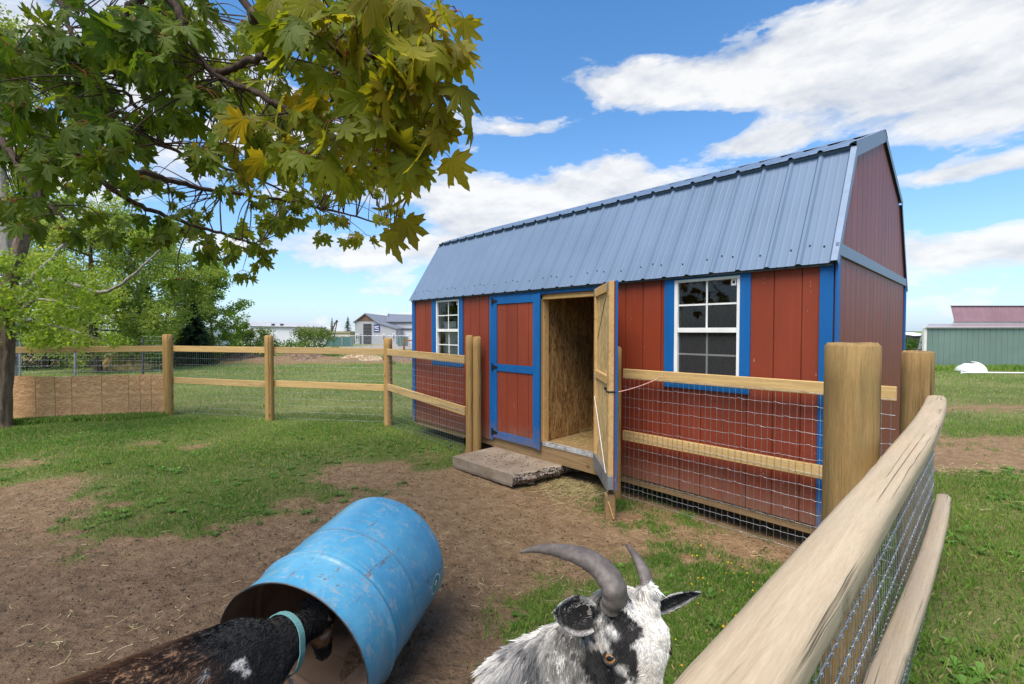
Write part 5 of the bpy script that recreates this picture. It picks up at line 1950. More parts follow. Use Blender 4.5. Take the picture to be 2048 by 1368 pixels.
goat = empty('horned_goat', (-.05, 1.1, 0))
tag(goat, 'white goat with black eye patch and grey swept-back horns by the fence', 'goat')
sh = Vector((.055, 1.22, .64)); hip = Vector((-.48, .60, .60))
bd = (hip - sh).normalized(); bs = Vector((-bd.y, bd.x, 0))
prims = [('c', H(.040, 0, -.058), H(.08, 0, -.052), .058 * HS, .057 * HS), ('c', H(.07, 0, -.05), H(.19, 0, -.075), .052 * HS, .036 * HS, .03), ('c', H(.19, 0, -.078), H(.225, 0, -.085), .036 * HS, .030 * HS, .02),
         ('c', H(.04, 0, -.10), H(.19, 0, -.115), .042 * HS, .022 * HS, .03), ('c', H(.063, .043, -.022), H(.083, .045, -.03), .021 * HS, .018 * HS, .03), ('c', H(.063, -.043, -.022), H(.083, -.045, -.03), .021 * HS, .018 * HS, .03),
         ('c', H(.02, .030, -.012), H(.0, .034, .0), .024 * HS, .018 * HS, .02), ('c', H(.02, -.030, -.012), H(.0, -.034, .0), .024 * HS, .018 * HS, .02),
         ('c', H(.045, .0, -.10), sh + Vector((.0, .06, .09)), .060 * HS, .120, .05), ('c', H(.06, 0, -.12), sh + Vector((.06, .0, -.10)), .05 * HS, .13, .05),
         ('c', sh, hip, .195, .185, .06), ('c', sh + Vector((0, 0, -.07)), hip + Vector((0, 0, -.06)), .19, .20, .06), ('c', hip, hip + bd * .12 + Vector((0, 0, .02)), .16, .10, .05)]
for base, back in ((sh, 0), (hip, 1)):
    for sgn in (-1, 1):
        q = base + bs * (.10 * sgn)
        if back:
            prims += [('c', q + Vector((0, 0, -.08)), q - bd * .05 + Vector((0, 0, -.28)), .10, .062), ('c', q - bd * .05 + Vector((0, 0, -.28)), q + bd * .07 + Vector((0, 0, -.42)), .052, .033), ('c', q + bd * .07 + Vector((0, 0, -.42)), q + bd * .05 + Vector((0, 0, -.62)), .031, .025), ('c', q + bd * .05 + Vector((0, 0, -.615)), q + bd * .02 + Vector((0, 0, -.635)), .03, .032)]
        else:
            prims += [('c', q + Vector((0, 0, -.08)), q + Vector((0, 0, -.36)), .085, .042), ('c', q + Vector((0, 0, -.36)), q + Vector((0, 0, -.60)), .038, .026), ('c', q + Vector((0, 0, -.61)), q - bd * .03 + Vector((0, 0, -.635)), .03, .032)]
tl = hip + bd * .17 + Vector((0, 0, .10))
prims += [('c', tl, tl + bd * .09 + Vector((0, 0, .06)), .035, .02, .03)]
V, Q = skin([tuple([q[0]] + [tuple(v) if isinstance(v, Vector) else v for v in q[1:]]) for q in prims], .0125, .035)
Nn = vnormals(V, Q)
Hm = np.array([hf, hr, hu])


def hloc(P):
    return (P - np.array(HP)) @ Hm.T / HS


def coat_goat(P):
    q = hloc(P)
    a, b, c = q.T
    white = np.array([.63, .60, .56]); blk = np.array([.016, .014, .014]); grey = np.array([.20, .195, .195]); cream = np.array([.47, .40, .325])
    col = np.tile(white, (len(P), 1))
    nz_ = n3(P, 38, 3); nz2 = n3(P, 9, 8)
    on_head = sstep(-.03, .0, a) * (np.linalg.norm(q, axis=1) < .30)
    # cream tinge down the blaze
    k = (sstep(.5, .65, nz2) * .55 * on_head)[:, None]
    col = col * (1 - k) + cream * k
    # black round the right eye and from the horn down
    m = np.zeros(len(P))
    for (ca, cb, ra, rb, rot) in ((.030, .034, .034, .013, -.1), (.062, .036, .030, .015, .1), (.100, .030, .042, .010, -.12), (.086, .056, .022, .026, 0), (.122, .060, .020, .026, 0), (.145, .046, .012, .010, 0)):
        da, db = a - ca, b - cb
        da, db = da * math.cos(rot) + db * math.sin(rot), -da * math.sin(rot) + db * math.cos(rot)
        m = np.maximum(m, 1.25 - (da / ra) ** 2 - (db / rb) ** 2)
    m = sstep(.25, .5, m + (nz_ - .5) * 2.6) * (c > -.12) * (b > 0)
    # grizzled neck and shoulders
    g = sstep(.47, .66, n3(P * np.array([1, 1, .35]), 18, 5)) * sstep(.0, -.05, c + .10) * .75
    g = np.maximum(g, .8 * sstep(.12, .05, np.linalg.norm(q - np.array([-.01, .075, -.06]), axis=1)) * sstep(.42, .6, nz_))
    col = col * (1 - g[:, None]) + grey * g[:, None]
    spk = sstep(.60, .70, n3(P, 60, 15)) * sstep(.12, .05, np.hypot(a - .07, b - .05)) * .6 * (b > .012)
    m = np.maximum(m, spk)
    chk = sstep(.6, .75, n3(P, 22, 11)) * sstep(.06, .09, a) * sstep(.05, .06, b) * .7
    m = np.maximum(m, chk * (a > .12))
    col = col * (1 - m[:, None]) + blk * m[:, None]
    return col


body = np_mesh('body', V, Q, MAT['coat'], goat, True, True, {'coat': coat_goat(V)}, n=4)


def comb(P, Nn_):
    q = hloc(P)
    head = sstep(.26, .16, np.linalg.norm(q - np.array([.08, 0, -.05]), axis=1))[:, None]
    hd = np.tile(np.array(hf), (len(P), 1)) + np.sign(q[:, 1:2]) * np.array(hr) * .45
    bdv = np.tile(np.array(bd) + np.array([0, 0, -.55]), (len(P), 1))
    return hd * head + bdv * (1 - head)


def fur_len(P):
    q = hloc(P)
    d_ = np.linalg.norm(q - np.array([.10, 0, -.03]), axis=1)
    return .007 + .009 * sstep(.07, .14, d_) + .026 * sstep(.17, .30, d_)


vis = lambda P: sstep(.2, .9, P[:, 1]) * sstep(.30, .62, P[:, 2]) + .05
fur('fur', V, Q, Nn, 210000, fur_len, comb, coat_goat, .0005, goat, 4, vis)
sweep('horn', [H(.012, .040, -.01), at(1230, 1183, 1.085), at(1208, 1143, 1.11), at(1168, 1115, 1.15), at(1117, 1101, 1.20), at(1076, 1098, 1.245), at(1041, 1104, 1.29)],
      [.036, .035, .033, .029, .021, .013, .003], MAT['horn'], goat, 18, .78, .045)
sweep('horn', [H(.008, -.036, -.012), at(1298, 1186, 1.13), at(1290, 1150, 1.165), at(1276, 1120, 1.22), at(1262, 1100, 1.28), at(1250, 1088, 1.34)],
      [.030, .028, .025, .020, .012, .003], MAT['horn'], goat, 18, .6, .03)
ear('ear', H(.028, .066, -.035), at(1100, 1222, 1.06), .050, at(1090, 1300, .6) - at(1100, 1222, 1.06), goat, (.42, .39, .37), (.008, .007, .007), .62, .02)
ear('ear', H(.030, -.066, -.042), at(1406, 1192, 1.15), .030, (-.1, -.9, -.35), goat, (.40, .38, .365), (.02, .018, .018), .5, -.008)
eye(goat, H(.090, .054, -.029), hr * .75 + hu * .62 + hf * .05, -hf, .0175)
eye(goat, H(.090, -.054, -.029), -hr * .75 + hu * .62 + hf * .05, -hf, .0175)
# lids and nostrils
lid_m = plain('dark_lid', (.02, .016, .015), .5, 0, .2, 30)
for sg in (1, -1):
    t = Tubes(8)
    c0 = H(.090, .054 * sg, -.029); lk = (hr * .75 * sg + hu * .62).normalized(); sd_ = hf; u2 = lk.cross(sd_)
    t.add([tuple(c0 + lk * .0110 + (sd_ * math.cos(a) * .0125 + u2 * math.sin(a) * .0165)) for a in np.linspace(0, 6.283, 25)], .0040)
    t.build('eyelid', lid_m, goat)
for sg in (1, -1):
    t = Tubes(8)
    c0 = H(.243, .014 * sg, -.075)
    t.add([tuple(c0 + hr * (.006 * sg)), tuple(c0), tuple(c0 + hu * .012)], .005)
    t.build('nostril', MAT['black_iron'], goat)

# --- black and tan goat reaching into the drum ------------------------------------------------
g2 = empty('collared_goat', (-1.3, 1.5, 0))
tag(g2, 'black and tan goat with a teal collar reaching into the blue drum', 'goat')
wi = at(452, 1332, 1.72); hp2 = Vector((-1.50, 1.22, .545))
nk = at(566, 1276, 1.89)
sk = at(636, 1236, 2.08); nose = at(650, 1300, 2.15)
b2 = (hp2 - wi).normalized(); b2s = Vector((-b2.y, b2.x, 0)).normalized()
fd = (nose - sk).normalized()
side2 = Vector((.8, -.55, 0)).normalized()
prims = [('c', wi, hp2, .148, .150), ('c', wi + Vector((0, 0, -.06)), hp2 + Vector((0, 0, -.04)), .145, .165), ('c', wi + Vector((.04, .04, .035)), nk, .096, .074, .05), ('c', wi + Vector((.1, .06, -.07)), nk + Vector((.0, .0, -.03)), .10, .075, .05),
         ('c', nk, sk, .073, .060, .04), ('c', sk, sk + fd * .05, .062, .054), ('c', sk + fd * .05, nose, .046, .030, .03), ('c', sk + Vector((0, 0, -.03)) - fd * .0, nose - Vector((0, .03, 0)), .045, .022, .03),
         ('c', hp2, hp2 + b2 * .12, .13, .08)]
for base, back in ((wi, 0), (hp2, 1)):
    for sgn in (-1, 1):
        q = base + b2s * (.085 * sgn)
        zb = base.z
        if back:
            prims += [('c', q + Vector((0, 0, -.05)), Vector((q.x, q.y, zb * .55)) - b2 * .04, .085, .05), ('c', Vector((q.x, q.y, zb * .55)) - b2 * .04, Vector((q.x, q.y, zb * .34)) + b2 * .06, .043, .028), ('c', Vector((q.x, q.y, zb * .34)) + b2 * .06, Vector((q.x, q.y, .025)) + b2 * .04, .026, .022), ('c', Vector((q.x, q.y, .025)) + b2 * .04, Vector((q.x, q.y, .015)) + b2 * .015, .026, .027)]
        else:
            prims += [('c', q + Vector((0, 0, -.05)), Vector((q.x, q.y, zb * .42)), .075, .036), ('c', Vector((q.x, q.y, zb * .42)), Vector((q.x, q.y, .03)), .032, .022), ('c', Vector((q.x, q.y, .03)), Vector((q.x, q.y, .015)) - b2 * .025, .026, .027)]
tl = hp2 + b2 * .13 + Vector((0, 0, .07))
prims += [('c', tl, tl + b2 * .07 + Vector((0, 0, .06)), .03, .018, .03)]
V2, Q2 = skin([tuple([q[0]] + [tuple(v) if isinstance(v, Vector) else v for v in q[1:]]) for q in prims], .012, .04)
N2 = vnormals(V2, Q2)


def coat_g2(P):
    blk = np.array([.011, .010, .010]); tan = np.array([.30, .155, .07]); brn = np.array([.135, .072, .040]); wht = np.array([.56, .52, .49]); rust = np.array([.17, .085, .036])
    s = (P - np.array(wi)) @ np.array(b2)          # towards the rump
    up = P[:, 2] - wi.z
    nz_ = n3(P, 26, 2); big = n3(P, 6, 6)
    col = np.tile(blk, (len(P), 1))
    # brown saddle and flank, finely streaked along the lie of the hair
    lat = (P - np.array(wi)) @ np.array(b2s)
    st_ = fbm(s * 14 + 3, lat * 70 + up * 60, 3)
    k = sstep(-.02, .08, s + (big - .5) * .22 - .25 * np.clip(up + .02, -.2, .1))[:, None]
    lite_ = sstep(.45, .75, st_ * .6 + big * .5)[:, None]
    mixb = brn * (1 - lite_) * 1.1 + np.array([.34, .22, .14]) * lite_
    col = col * (1 - k) + mixb * k
    top = (sstep(.16, .34, s) * sstep(.06, .13, up))[:, None] * .75
    col = col * (1 - top) + rust * 1.2 * top
    # tan chest and throat line
    th_ = sstep(.03, -.05, up + .06 + .25 * np.clip(-s, -1, 1) * -.0) * 0
    fr = (P - np.array(sk)); along = fr @ np.array(fd)
    cheek = sstep(.075, .045, np.linalg.norm(fr - np.array(fd) * .055 - np.array(side2) * .035 - np.array([0, 0, -.02]), axis=1))
    col = col * (1 - cheek[:, None]) + (tan * 1.1) * cheek[:, None]
    ck2 = sstep(.035, .015, np.linalg.norm(fr - np.array(fd) * .03 - np.array(side2) * .045 - np.array([0, 0, -.03]), axis=1))[:, None] * .8
    col = col * (1 - ck2) + wht * ck2
    ax_ = np.array(nk) - np.array(wi)
    la = (P - np.array(wi)) @ ax_ / (ax_ @ ax_)
    lin_ = np.array(wi) + la[:, None] * ax_
    un = (lin_[:, 2] - P[:, 2])
    thr = (sstep(.075, .10, un) * sstep(.25, .5, la) * sstep(1.9, 1.2, la))[:, None]
    col = col * (1 - thr) + tan * thr
    # white flecks on the shoulder
    for px, py, r_ in ((478, 1332, .017), (490, 1350, .015), (412, 1350, .024), (556, 1290, .007)):
        d_ = at(px, py, 1.62 if px < 500 else 1.78) - Vector((0, 0, EYE))
        dn = np.array(d_.normalized()); W_ = P - np.array([0, 0, EYE])
        perp = np.linalg.norm(W_ - (W_ @ dn)[:, None] * dn, axis=1)
        w = (sstep(r_, r_ * .4, perp + (nz_ - .5) * .05) * (P[:, 2] > .3))[:, None]
        col = col * (1 - w) + wht * w
    return col


np_mesh('body', V2, Q2, MAT['coat'], g2, True, True, {'coat': coat_g2(V2)}, n=4)
fur('fur', V2, Q2, N2, 80000, lambda P: .010 + .012 * sstep(.0, .15, (P - np.array(wi)) @ np.array(b2)), lambda P, n_: np.tile(np.array(b2) + np.array([0, 0, -.45]), (len(P), 1)), coat_g2, .0007, g2, 6,
    lambda P: sstep(.15, .4, P[:, 2]) + .05)
ear('ear', sk + Vector((-.01, -.02, .035)), sk + Vector((.075, -.045, .02)), .024, (.3, -.8, .2), g2, (.02, .018, .018), (.16, .09, .05), .5)
ear('ear', sk + Vector((-.03, .03, .04)), sk + Vector((-.11, .03, .055)), .024, (-.1, -.8, .2), g2, (.02, .018, .018), (.10, .07, .05), .5)
eye(g2, sk + fd * .045 + side2 * .043 + Vector((0, 0, .012)), side2, -fd, .014)
# woven collar round the neck
cn = (sk - nk).normalized()
ca = Vector((0, 0, 1)) - cn * cn.z; ca.normalize(); cb = cn.cross(ca)
web = plain('teal_webbing', (.155, .36, .37), .75, 0, .18, 220, .4)
Vc, Fc_ = [], []
n = 64
cc = nk + cn * .005
for i in range(n):
    t_ = i * 2 * math.pi / n
    # measure the neck so that the band lies on the coat
    dirv = ca * math.cos(t_) + cb * math.sin(t_)
    rel = V2 - np.array(cc)
    al = rel @ np.array(cn); rad = rel @ np.array(dirv); off = np.linalg.norm(rel - np.outer(al, cn) - np.outer(rad, dirv), axis=1)
    sel = (np.abs(al) < .03) & (off < .03) & (rad > 0)
    rr = (rad[sel].max() if sel.any() else .09) + .006
    for (w_, e_) in ((-.014, 0), (.014, 0), (.014, .004), (-.014, .004)):
        Vc.append(tuple(cc + dirv * (rr + e_) + cn * w_))
for i in range(n):
    j = (i + 1) % n
    for k in range(4):
        k2 = (k + 1) % 4
        Fc_.append((4 * i + k, 4 * i + k2, 4 * j + k2, 4 * j + k))
col_o = empty('collar', tuple(cc - Vector((0, 0, .1))))
mesh('band', Vc, Fc_, web, col_o, True, False)
# chain hanging from the collar
t = Tubes(6)
c0 = cc - ca * .10
pts = [c0 + Vector((.012 + .016 * i, -.012 - .006 * i, -.012 - .017 * i + .0004 * i * i)) for i in range(13)]
for i, p in enumerate(pts):
    dirv = (pts[min(i + 1, 12)] - pts[max(i - 1, 0)]).normalized()
    o1 = dirv.orthogonal().normalized(); o2 = dirv.cross(o1)
    o_ = o1 if i % 2 else o2
    t.add([tuple(p + dirv * math.cos(a) * .014 + o_ * math.sin(a) * .007) for a in np.linspace(0, 6.283, 11)], .0026)
t.build('chain', MAT['galv'], col_o)
tag(col_o, 'teal webbing collar with a chain round the black goat neck', 'collar')
# ------------------------------------------------------------------ trees
def leaf_mat(name, trans=.45, objcol=False):
    m, nt, p = new_mat(name)
    if objcol:
        c = node(nt, 'ShaderNodeObjectInfo').outputs['Color']
        vn = node(nt, 'ShaderNodeAttribute', attribute_name='vein').outputs['Fac']
    else:
        c = node(nt, 'ShaderNodeAttribute', attribute_name='tint').outputs['Color']
        vn = node(nt, 'ShaderNodeAttribute', attribute_name='vein').outputs['Fac']
    v = ramp(nt, vn, [(.80, 0.0), (.96, 1.0)])
    mott = noise_t(nt, coords(nt), 60, 3)
    c = mixc(nt, 1.0, c, ramp(nt, mott, [(.3, (.82,) * 3), (.7, (1.12,) * 3)]), 'MULTIPLY')
    c = mixc(nt, math_n(nt, 'MULTIPLY', v, .35), c, (.30, .34, .10))
    setp(nt, p, base=c, rough=.55, spec=.22, normal=bump(nt, v, .25, .003))
    tc_ = mixc(nt, 1.0, c, (1.5, 1.35, .55), 'MULTIPLY')
    tr = node(nt, 'ShaderNodeBsdfTranslucent', {'Color': tc_})
    mx = node(nt, 'ShaderNodeMixShader', {0: trans, 1: p.outputs[0], 2: tr.outputs[0]})
    nt.links.new(mx.outputs[0], [n for n in nt.nodes if n.type == 'OUTPUT_MATERIAL'][0].inputs[0])
    return m


def bark_mat(name, dark, lite, sc=1.0):
    m, nt, p = new_mat(name)
    g = noise_t(nt, coords(nt, (22 * sc, 22 * sc, 4 * sc)), 1.0, 6, .65, .5)
    b = noise_t(nt, coords(nt, (3, 3, 1.2)), 1.5, 4)
    c = ramp(nt, math_n(nt, 'ADD', math_n(nt, 'MULTIPLY', g, .7), math_n(nt, 'MULTIPLY', b, .3)), [(.34, dark), (.62, lite)])
    setp(nt, p, base=c, rough=.9, spec=.15, normal=bump(nt, g, .9, .03 / sc))
    return m


MAT['old_bark'] = bark_mat('old_bark', (.055, .036, .024), (.22, .16, .115))
MAT['bark'] = bark_mat('dark_bark', (.030, .022, .016), (.125, .092, .068))
MAT['twig'] = bark_mat('maple_twig', (.040, .026, .020), (.115, .078, .060), 4)
MAT['pale_bark'] = bark_mat('pale_bark', (.12, .10, .08), (.40, .36, .31))
MAT['leaf_one'] = leaf_mat('maple_leaf', .58, True)
MAT['leaf_many'] = leaf_mat('leaf_mass', .55)

# a Norway-maple leaf, outline from stalk round one side (unit = half width)
half = [(0.00, 0.0), (.10, -.10), (.30, -.20), (.55, -.22), (.50, -.06), (.78, .02), (.98, -.02), (.86, .16), (1.02, .30), (.80, .34), (.62, .42), (.50, .48), (.62, .62), (.76, .82), (.84, 1.04), (.64, .98), (.50, 1.00), (.40, .90), (.27, .78), (.24, .94),
        (.30, 1.12), (.20, 1.20), (.14, 1.36), (.0, 1.60)]
OUT = np.array(half + [(-x, y) for x, y in half[-2:0:-1]])
TIPS = {6, 14, 23}
nO = len(OUT)
CEN = np.array([0, .02])


def leaf_template(seed, droop, fold):
    rs = np.random.default_rng(seed)
    P = OUT * (1 + rs.normal(0, .03, OUT.shape)) * np.array([1.0 + rs.normal(0, .06), 1.0])
    ring = CEN + (P - CEN) * .55
    V2 = np.concatenate([[CEN], ring, P])
    r = np.linalg.norm(V2 - CEN, axis=1)
    z = -droop * r ** 2 + fold * np.abs(V2[:, 0]) * .6 + rs.normal(0, .018, len(V2)) * r
    V = np.stack([V2[:, 0], V2[:, 1], z], -1)
    T = []
    for i in range(nO):
        j = (i + 1) % nO
        T += [(0, 1 + i, 1 + j), (1 + i, 1 + nO + i, 1 + nO + j), (1 + i, 1 + nO + j, 1 + j)]
    vein = np.zeros(len(V)); vein[0] = 1
    for i in list(TIPS) + [nO - 6, nO - 14]:
        vein[1 + i] = 1; vein[1 + nO + i] = 1
    return V, np.array(T), vein


def leaf_lite(seed, droop, fold):
    V, T, vein = leaf_template(seed, droop, fold)
    keep = [0] + list(range(1 + nO, 1 + 2 * nO))
    Tn = np.array([(0, 1 + i, 1 + (i + 1) % nO) for i in range(nO)])
    return V[keep], Tn, vein[keep]


LITE = [leaf_lite(k, d, f) for k, (d, f) in enumerate(((.16, .12), (.26, .05), (.08, .22), (.34, .10), (.20, -.06)))]
LEAVES = [leaf_template(k, d, f) for k, (d, f) in enumerate(((.16, .12), (.26, .05), (.08, .22), (.34, .10), (.20, -.06)))]


def basis(axis, nrm):
    """leaf frame: y along axis (stalk to tip), z = blade normal"""
    y = axis / (np.linalg.norm(axis) + 1e-9)
    z = nrm - y * (nrm @ y); z /= np.linalg.norm(z) + 1e-9
    x = np.cross(y, z)
    return np.stack([x, y, z], 1)


def limb_path(P, jit=.012, n=10, rs=None):
    P = np.array([tuple(p) for p in P], float)
    out = []
    k = len(P) - 1
    for i in range(k * n + 1):
        u = i / n
        j = min(int(u), k - 1); f = u - j
        p0, p1, p2, p3 = P[max(j - 1, 0)], P[j], P[j + 1], P[min(j + 2, k)]
        out.append(.5 * (2 * p1 + (p2 - p0) * f + (2 * p0 - 5 * p1 + 4 * p2 - p3) * f * f + (3 * p1 - p0 - 3 * p2 + p3) * f ** 3))
    out = np.array(out)
    if rs is not None:
        out[1:-1] += rs.normal(0, jit, out[1:-1].shape)
    return out


maple = empty('maple_tree', (-4.6, .6, 0))
tag(maple, 'maple tree whose leafy boughs hang over the top left of the pen', 'tree')
mr = np.random.default_rng(5)
tk = Tubes(18)
tp = limb_path([(-4.6, .6, -.1), (-4.55, .62, 1.2), (-4.5, .7, 2.4), (-4.35, .85, 3.6), (-4.1, 1.1, 5.2), (-3.9, 1.3, 7.0)], .01, 8, mr)
tk.add(tp, np.linspace(.24, .06, len(tp)))
tk.build('trunk', MAT['bark'], maple)
fork = (-4.4, .8, 3.1)
fork2 = (-4.25, .95, 4.2)
LIMBS = [  # path, radius at start and end
    ([fork2, (-2.9, 1.6, 4.6), at(300, -40, 2.15), at(345, 60, 2.10), at(432, 148, 2.02), at(520, 190, 1.95), at(610, 238, 1.88), at(700, 300, 1.82), at(760, 340, 1.8)], .024, .006),
    ([at(432, 148, 2.02), at(510, 120, 1.9), at(590, 92, 1.8), at(660, 88, 1.72)], .016, .006),
    ([fork2, (-2.6, 1.5, 4.9), at(430, -60, 1.8), at(515, 35, 1.75), at(640, 78, 1.62), at(730, 110, 1.55), at(800, 122, 1.5)], .021, .005),
    ([at(640, 78, 1.62), at(690, 130, 1.55), at(735, 165, 1.5), at(760, 205, 1.48)], .012, .005),
    ([at(800, 122, 1.5), at(845, 150, 1.45), at(880, 185, 1.42)], .006, .003),
    ([fork, (-3.6, 1.9, 3.35), at(-60, 190, 2.9), at(60, 255, 2.9), at(130, 300, 2.95), at(250, 395, 3.1), at(350, 438, 3.3), at(450, 470, 3.5), at(520, 490, 3.6)], .034, .007),
    ([at(130, 300, 2.95), at(200, 330, 3.3), at(300, 350, 3.6), at(420, 380, 4.0), at(560, 400, 4.4), at(700, 430, 4.8), at(800, 460, 5.0)], .03, .006),
    ([fork, (-3.5, 2.4, 3.3), at(-40, 130, 3.2), at(70, 160, 3.2), at(170, 210, 3.3), at(280, 270, 3.5), at(400, 320, 3.8), at(520, 360, 4.1), at(640, 420, 4.4)], .030, .006),
    ([fork2, (-3.2, 2.4, 4.5), at(90, -40, 2.7), at(140, 60, 2.6), at(190, 150, 2.5), at(230, 240, 2.45)], .022, .005),
    ([at(-60, 190, 2.9), at(20, 300, 2.6), at(70, 380, 2.5), at(130, 440, 2.45)], .02, .005),
    ([at(300, -40, 2.15), at(240, 60, 2.2), at(230, 130, 2.25), at(270, 210, 2.3), at(330, 290, 2.35)], .02, .005),
    ([fork2, (-2.4, 2.4, 5.0), at(560, -120, 2.6), at(640, 10, 2.6), at(720, 110, 2.6), at(800, 220, 2.6), at(850, 290, 2.6)], .022, .005),
    ([at(720, 110, 2.6), at(700, 230, 2.8), at(720, 330, 3.0), at(760, 420, 3.1)], .014, .005),
    ([fork2, (-3.4, .2, 5.2), (-2.6, -.6, 5.4), (-1.8, -1.2, 5.2)], .06, .01), ([fork2, (-5.2, .2, 5.2), (-6.2, -.2, 5.6)], .06, .01), ([fork, (-5.4, 1.2, 3.8), (-6.6, 1.6, 4.0)], .06, .01),
    ([fork2, (-4.2, 2.6, 5.2), (-3.9, 4.0, 5.4), (-3.4, 5.0, 5.2)], .06, .01)]
paths = []
for i, (P, r0, r1) in enumerate(LIMBS):
    p = limb_path(P, .006, 10, mr)
    t = Tubes(10)
    t.add(p, np.linspace(r0, r1, len(p)) * (1 + .06 * mr.standard_normal(len(p))))
    t.build('limb', MAT['twig'], maple)
    paths.append(p)
allp = np.concatenate(paths)

# clusters of leaves: where the crown hangs (photo outline, given depth) and beyond the frame
CROWN = np.array([(-60, -60), (930, -60), (915, 60), (915, 150), (890, 250), (875, 330), (850, 375), (850, 430), (845, 490), (790, 515), (700, 520), (600, 480), (555, 525), (520, 565), (440, 545), (300, 500), (200, 480), (60, 470), (-60, 500)], float)
clusters = []
tw = Tubes(5)


def add_cluster(c, n, size, kind):
    d2 = ((allp - c) ** 2).sum(1)
    b = allp[np.argmin(d2)]
    L_ = math.sqrt(d2.min())
    if L_ > .02:
        mid = (b + c) / 2 + mr.normal(0, .08 * L_, 3) + np.array([0, 0, .06 * L_])
        pts = limb_path([b, mid, c], 0, 6)
        tw.add(pts, np.linspace(min(.007, .0025 + L_ * .006), .0016, len(pts)))
    clusters.append((c, n, size, kind))


cnt = 0
while cnt < 500:
    px, py = mr.uniform(-60, 985), mr.uniform(-60, 570)
    if poly_sd(np.array([px]), np.array([py]), CROWN)[0] > -40: continue
    # nearest boughs to the right and top, farther ones low and left
    near = (px > 560 and py < 330)
    Y = mr.uniform(1.35, 2.3) if near and mr.random() < .55 else mr.uniform(2.2, 5.2)
    if px < 420 and py < 330 and mr.random() < .6: Y = mr.uniform(1.7, 2.8)
    if px < 560 and py > 360: Y = mr.uniform(3.0, 5.4)
    if px > 560 and py > 360: Y = mr.uniform(3.6, 5.6)
    c = np.array(at(px, py, Y))
    # thin the crown here and there so that sky shows through
    if fbm(np.array([px / 90.]), np.array([py / 90.]), 2)[0] < .41 and mr.random() < .85: continue
    add_cluster(c, int(mr.integers(4, 9)), mr.uniform(.040, .072), 0)
    cnt += 1
EDGE = [(948 - 0, 30, 1.40), (925, 110, 1.38), (955, 115, 1.42), (905, 175, 1.40), (930, 225, 1.45), (880, 250, 1.42), (905, 310, 1.45), (830, 300, 1.5), (900, 60, 1.36), (860, 20, 1.40), (865, 110, 1.35), (835, 200, 1.45), (780, 250, 1.5), (720, 270, 1.55),
        (790, 160, 1.4), (700, 180, 1.5), (650, 210, 1.6), (600, 170, 1.6), (560, 260, 1.7), (520, 240, 1.75), (640, 280, 1.7), (745, 60, 1.35), (680, 40, 1.4), (620, 30, 1.5), (815, 445, 1.75), (590, 320, 1.9), (690, 340, 1.75), (500, 330, 2.1), (460, 290, 2.2), (870, 345, 1.5)]
for px, py, Y in ((520, 520, 3.6), (485, 540, 3.4), (440, 505, 3.5), (360, 560, 3.0), (530, 490, 3.6), (400, 470, 3.4), (300, 480, 3.0), (220, 465, 2.8), (120, 455, 2.6), (560, 450, 4.0), (640, 465, 4.4), (700, 475, 4.6), (60, 440, 2.4),
                  (470, 470, 3.5), (505, 455, 3.8), (350, 430, 3.2), (260, 430, 2.9), (165, 420, 2.7), (30, 400, 2.4), (590, 430, 4.1)):
    add_cluster(np.array(at(px, py, Y)), 6, .062, 0)
for px, py, Y in EDGE:
    add_cluster(np.array(at(px - 34, py - 8, Y)), 3, .070, 1)
for _ in range(110):          # the rest of the crown, out of the picture
    a = mr.random() * 6.28
    r_ = 2.9 * math.sqrt(mr.random())
    c = np.array([-3.9 + r_ * math.cos(a) * 1.1, 1.2 + r_ * math.sin(a) * 1.1, 4.9 + mr.normal(0, .8)])
    if c[1] > .2 and abs(c[0]) < 1.2 * c[1] and (c[2] - EYE) < .78 * c[1] + .3: continue
    add_cluster(c, 7, .07, 0)
tw_o = tw.build('twigs', MAT['twig'], maple)
tw_o['kind'] = 'stuff'

leaf_items = []
st = Tubes(4)
for (c, n, size, kind) in clusters:
    for k in range(n):
        out = mr.normal(0, 1, 3); out[2] = out[2] * .5 - .35
        out /= np.linalg.norm(out)
        Ls = size * mr.uniform(.7, 1.6) * (0.9 if kind == 0 else .7)
        pos = c + out * Ls
        hang = out * .55 + np.array([0, 0, -1.0 * mr.uniform(.35, 1.2)]) + mr.normal(0, .22, 3)
        # blades turn their face up and a little outward
        nrm = np.array([mr.normal(0, .55), mr.normal(-.35, .55), 1.0]) if mr.random() < .72 else mr.normal(0, 1, 3)
        s_ = size * mr.uniform(.65, 1.15)
        leaf_items.append((pos, basis(hang, nrm), s_, int(mr.integers(0, 5)), kind, c))
        if pos[1] > .3:
            st.add(limb_path([c, (c + pos) / 2 + np.array([0, 0, .01]), pos], 0, 3), .0011)
st_o = st.build('leaf_stalks', bark_mat('leaf_stalk', (.16, .05, .02), (.30, .14, .05), 5), maple)
st_o['kind'] = 'stuff'


def leaf_col(pos, kind):
    g0, g1, ye, br = np.array([.050, .105, .011]), np.array([.125, .190, .018]), np.array([.29, .30, .020]), np.array([.38, .22, .022])
    # towards the right backlit yellow is put into the colour; bronze is young growth
    young = np.clip((pos[0] / max(pos[1], .3) + .80) / .58, 0, 1) if pos[1] > 0 else 0
    c = g0 + (g1 - g0) * mr.random()
    y = np.clip(young * (.55 + .6 * mr.random()) + mr.normal(0, .12), 0, 1)
    c = c * (1 - y) + ye * y
    if kind == 1 or y > .8:
        f = mr.random() * .55
        c = c * (1 - f) + br * f
    return c * mr.uniform(.8, 1.2)


def show_size(it):
    p = it[0]
    return it[2] / p[1] if p[1] > .3 and abs(p[0]) < 1.15 * p[1] and p[2] - EYE < .8 * p[1] else 0


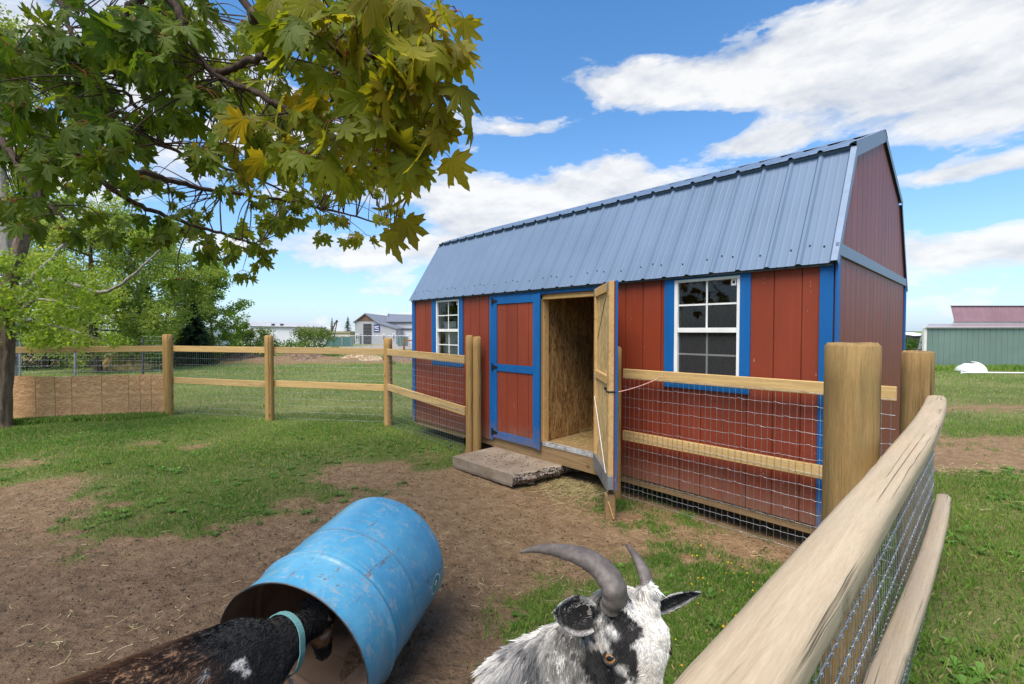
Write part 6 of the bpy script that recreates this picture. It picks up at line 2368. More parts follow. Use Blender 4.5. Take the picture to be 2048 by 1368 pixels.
leaf_items.sort(key=show_size, reverse=True)
lm = []
for (V, T, vein) in LEAVES:
    o = np_mesh('leaf', V, T, MAT['leaf_one'], smooth=True, attrs={'vein': vein})
    lm.append(o.data)
    bpy.data.objects.remove(o)
for it in leaf_items[:300]:
    pos, B, s_, k, kind, c = it
    o = bpy.data.objects.new('leaf', lm[k])
    M = Matrix([[*(B[i] * s_), pos[i]] for i in range(3)] + [[0, 0, 0, 1]])
    o.matrix_basis = M
    col_ = leaf_col(pos, kind)
    o.color = (*col_, 1)
    link(o, maple, True)
VV, TT, CC, VE = [], [], [], []
k0 = 0
for it in leaf_items[300:]:
    pos, B, s_, k, kind, c = it
    V, T, vein = LITE[k]
    VV.append(V @ B.T * s_ + pos); TT.append(T + k0); CC.append(np.tile(leaf_col(pos, kind), (len(V), 1))); VE.append(vein)
    k0 += len(V)
fo = np_mesh('foliage', np.concatenate(VV), np.concatenate(TT), MAT['leaf_many'], maple, True, True, {'tint': np.concatenate(CC), 'vein': np.concatenate(VE)})
fo['kind'] = 'stuff'
# bunches of red winged seeds and bud scales
kv, kt, kc, k0 = [], [], [], 0
for (c, n, size, kind) in clusters:
    if c[1] < .3 or mr.random() < .72: continue
    for _ in range(int(mr.integers(3, 8))):
        d = mr.normal(0, 1, 3); d[2] -= .8; d /= np.linalg.norm(d)
        s_ = np.cross(d, mr.normal(0, 1, 3)); s_ /= np.linalg.norm(s_)
        L_ = mr.uniform(.014, .030)
        kv += [c, c + d * L_ * .6 + s_ * .004, c + d * L_, c + d * L_ * .6 - s_ * .004]
        kt += [(k0, k0 + 1, k0 + 2), (k0, k0 + 2, k0 + 3)]
        kc += [np.array([.26, .055, .022]) * mr.uniform(.6, 1.3)] * 4
        k0 += 4
ks = np_mesh('seed_wings', np.array(kv), np.array(kt), MAT['leaf_many'], maple, attrs={'tint': np.array(kc), 'vein': np.zeros(len(kv))})
ks['kind'] = 'stuff'


# ---- trees and shrubs further off
def leaf_cloud(centres, radii, per, size, tint_fn, rs, flat=.8, elong=1.7):
    """small pointed leaves scattered through many clumps: arrays for one crown"""
    n = len(centres) * per
    c = np.repeat(np.asarray(centres), per, 0)
    r = np.repeat(np.asarray(radii), per)
    off = rs.normal(0, 1, (n, 3)); off /= np.linalg.norm(off, axis=1)[:, None]
    off *= (rs.random(n) ** .45)[:, None] * r[:, None]
    off[:, 2] *= flat
    P = c + off
    d = rs.normal(0, 1, (n, 3)); d[:, 2] -= .3; d /= np.linalg.norm(d, axis=1)[:, None]
    s = np.cross(d, rs.normal(0, 1, (n, 3))); s /= np.linalg.norm(s, axis=1)[:, None]
    L_ = size * (.6 + .8 * rs.random(n))
    V = np.stack([P, P + d * (L_ * .5)[:, None] + s * (L_ / elong / 2)[:, None], P + d * L_[:, None], P + d * (L_ * .5)[:, None] - s * (L_ / elong / 2)[:, None]], 1)
    T = np.arange(n * 4).reshape(-1, 4)
    C = np.repeat(tint_fn(P, rs), 4, 0)
    return V.reshape(-1, 3), T, C


def tint_mix(a, b, c=None, s=1.0):
    a, b = np.array(a), np.array(b)

    def fn(P, rs):
        f = np.clip(n3(P, 1.3 * s, 4) * 1.2 - .1 + rs.normal(0, .18, len(P)), 0, 1)[:, None]
        return (a * (1 - f) + b * f) * (.8 + .4 * rs.random((len(P), 1)))
    return fn


def broad_tree(name, base, height, spread, trunk_r, tint, label, seed, leaf=.09, nl=16, per=260, bark='bark', start=.28, shape=1.0, group=None, lean=(0, 0)):
    rs = np.random.default_rng(seed)
    base = np.array(base, float)
    root = empty(name, tuple(base))
    t = Tubes(10)
    top = base + np.array([lean[0], lean[1], height * .93])
    tr_ = limb_path([base - np.array([0, 0, .1]), base + np.array([rs.normal(0, .1), rs.normal(0, .1), height * .3]) + np.array([*lean, 0]) * .25, base + np.array([rs.normal(0, .15), rs.normal(0, .15), height * .65]) + np.array([*lean, 0]) * .6, top], .02, 8, rs)
    t.add(tr_, np.linspace(trunk_r, trunk_r * .12, len(tr_)))
    cents, rad = [], []
    for i in range(nl):
        f = start + (1 - start) * (i + rs.random()) / nl
        p0 = tr_[int(f * (len(tr_) - 1))]
        a = i * 2.4 + rs.normal(0, .4)
        w = spread * (math.sin(math.pi * min(1, (f - start) / (1 - start) * .8 + .2)) ** .7) ** shape * rs.uniform(.7, 1.15)
        e = p0 + np.array([math.cos(a) * w, math.sin(a) * w, height * rs.uniform(.04, .16)])
        lp = limb_path([p0, (p0 + e) / 2 + np.array([0, 0, -.03 * height]), e], .02, 6, rs)
        t.add(lp, np.linspace(trunk_r * .32, .012, len(lp)))
        for g_ in (.35, .55, .72, .88, 1.0):
            q = lp[int(g_ * (len(lp) - 1))]
            for _ in range(2):
                cents.append(q + rs.normal(0, .16 * spread, 3) * np.array([1, 1, .7])); rad.append(spread * rs.uniform(.14, .27))
    cents.append(top); rad.append(spread * .25)
    t.build('trunk', MAT[bark], root)
    V, T, C = leaf_cloud(cents, rad, per, leaf, tint, rs)
    o = np_mesh('crown', V, T, MAT['leaf_many'], root, attrs={'tint': C, 'vein': np.zeros(len(V))}, n=4)
    tag(root, label, 'tree', group)
    return root


def bark_trunk(name, path, rad, mat, parent, seed=0, n=64, ridge=.10):
    rs = np.random.default_rng(seed)
    P = np.asarray(path); m_ = len(P)
    th = np.arange(n) * 2 * np.pi / n
    V = []
    for j in range(m_):
        r_ = rad[j] * (1 + ridge * (fbm(th * 5 / np.pi * 2 + seed, np.full(n, P[j, 2] * 2.2), 3) - .5) * 2 * np.minimum(1, np.minimum(np.arange(n), n - np.arange(n)) / 5 + .3) + .04 * np.cos(3 * th + P[j, 2]))
        V.append(np.stack([P[j, 0] + r_ * np.cos(th), P[j, 1] + r_ * np.sin(th), np.full(n, P[j, 2])], -1))
    i = np.arange(m_ - 1)[:, None] * n; j = np.arange(n)[None]; j2 = (j + 1) % n
    q = np.stack([i + j, i + j2, i + n + j2, i + n + j], -1).reshape(-1, 4)
    return np_mesh(name, np.concatenate(V), q, mat, parent, True, True, n=4)


# old trunk at the left edge, just inside the fence, with its light-green branch
ot = empty('old_tree', (-9.35, 8.42, 0))
rs = np.random.default_rng(3)
t = Tubes(26)
tp = limb_path([(-9.45, 8.40, -.1), (-9.38, 8.42, .5), (-9.22, 8.45, 1.3), (-9.25, 8.5, 2.4), (-9.10, 8.6, 3.6), (-8.95, 8.7, 4.8), (-8.9, 8.8, 6.0)], .015, 8, rs)
tp = limb_path([(-9.45, 8.40, -.1), (-9.42, 8.42, .5), (-9.36, 8.45, 1.3), (-9.35, 8.5, 2.4), (-9.10, 8.6, 3.6), (-8.95, 8.7, 4.8), (-8.9, 8.8, 6.0)], .0, 16)
bark_trunk('trunk', tp, np.interp(np.linspace(0, 1, len(tp)), [0, .06, .2, .35, 1], [.26, .18, .15, .14, .07]), MAT['old_bark'], ot, 4)
for P, r0, r1 in (([(-9.2, 8.5, 2.2), at(100, 560, 8.4), at(200, 585, 8.2), at(260, 555, 8.2), at(320, 500, 8.3)], .05, .015), ([(-9.2, 8.5, 2.5), at(60, 560, 8.6), at(115, 505, 8.5), at(170, 440, 8.5)], .06, .02),
                  ([(-9.25, 8.5, 2.0), at(60, 640, 8.0), at(140, 660, 7.9), at(210, 680, 7.8)], .03, .008), ([(-9.25, 8.5, 1.9), at(70, 600, 7.9), at(150, 615, 7.7), at(230, 640, 7.6)], .03, .008)):
    lp = limb_path(P, .01, 8, rs); t = Tubes(8); t.add(lp, np.linspace(r0, r1, len(lp))); t.build('branch', MAT['pale_bark'], ot)
cents, rad = [], []
for _ in range(150):
    px, py = rs.uniform(-40, 235), rs.uniform(515, 690)
    if py < 545 and px > 150: continue
    if px > 150 and py > 560 + (px - 60) * .72 + 10: continue
    cents.append(np.array(at(px, py, rs.uniform(7.3, 8.8)))); rad.append(rs.uniform(.10, .24))
V, T, C = leaf_cloud(cents, rad, 55, .075, tint_mix((.13, .22, .025), (.30, .40, .06), s=2), rs, elong=2.2)
np_mesh('crown', V, T, MAT['leaf_many'], ot, attrs={'tint': C, 'vein': np.zeros(len(V))}, n=4)
tag(ot, 'rough-barked old trunk at the left edge with bright light-green leaves', 'tree')

BG = 'trees behind the pen fence'
broad_tree('poplar_tree', (-14.6, 13.2, 0), 11.0, 1.5, .24, tint_mix((.13, .20, .04), (.32, .40, .10)), 'tall pale-barked tree standing behind the light-green branch at the left edge', 21, .10, 16, 60, 'pale_bark', .5, 1.0, BG)
broad_tree('leafy_tree', (-17.6, 19.5, 0), 7.2, 2.3, .16, tint_mix((.20, .28, .06), (.42, .50, .14)), 'broad light-green tree behind the strand-board panels', 22, .12, 18, 105, 'bark', .15, .8, BG)
broad_tree('leafy_tree', (-16.9, 21.0, 0), 6.8, 2.1, .12, tint_mix((.17, .26, .055), (.37, .48, .13)), 'slim pale-green tree with a bare grey stem behind the first fence post', 23, .12, 18, 95, 'pale_bark', .12, .8, BG)
broad_tree('leafy_tree', (-21.9, 21.5, 0), 7.0, 2.4, .16, tint_mix((.15, .22, .05), (.34, .42, .12)), 'olive-green tree at the far left behind the wire fence', 24, .12, 16, 105, 'bark', .15, .8, BG)
broad_tree('leafy_tree', (-18.2, 24.6, 0), 6.4, 2.2, .12, tint_mix((.16, .24, .05), (.35, .45, .12)), 'pale leafy tree between the first fence post and the young bright-green tree', 26, .13, 18, 95, 'bark', .12, .8, BG)
broad_tree('young_aspen', (-17.7, 27.0, 0), 6.1, 1.75, .09, tint_mix((.13, .23, .035), (.30, .43, .08)), 'young bright-green tree standing left of the white building', 25, .13, 18, 95, 'pale_bark', .08, 1.0, BG)


def spruce(base, h, w, label, seed, n=1500, group=None):
    rs = np.random.default_rng(seed)
    root = empty('spruce_tree', tuple(base))
    t = Tubes(8)
    t.add([base, (base[0], base[1], base[2] + h)], [h * .022, .01])
    t.build('trunk', MAT['bark'], root)
    V, C = [], []
    for i in range(n):
        f = rs.random() ** .8
        z = base[2] + h * (.04 + .96 * f)
        L_ = w * (1 - f) * rs.uniform(.75, 1.12) + .04
        a = rs.random() * 6.28
        d = np.array([math.cos(a), math.sin(a), -.28]); s = np.array([-math.sin(a), math.cos(a), 0])
        o = np.array([base[0], base[1], z])
        m = rs.integers(7, 12)
        for k in range(m):
            u = (k + .5 + rs.random() * .6) / m
            q = o + d * L_ * u
            sl = (.10 + .22 * (1 - u)) * L_ ** .5 * rs.uniform(.6, 1.2)
            sg = 1 if k % 2 else -1
            e = q + (s * sg * .9 + d * .6 + np.array([0, 0, -.25 - .2 * rs.random()])) * sl
            wv = np.array([0, 0, .03 + .02 * L_])
            V += [q - wv, q + wv, e]
            c = np.array([.018, .038, .022]) * rs.uniform(.6, 1.5) + (np.array([.03, .045, .02]) if u > .8 else 0)
            C += [c] * 3
    V = np.array(V)
    np_mesh('crown', V, np.arange(len(V)).reshape(-1, 3), MAT['leaf_many'], root, attrs={'tint': np.array(C), 'vein': np.zeros(len(V))})
    tag(root, label, 'tree', group)


spruce((-16.3, 23.5, 0), 3.3, 1.3, 'dark spruce behind the trees, right of the pale-green slim tree', 31, 700, 'dark spruces behind the pen')
spruce((-20.4, 25.5, 0), 5.0, 1.6, 'dark spruce filling the gap behind the broad light-green tree', 32, 700, 'dark spruces behind the pen')
spruce((-23.5, 25.0, 0), 5.2, 1.7, 'leftmost dark spruce behind the old trunk', 33, 600, 'dark spruces behind the pen')
spruce((-51.0, 130, -1.5), 7.0, 1.7, 'left and thinner of the two small conifers on the skyline beside the grey workshop', 34, 260, 'skyline conifers')
spruce((-46.5, 130, -1.5), 7.4, 2.4, 'right and fuller of the two small conifers on the skyline beside the grey workshop', 35, 300, 'skyline conifers')


def shrub(base, h, w, tint, label, seed, n=60, per=70, leaf=.09, bloom=False, group=None, name='shrub'):
    rs = np.random.default_rng(seed)
    root = empty(name, tuple(base))
    t = Tubes(5)
    cents, rad = [], []
    for i in range(n):
        a, f = rs.random() * 6.28, rs.random()
        r_ = w * math.sqrt(rs.random()) * math.sqrt(max(.05, 1 - f * f * .75))
        q = np.array(base) + np.array([math.cos(a) * r_, math.sin(a) * r_, h * (.08 + .85 * f)])
        cents.append(q); rad.append(.16 * w + .1)
        if i % 4 == 0:
            lp = limb_path([base, (np.array(base) + q) / 2 + rs.normal(0, .05, 3), q], 0, 4); t.add(lp, np.linspace(.03, .008, len(lp)))
    t.build('stem', MAT['bark'], root)
    V, T, C = leaf_cloud(cents, rad, per, leaf, tint, rs)
    np_mesh('foliage', V, T, MAT['leaf_many'], root, attrs={'tint': C, 'vein': np.zeros(len(V))}, n=4)
    if bloom:
        cs = [c + np.array([0, 0, .1]) for c in cents if c[2] > base[2] + h * .5]
        V, T, C = leaf_cloud(cs, [.16] * len(cs), 16, .10, tint_mix((.16, .10, .14), (.34, .24, .30)), rs)
        np_mesh('blossom', V, T, MAT['leaf_many'], root, attrs={'tint': C, 'vein': np.zeros(len(V))}, n=4)
    tag(root, label, 'shrub', group)


gr = tint_mix((.08, .15, .03), (.22, .32, .08))
shrub((-17.2, 31.0, 0), 1.95, 1.75, gr, 'rounded lilac bush with dull mauve blossom left of the second fence post', 41, 70, 80, .11, True, 'lilac bushes before the white building')
shrub((-13.9, 31.5, 0), 2.0, 2.0, gr, 'wider lilac bush with dull mauve blossom right of the second fence post', 42, 80, 80, .11, True, 'lilac bushes before the white building')
shrub((-20.0, 29.5, 0), 1.7, 1.2, tint_mix((.03, .06, .02), (.09, .14, .04)), 'dark green bush at the foot of the young bright-green tree', 43, 50, 70, .1)
shrub((-19.0, 26.5, 0), 1.4, 1.1, tint_mix((.03, .06, .02), (.08, .12, .04)), 'low dark bush in front of the dark spruce', 44, 45, 60, .1)
shrub((-22.5, 21.0, 0), 1.3, 2.2, tint_mix((.03, .06, .02), (.10, .15, .04)), 'dark low thicket under the far-left trees', 45, 70, 60, .1)
shrub((-17.0, 24.2, 0), 1.2, 1.6, tint_mix((.03, .055, .02), (.10, .14, .045)), 'dark undergrowth beneath the broad light-green tree', 46, 60, 60, .1)
shrub((-6.55, 24.2, 0), 1.0, .28, tint_mix((.10, .15, .03), (.22, .27, .07)), 'thin upright weed in front of the low beige building', 47, 16, 40, .07)
shrub((18.55, 20.75, 0), .42, .42, tint_mix((.04, .10, .02), (.12, .22, .04)), 'small weed clump at the foot of the green barn wall', 48, 24, 50, .08)
shrub((26.3, 30.5, 0), 1.1, 2.0, tint_mix((.05, .10, .02), (.13, .22, .05)), 'low green bushes in the gap beside the green barn', 49, 60, 60, .12)
# ------------------------------------------------------------------ buildings and odds and ends beyond the pen
def wbox(name, x0, x1, y0, y1, z0, z1, mat, parent, c=.01):
    V, Fc = cbox_data(x0, x1, y0, y1, z0, z1, c)
    return mesh(name, V, Fc, mat, parent, True)


def ribbed(name, base, sc=(3.2, 0, 0), rough=.5, metal=.1, dark=.82):
    """sheet cladding too far off to build rib by rib"""
    m, nt, p = new_mat(name)
    wv = node(nt, 'ShaderNodeTexWave', {'Vector': coords(nt), 'Scale': sc[0], 'Distortion': 0.0}, bands_direction='X').outputs[1]
    n_ = noise_t(nt, coords(nt), .7, 4)
    c = mixc(nt, ramp(nt, wv, [(.02, 1.0), (.12, 0.0)]), base, tuple(a * dark for a in base))
    c = mixc(nt, 1.0, c, ramp(nt, n_, [(.3, (.9,) * 3), (.7, (1.06,) * 3)]), 'MULTIPLY')
    setp(nt, p, base=c, rough=rough, metal=metal)
    return m


grey_clad = ribbed('grey_cladding', (.42, .41, .42), (1.6, 0, 0))
grey_roof = ribbed('grey_roofing', (.25, .25, .27), (1.2, 0, 0), .4, .3)
charcoal = plain('charcoal_trim', (.055, .05, .052), .5, 0, .1, 3)
brownbrick = plain('brown_gable_facing', (.19, .105, .07), .8, 0, .25, 5)
white_clad = ribbed('white_cladding', (.66, .66, .65), (2.0, 0, 0))
dark_glass = plain('dark_glazing', (.03, .034, .04), .12, 0, .1, 3, spec=.8)
beige = plain('beige_wall', (.66, .52, .36), .8, 0, .06, 1)
navy = plain('navy_board', (.03, .045, .20), .4, 0, .05, 3)

# --- grey workshop with a sign
Yw = 110.0
wx = lambda px: (px - 1024) / F_PX * Yw
wz = lambda py: EYE + (661 - py) / F_PX * Yw
ws = empty('grey_workshop', (wx(745), Yw, -1.5))
x0, xm, x1, xr = wx(710), wx(731), wx(752), wx(794)
zb, ze, zp, zl = -1.6, wz(642.5), wz(627), wz(657)
D = 26.0
V = [(x0, Yw, zb), (xr, Yw, zb), (xr, Yw, zl), (x1, Yw, ze), (x0, Yw, ze)]
V += [(a, Yw + D, c) for a, b, c in V]
mesh('wall', V, [(0, 1, 2, 3, 4), (9, 8, 7, 6, 5), (0, 4, 9, 5), (1, 6, 7, 2)], grey_clad, ws)
mesh('gable', [(x0, Yw - .05, ze), (x1, Yw - .05, ze), (xm, Yw - .05, zp), (x0, Yw + .2, ze), (x1, Yw + .2, ze), (xm, Yw + .2, zp)], [(0, 1, 2), (3, 5, 4), (0, 3, 4, 1), (1, 4, 5, 2), (2, 5, 3, 0)], brownbrick, ws)
rf = mesh('roof', [(x0 - .3, Yw - .4, ze - .15), (xm, Yw - .4, zp + .1), (x1 + .3, Yw - .4, ze - .15), (x0 - .3, Yw + D, ze - .15), (xm, Yw + D, zp + .1), (x1 + .3, Yw + D, ze - .15),
              (x0 - .3, Yw - .4, ze - .4), (xm, Yw - .4, zp - .15), (x1 + .3, Yw - .4, ze - .4), (x0 - .3, Yw + D, ze - .4), (xm, Yw + D, zp - .15), (x1 + .3, Yw + D, ze - .4)],
          [(1, 0, 3, 4), (2, 1, 4, 5), (6, 7, 10, 9), (7, 8, 11, 10), (0, 1, 7, 6), (1, 2, 8, 7), (2, 5, 11, 8), (0, 6, 9, 3)], grey_roof, ws)
mesh('lean_to_roof', [(x1, Yw - .3, ze - .1), (xr + .3, Yw - .3, zl + .05), (xr + .3, Yw + D, zl + .05), (x1, Yw + D, ze - .1), (x1, Yw - .3, ze - .35), (xr + .3, Yw - .3, zl - .2), (xr + .3, Yw + D, zl - .2), (x1, Yw + D, ze - .35)],
     [(0, 1, 2, 3), (7, 6, 5, 4), (0, 4, 5, 1), (1, 5, 6, 2)], grey_roof, ws)
wbox('upper_side_wall', x1 - .1, x1 + .05, Yw + .05, Yw + D - .1, ze - 1.5, ze - .2, grey_clad, ws)
# side wing behind, paler wall seen to the right
xe = wx(900)
wbox('wing_wall', xr + .02, xe, Yw + 5.0, Yw + 18, zb, zl - .1, white_clad, ws)
wbox('wing_upper_wall', x1 + .3, xe, Yw + 9.0, Yw + 17, zl - .1, wz(645), grey_clad, ws)
wbox('wing_fascia', x1 + .3, xe + .2, Yw + 8.7, Yw + 8.98, wz(645.5), wz(642), charcoal, ws)
mesh('wing_roof', [(x1, Yw + 8.8, wz(642)), (xe + .2, Yw + 8.8, wz(643)), (xe + .2, Yw + 16, wz(628)), (xm + 1, Yw + 16, wz(623))], [(0, 1, 2, 3)], grey_roof, ws)
wbox('wing_fascia', xr - .05, xe + .2, Yw + 4.7, Yw + 4.97, zl - .25, zl + .05, charcoal, ws)
# trim, doors, windows
wbox('corner_trim', xr - .12, xr + .08, Yw - .08, Yw - .01, zb, zl, charcoal, ws)
wbox('roller_door', wx(727), wx(743), Yw - .12, Yw - .01, -1.5, wz(647.5), charcoal, ws)
for k in range(1, 6):
    z = -1.5 + (wz(647.5) + 1.5) * k / 6
    wbox('door_slat', wx(727.4), wx(742.6), Yw - .15, Yw - .125, z - .07, z + .07, plain('door_slat', (.10, .095, .10), .5, 0, .1, 2), ws)
wbox('door', wx(719.5), wx(723), Yw - .08, Yw - .01, -1.5, wz(669), dark_glass, ws)
for px0, px1, py0, py1 in ((711, 718.5, 668, 680), (765, 770.5, 668, 680.5), (785, 789.5, 667.5, 679)):
    f_ = wbox('window', wx(px0), wx(px1), Yw - .10, Yw - .01, wz(py1), wz(py0), MAT['white'], ws)
    n_ = 2
    for i in range(n_):
        a = wx(px0) + (wx(px1) - wx(px0)) * (.12 + .45 * i); b = a + (wx(px1) - wx(px0)) * .32
        wbox('pane', a, b, Yw - .12, Yw - .105, wz(py1 - 1.2), wz(py0 + 1.2), dark_glass, f_)
t = Tubes(6); t.add([(wx(760), Yw + 8, wz(632)), (wx(760), Yw + 8, wz(624))], .08); t.build('flue', charcoal, ws)
sg = wbox('sign_board', wx(748), wx(759.8), Yw - .16, Yw - .02, wz(663.5), wz(649), navy, ws)
cu = bpy.data.curves.new('sign_lettering', 'FONT')
cu.body = 'MCC'
cu.size = 1.05; cu.extrude = .01; cu.shear = .22; cu.offset = .022; cu.align_x = 'CENTER'; cu.align_y = 'CENTER'; cu.space_character = .92
fo_ = bpy.data.objects.new('sign_lettering', cu)
dg = bpy.context.evaluated_depsgraph_get()
COL.objects.link(fo_)
dg.update()
lme = bpy.data.meshes.new_from_object(fo_.evaluated_get(bpy.context.evaluated_depsgraph_get()))
bpy.data.objects.remove(fo_)
lme.materials.clear(); lme.materials.append(MAT['white'])
lo = bpy.data.objects.new('sign_lettering', lme)
wdt = max(v.co.x for v in lme.vertices) - min(v.co.x for v in lme.vertices)
hgt = max(v.co.y for v in lme.vertices) - min(v.co.y for v in lme.vertices)
lo.matrix_basis = Matrix.Translation((wx(753.7), Yw - .18, wz(655.2))) @ Matrix.Rotation(R(90), 4, 'X') @ Matrix.Diagonal(((wx(758.6) - wx(749.2)) / wdt, (wz(652) - wz(658.2)) / hgt, 1, 1))
link(lo, sg, True)
wbox('sign_underline', wx(749.4), wx(758.6), Yw - .19, Yw - .165, wz(661.6), wz(660.2), MAT['white'], sg)
tag(ws, 'grey metal workshop with a navy sign and brown gable beyond the field', 'workshop')

# --- long white building
Yb = 60.0
bx = lambda px, Y=Yb: (px - 1024) / F_PX * Y
bz = lambda py, Y=Yb: EYE + (661 - py) / F_PX * Y
wb = empty('white_building', (bx(560), Yb, -.6))
gx0, gx1, gx2 = bx(452), bx(507), bx(645)
V = [(gx0 - 1.2, Yb + 6, -.9), (gx1, Yb, -.9), (gx2, Yb + 1.2, -.9), (gx2, Yb + 1.2, bz(655)), (gx1, Yb, bz(652)), (gx0 - 1.2, Yb + 6, bz(642, Yb + 6)), (bx(644, Yb + 13), Yb + 13, -.9), (bx(644, Yb + 13), Yb + 13, bz(655))]
mesh('wall', V, [(0, 1, 4, 5), (1, 2, 3, 4), (2, 6, 7, 3)], white_clad, wb)
mesh('roof', [(gx1 - .1, Yb - .2, bz(651.5)), (gx2 + .2, Yb + 1.0, bz(654.5)), (bx(640, Yb + 13), Yb + 13, bz(648, Yb + 13)), (gx0 - 1.3, Yb + 6, bz(641.3, Yb + 6)), (gx1 - .1, Yb - .2, bz(654)), (gx2 + .2, Yb + 1.0, bz(656.5)), (gx0 - 1.3, Yb + 6, bz(643, Yb + 6))],
     [(0, 1, 2, 3), (0, 4, 5, 1), (3, 6, 4, 0)], plain('pale_roofing', (.50, .48, .46), .5, .2, .12, .6), wb)
mesh('fascia', [(gx1 - .14, Yb - .24, bz(652.3)), (gx2 + .24, Yb + .96, bz(655)), (gx2 + .24, Yb + .96, bz(656.2)), (gx1 - .14, Yb - .24, bz(653.4)), (gx0 - 1.34, Yb + 5.96, bz(642.2, Yb + 6)), (gx0 - 1.34, Yb + 5.96, bz(643.2, Yb + 6))], [(0, 3, 2, 1), (4, 5, 3, 0)], charcoal, wb)


def facade(px0, px1, py0, py1, mat, name='window', pane=False):
    a, b = bx(px0), bx(px1)
    ya = Yb + (a - gx1) / (gx2 - gx1) * 1.2
    f = wbox(name, a, b, ya - .08, ya + .05, bz(py1), bz(py0), mat, wb)
    return f


facade(612, 623, 662, 679, charcoal); facade(627, 640, 662, 680, charcoal); facade(538, 544, 660, 672, MAT['white'])
# window in the gable end
ga, gb_ = Vector((gx0 - 1.2, Yb + 6, 0)), Vector((gx1, Yb, 0))
for f0, f1, p0, p1 in ((.50, .60, 660, 672),):
    a, b = ga.lerp(gb_, f0), ga.lerp(gb_, f1)
    mesh('window', [(a.x, a.y - .1, bz(p1)), (b.x, b.y - .1, bz(p1)), (b.x, b.y - .1, bz(p0)), (a.x, a.y - .1, bz(p0)), (a.x, a.y + .1, bz(p1)), (b.x, b.y + .1, bz(p1)), (b.x, b.y + .1, bz(p0)), (a.x, a.y + .1, bz(p0))],
         [(0, 1, 2, 3), (0, 4, 5, 1), (1, 5, 6, 2), (2, 6, 7, 3), (3, 7, 4, 0)], dark_glass, wb)
for px in (533, 551):
    wbox('roof_vent', bx(px) - .15, bx(px) + .15, Yb + 1.5, Yb + 1.9, bz(651), bz(647), charcoal, wb)
tag(wb, 'long white metal building behind the lilac bushes', 'building')

# white shed peeping between the spruces
sp_ = empty('white_outbuilding', at(386, 690, 34) * 1.0)
a_ = lambda px, py: at(px, py, 40)
wbox('wall', a_(374, 0).x, a_(398, 0).x, 40, 44, -.4, a_(0, 656).z, white_clad, sp_)
wbox('opening', a_(384, 0).x, a_(390, 0).x, 39.9, 39.98, -.2, a_(0, 668).z, charcoal, sp_)
wbox('roof', a_(372, 0).x, a_(400, 0).x, 39.7, 44.3, a_(0, 656).z + .01, a_(0, 654).z, MAT['white'], sp_)
tag(sp_, 'small white outbuilding with a dark opening between the dark trees', 'building')

# leaning pole with strut
lp_ = empty('leaning_mast', at(650, 700, 45))
for nm, p, q, w in (('mast', (650, 694), (673.5, 640), .11), ('strut', (668, 676), (674.5, 640.5), .07)):
    member(nm, at(*p, 45), at(*q, 45.3), w, w, charcoal, lp_)
member('crossbar', at(668, 647, 45.1), at(676, 643, 45.1), .1, .1, charcoal, lp_)
tag(lp_, 'dark leaning mast with a strut between the lilac bushes', 'mast')

# low beige building and the screened yard fence
lb = empty('beige_building', (wx(676), 118, -1.5))
X = lambda px, Y: (px - 1024) / F_PX * Y
wbox('wall', X(640, 118), X(700, 118), 118, 124, -1.6, EYE + (661 - 665) / F_PX * 118, beige, lb)
wbox('roof', X(639, 118), X(701, 118), 117.6, 124.4, EYE + (661 - 665) / F_PX * 118 + .01, EYE + (661 - 664) / F_PX * 118 + .05, plain('tan_roofing', (.55, .44, .33), .7, 0, .1, 1), lb)
for px in (650, 664, 680):
    wbox('bay_door', X(px, 118), X(px + 8, 118), 117.86, 117.95, -1.5, EYE + (661 - 669) / F_PX * 118, plain('bay_door', (.50, .40, .28), .7, 0, .1, 2), lb)
tag(lb, 'low beige building behind the green screened yard fence', 'building')
cf = empty('screened_fence', (X(676, 92), 92, -1.4))
green_scr = ribbed('green_screen', (.06, .15, .135), (2.2, 0, 0), .8, 0)
for px0, px1 in ((640, 662), (663, 684), (685, 706), (838, 846), (796, 815)):
    wbox('screen', X(px0, 92), X(px1, 92), 92, 92.06, -1.35, EYE + (661 - 673.5) / F_PX * 92, green_scr, cf)
t_ = None
for px in (662.5, 684.5, 706.5, 795, 816, 838):
    t = Tubes(6); t.add([(X(px, 92), 91.9, -1.6), (X(px, 92), 91.9, EYE + (661 - 672) / F_PX * 92)], .06); t.build('fence_post', MAT['galv'], cf)
tag(cf, 'green screened yard fence beside the grey workshop', 'fence')
cl = empty('chain_link_fence', (X(700, 66), 66, -.9))
for px in (645, 663, 683, 702, 722, 743, 775, 800, 818):
    t = Tubes(6); t.add([(X(px, 66), 66, -1.0), (X(px, 66), 66, EYE + (661 - 671) / F_PX * 66)], .035); t.build('fence_post', MAT['galv'], cl)
t = Tubes(5); t.add([(X(640, 66), 66, EYE + (661 - 671.3) / F_PX * 66), (X(830, 66), 66, EYE + (661 - 671.3) / F_PX * 66)], .03); t.build('top_rail', MAT['galv'], cl)
t = Tubes(3)
zt, z0 = EYE + (661 - 671.5) / F_PX * 66, -.75
xa, xb = X(640, 66), X(830, 66)
k = xa
while k < xb:
    t.add([(k, 66, z0), (min(k + zt - z0, xb), 66.01, zt)], .004); t.add([(k, 66.02, zt), (min(k + zt - z0, xb), 66.01, z0)], .004); k += .18
ch = t.build('chain_mesh', MAT['galv'], cl); ch['kind'] = 'stuff'
tag(cl, 'thin chain-link fence along the front of the gravel yard', 'fence')
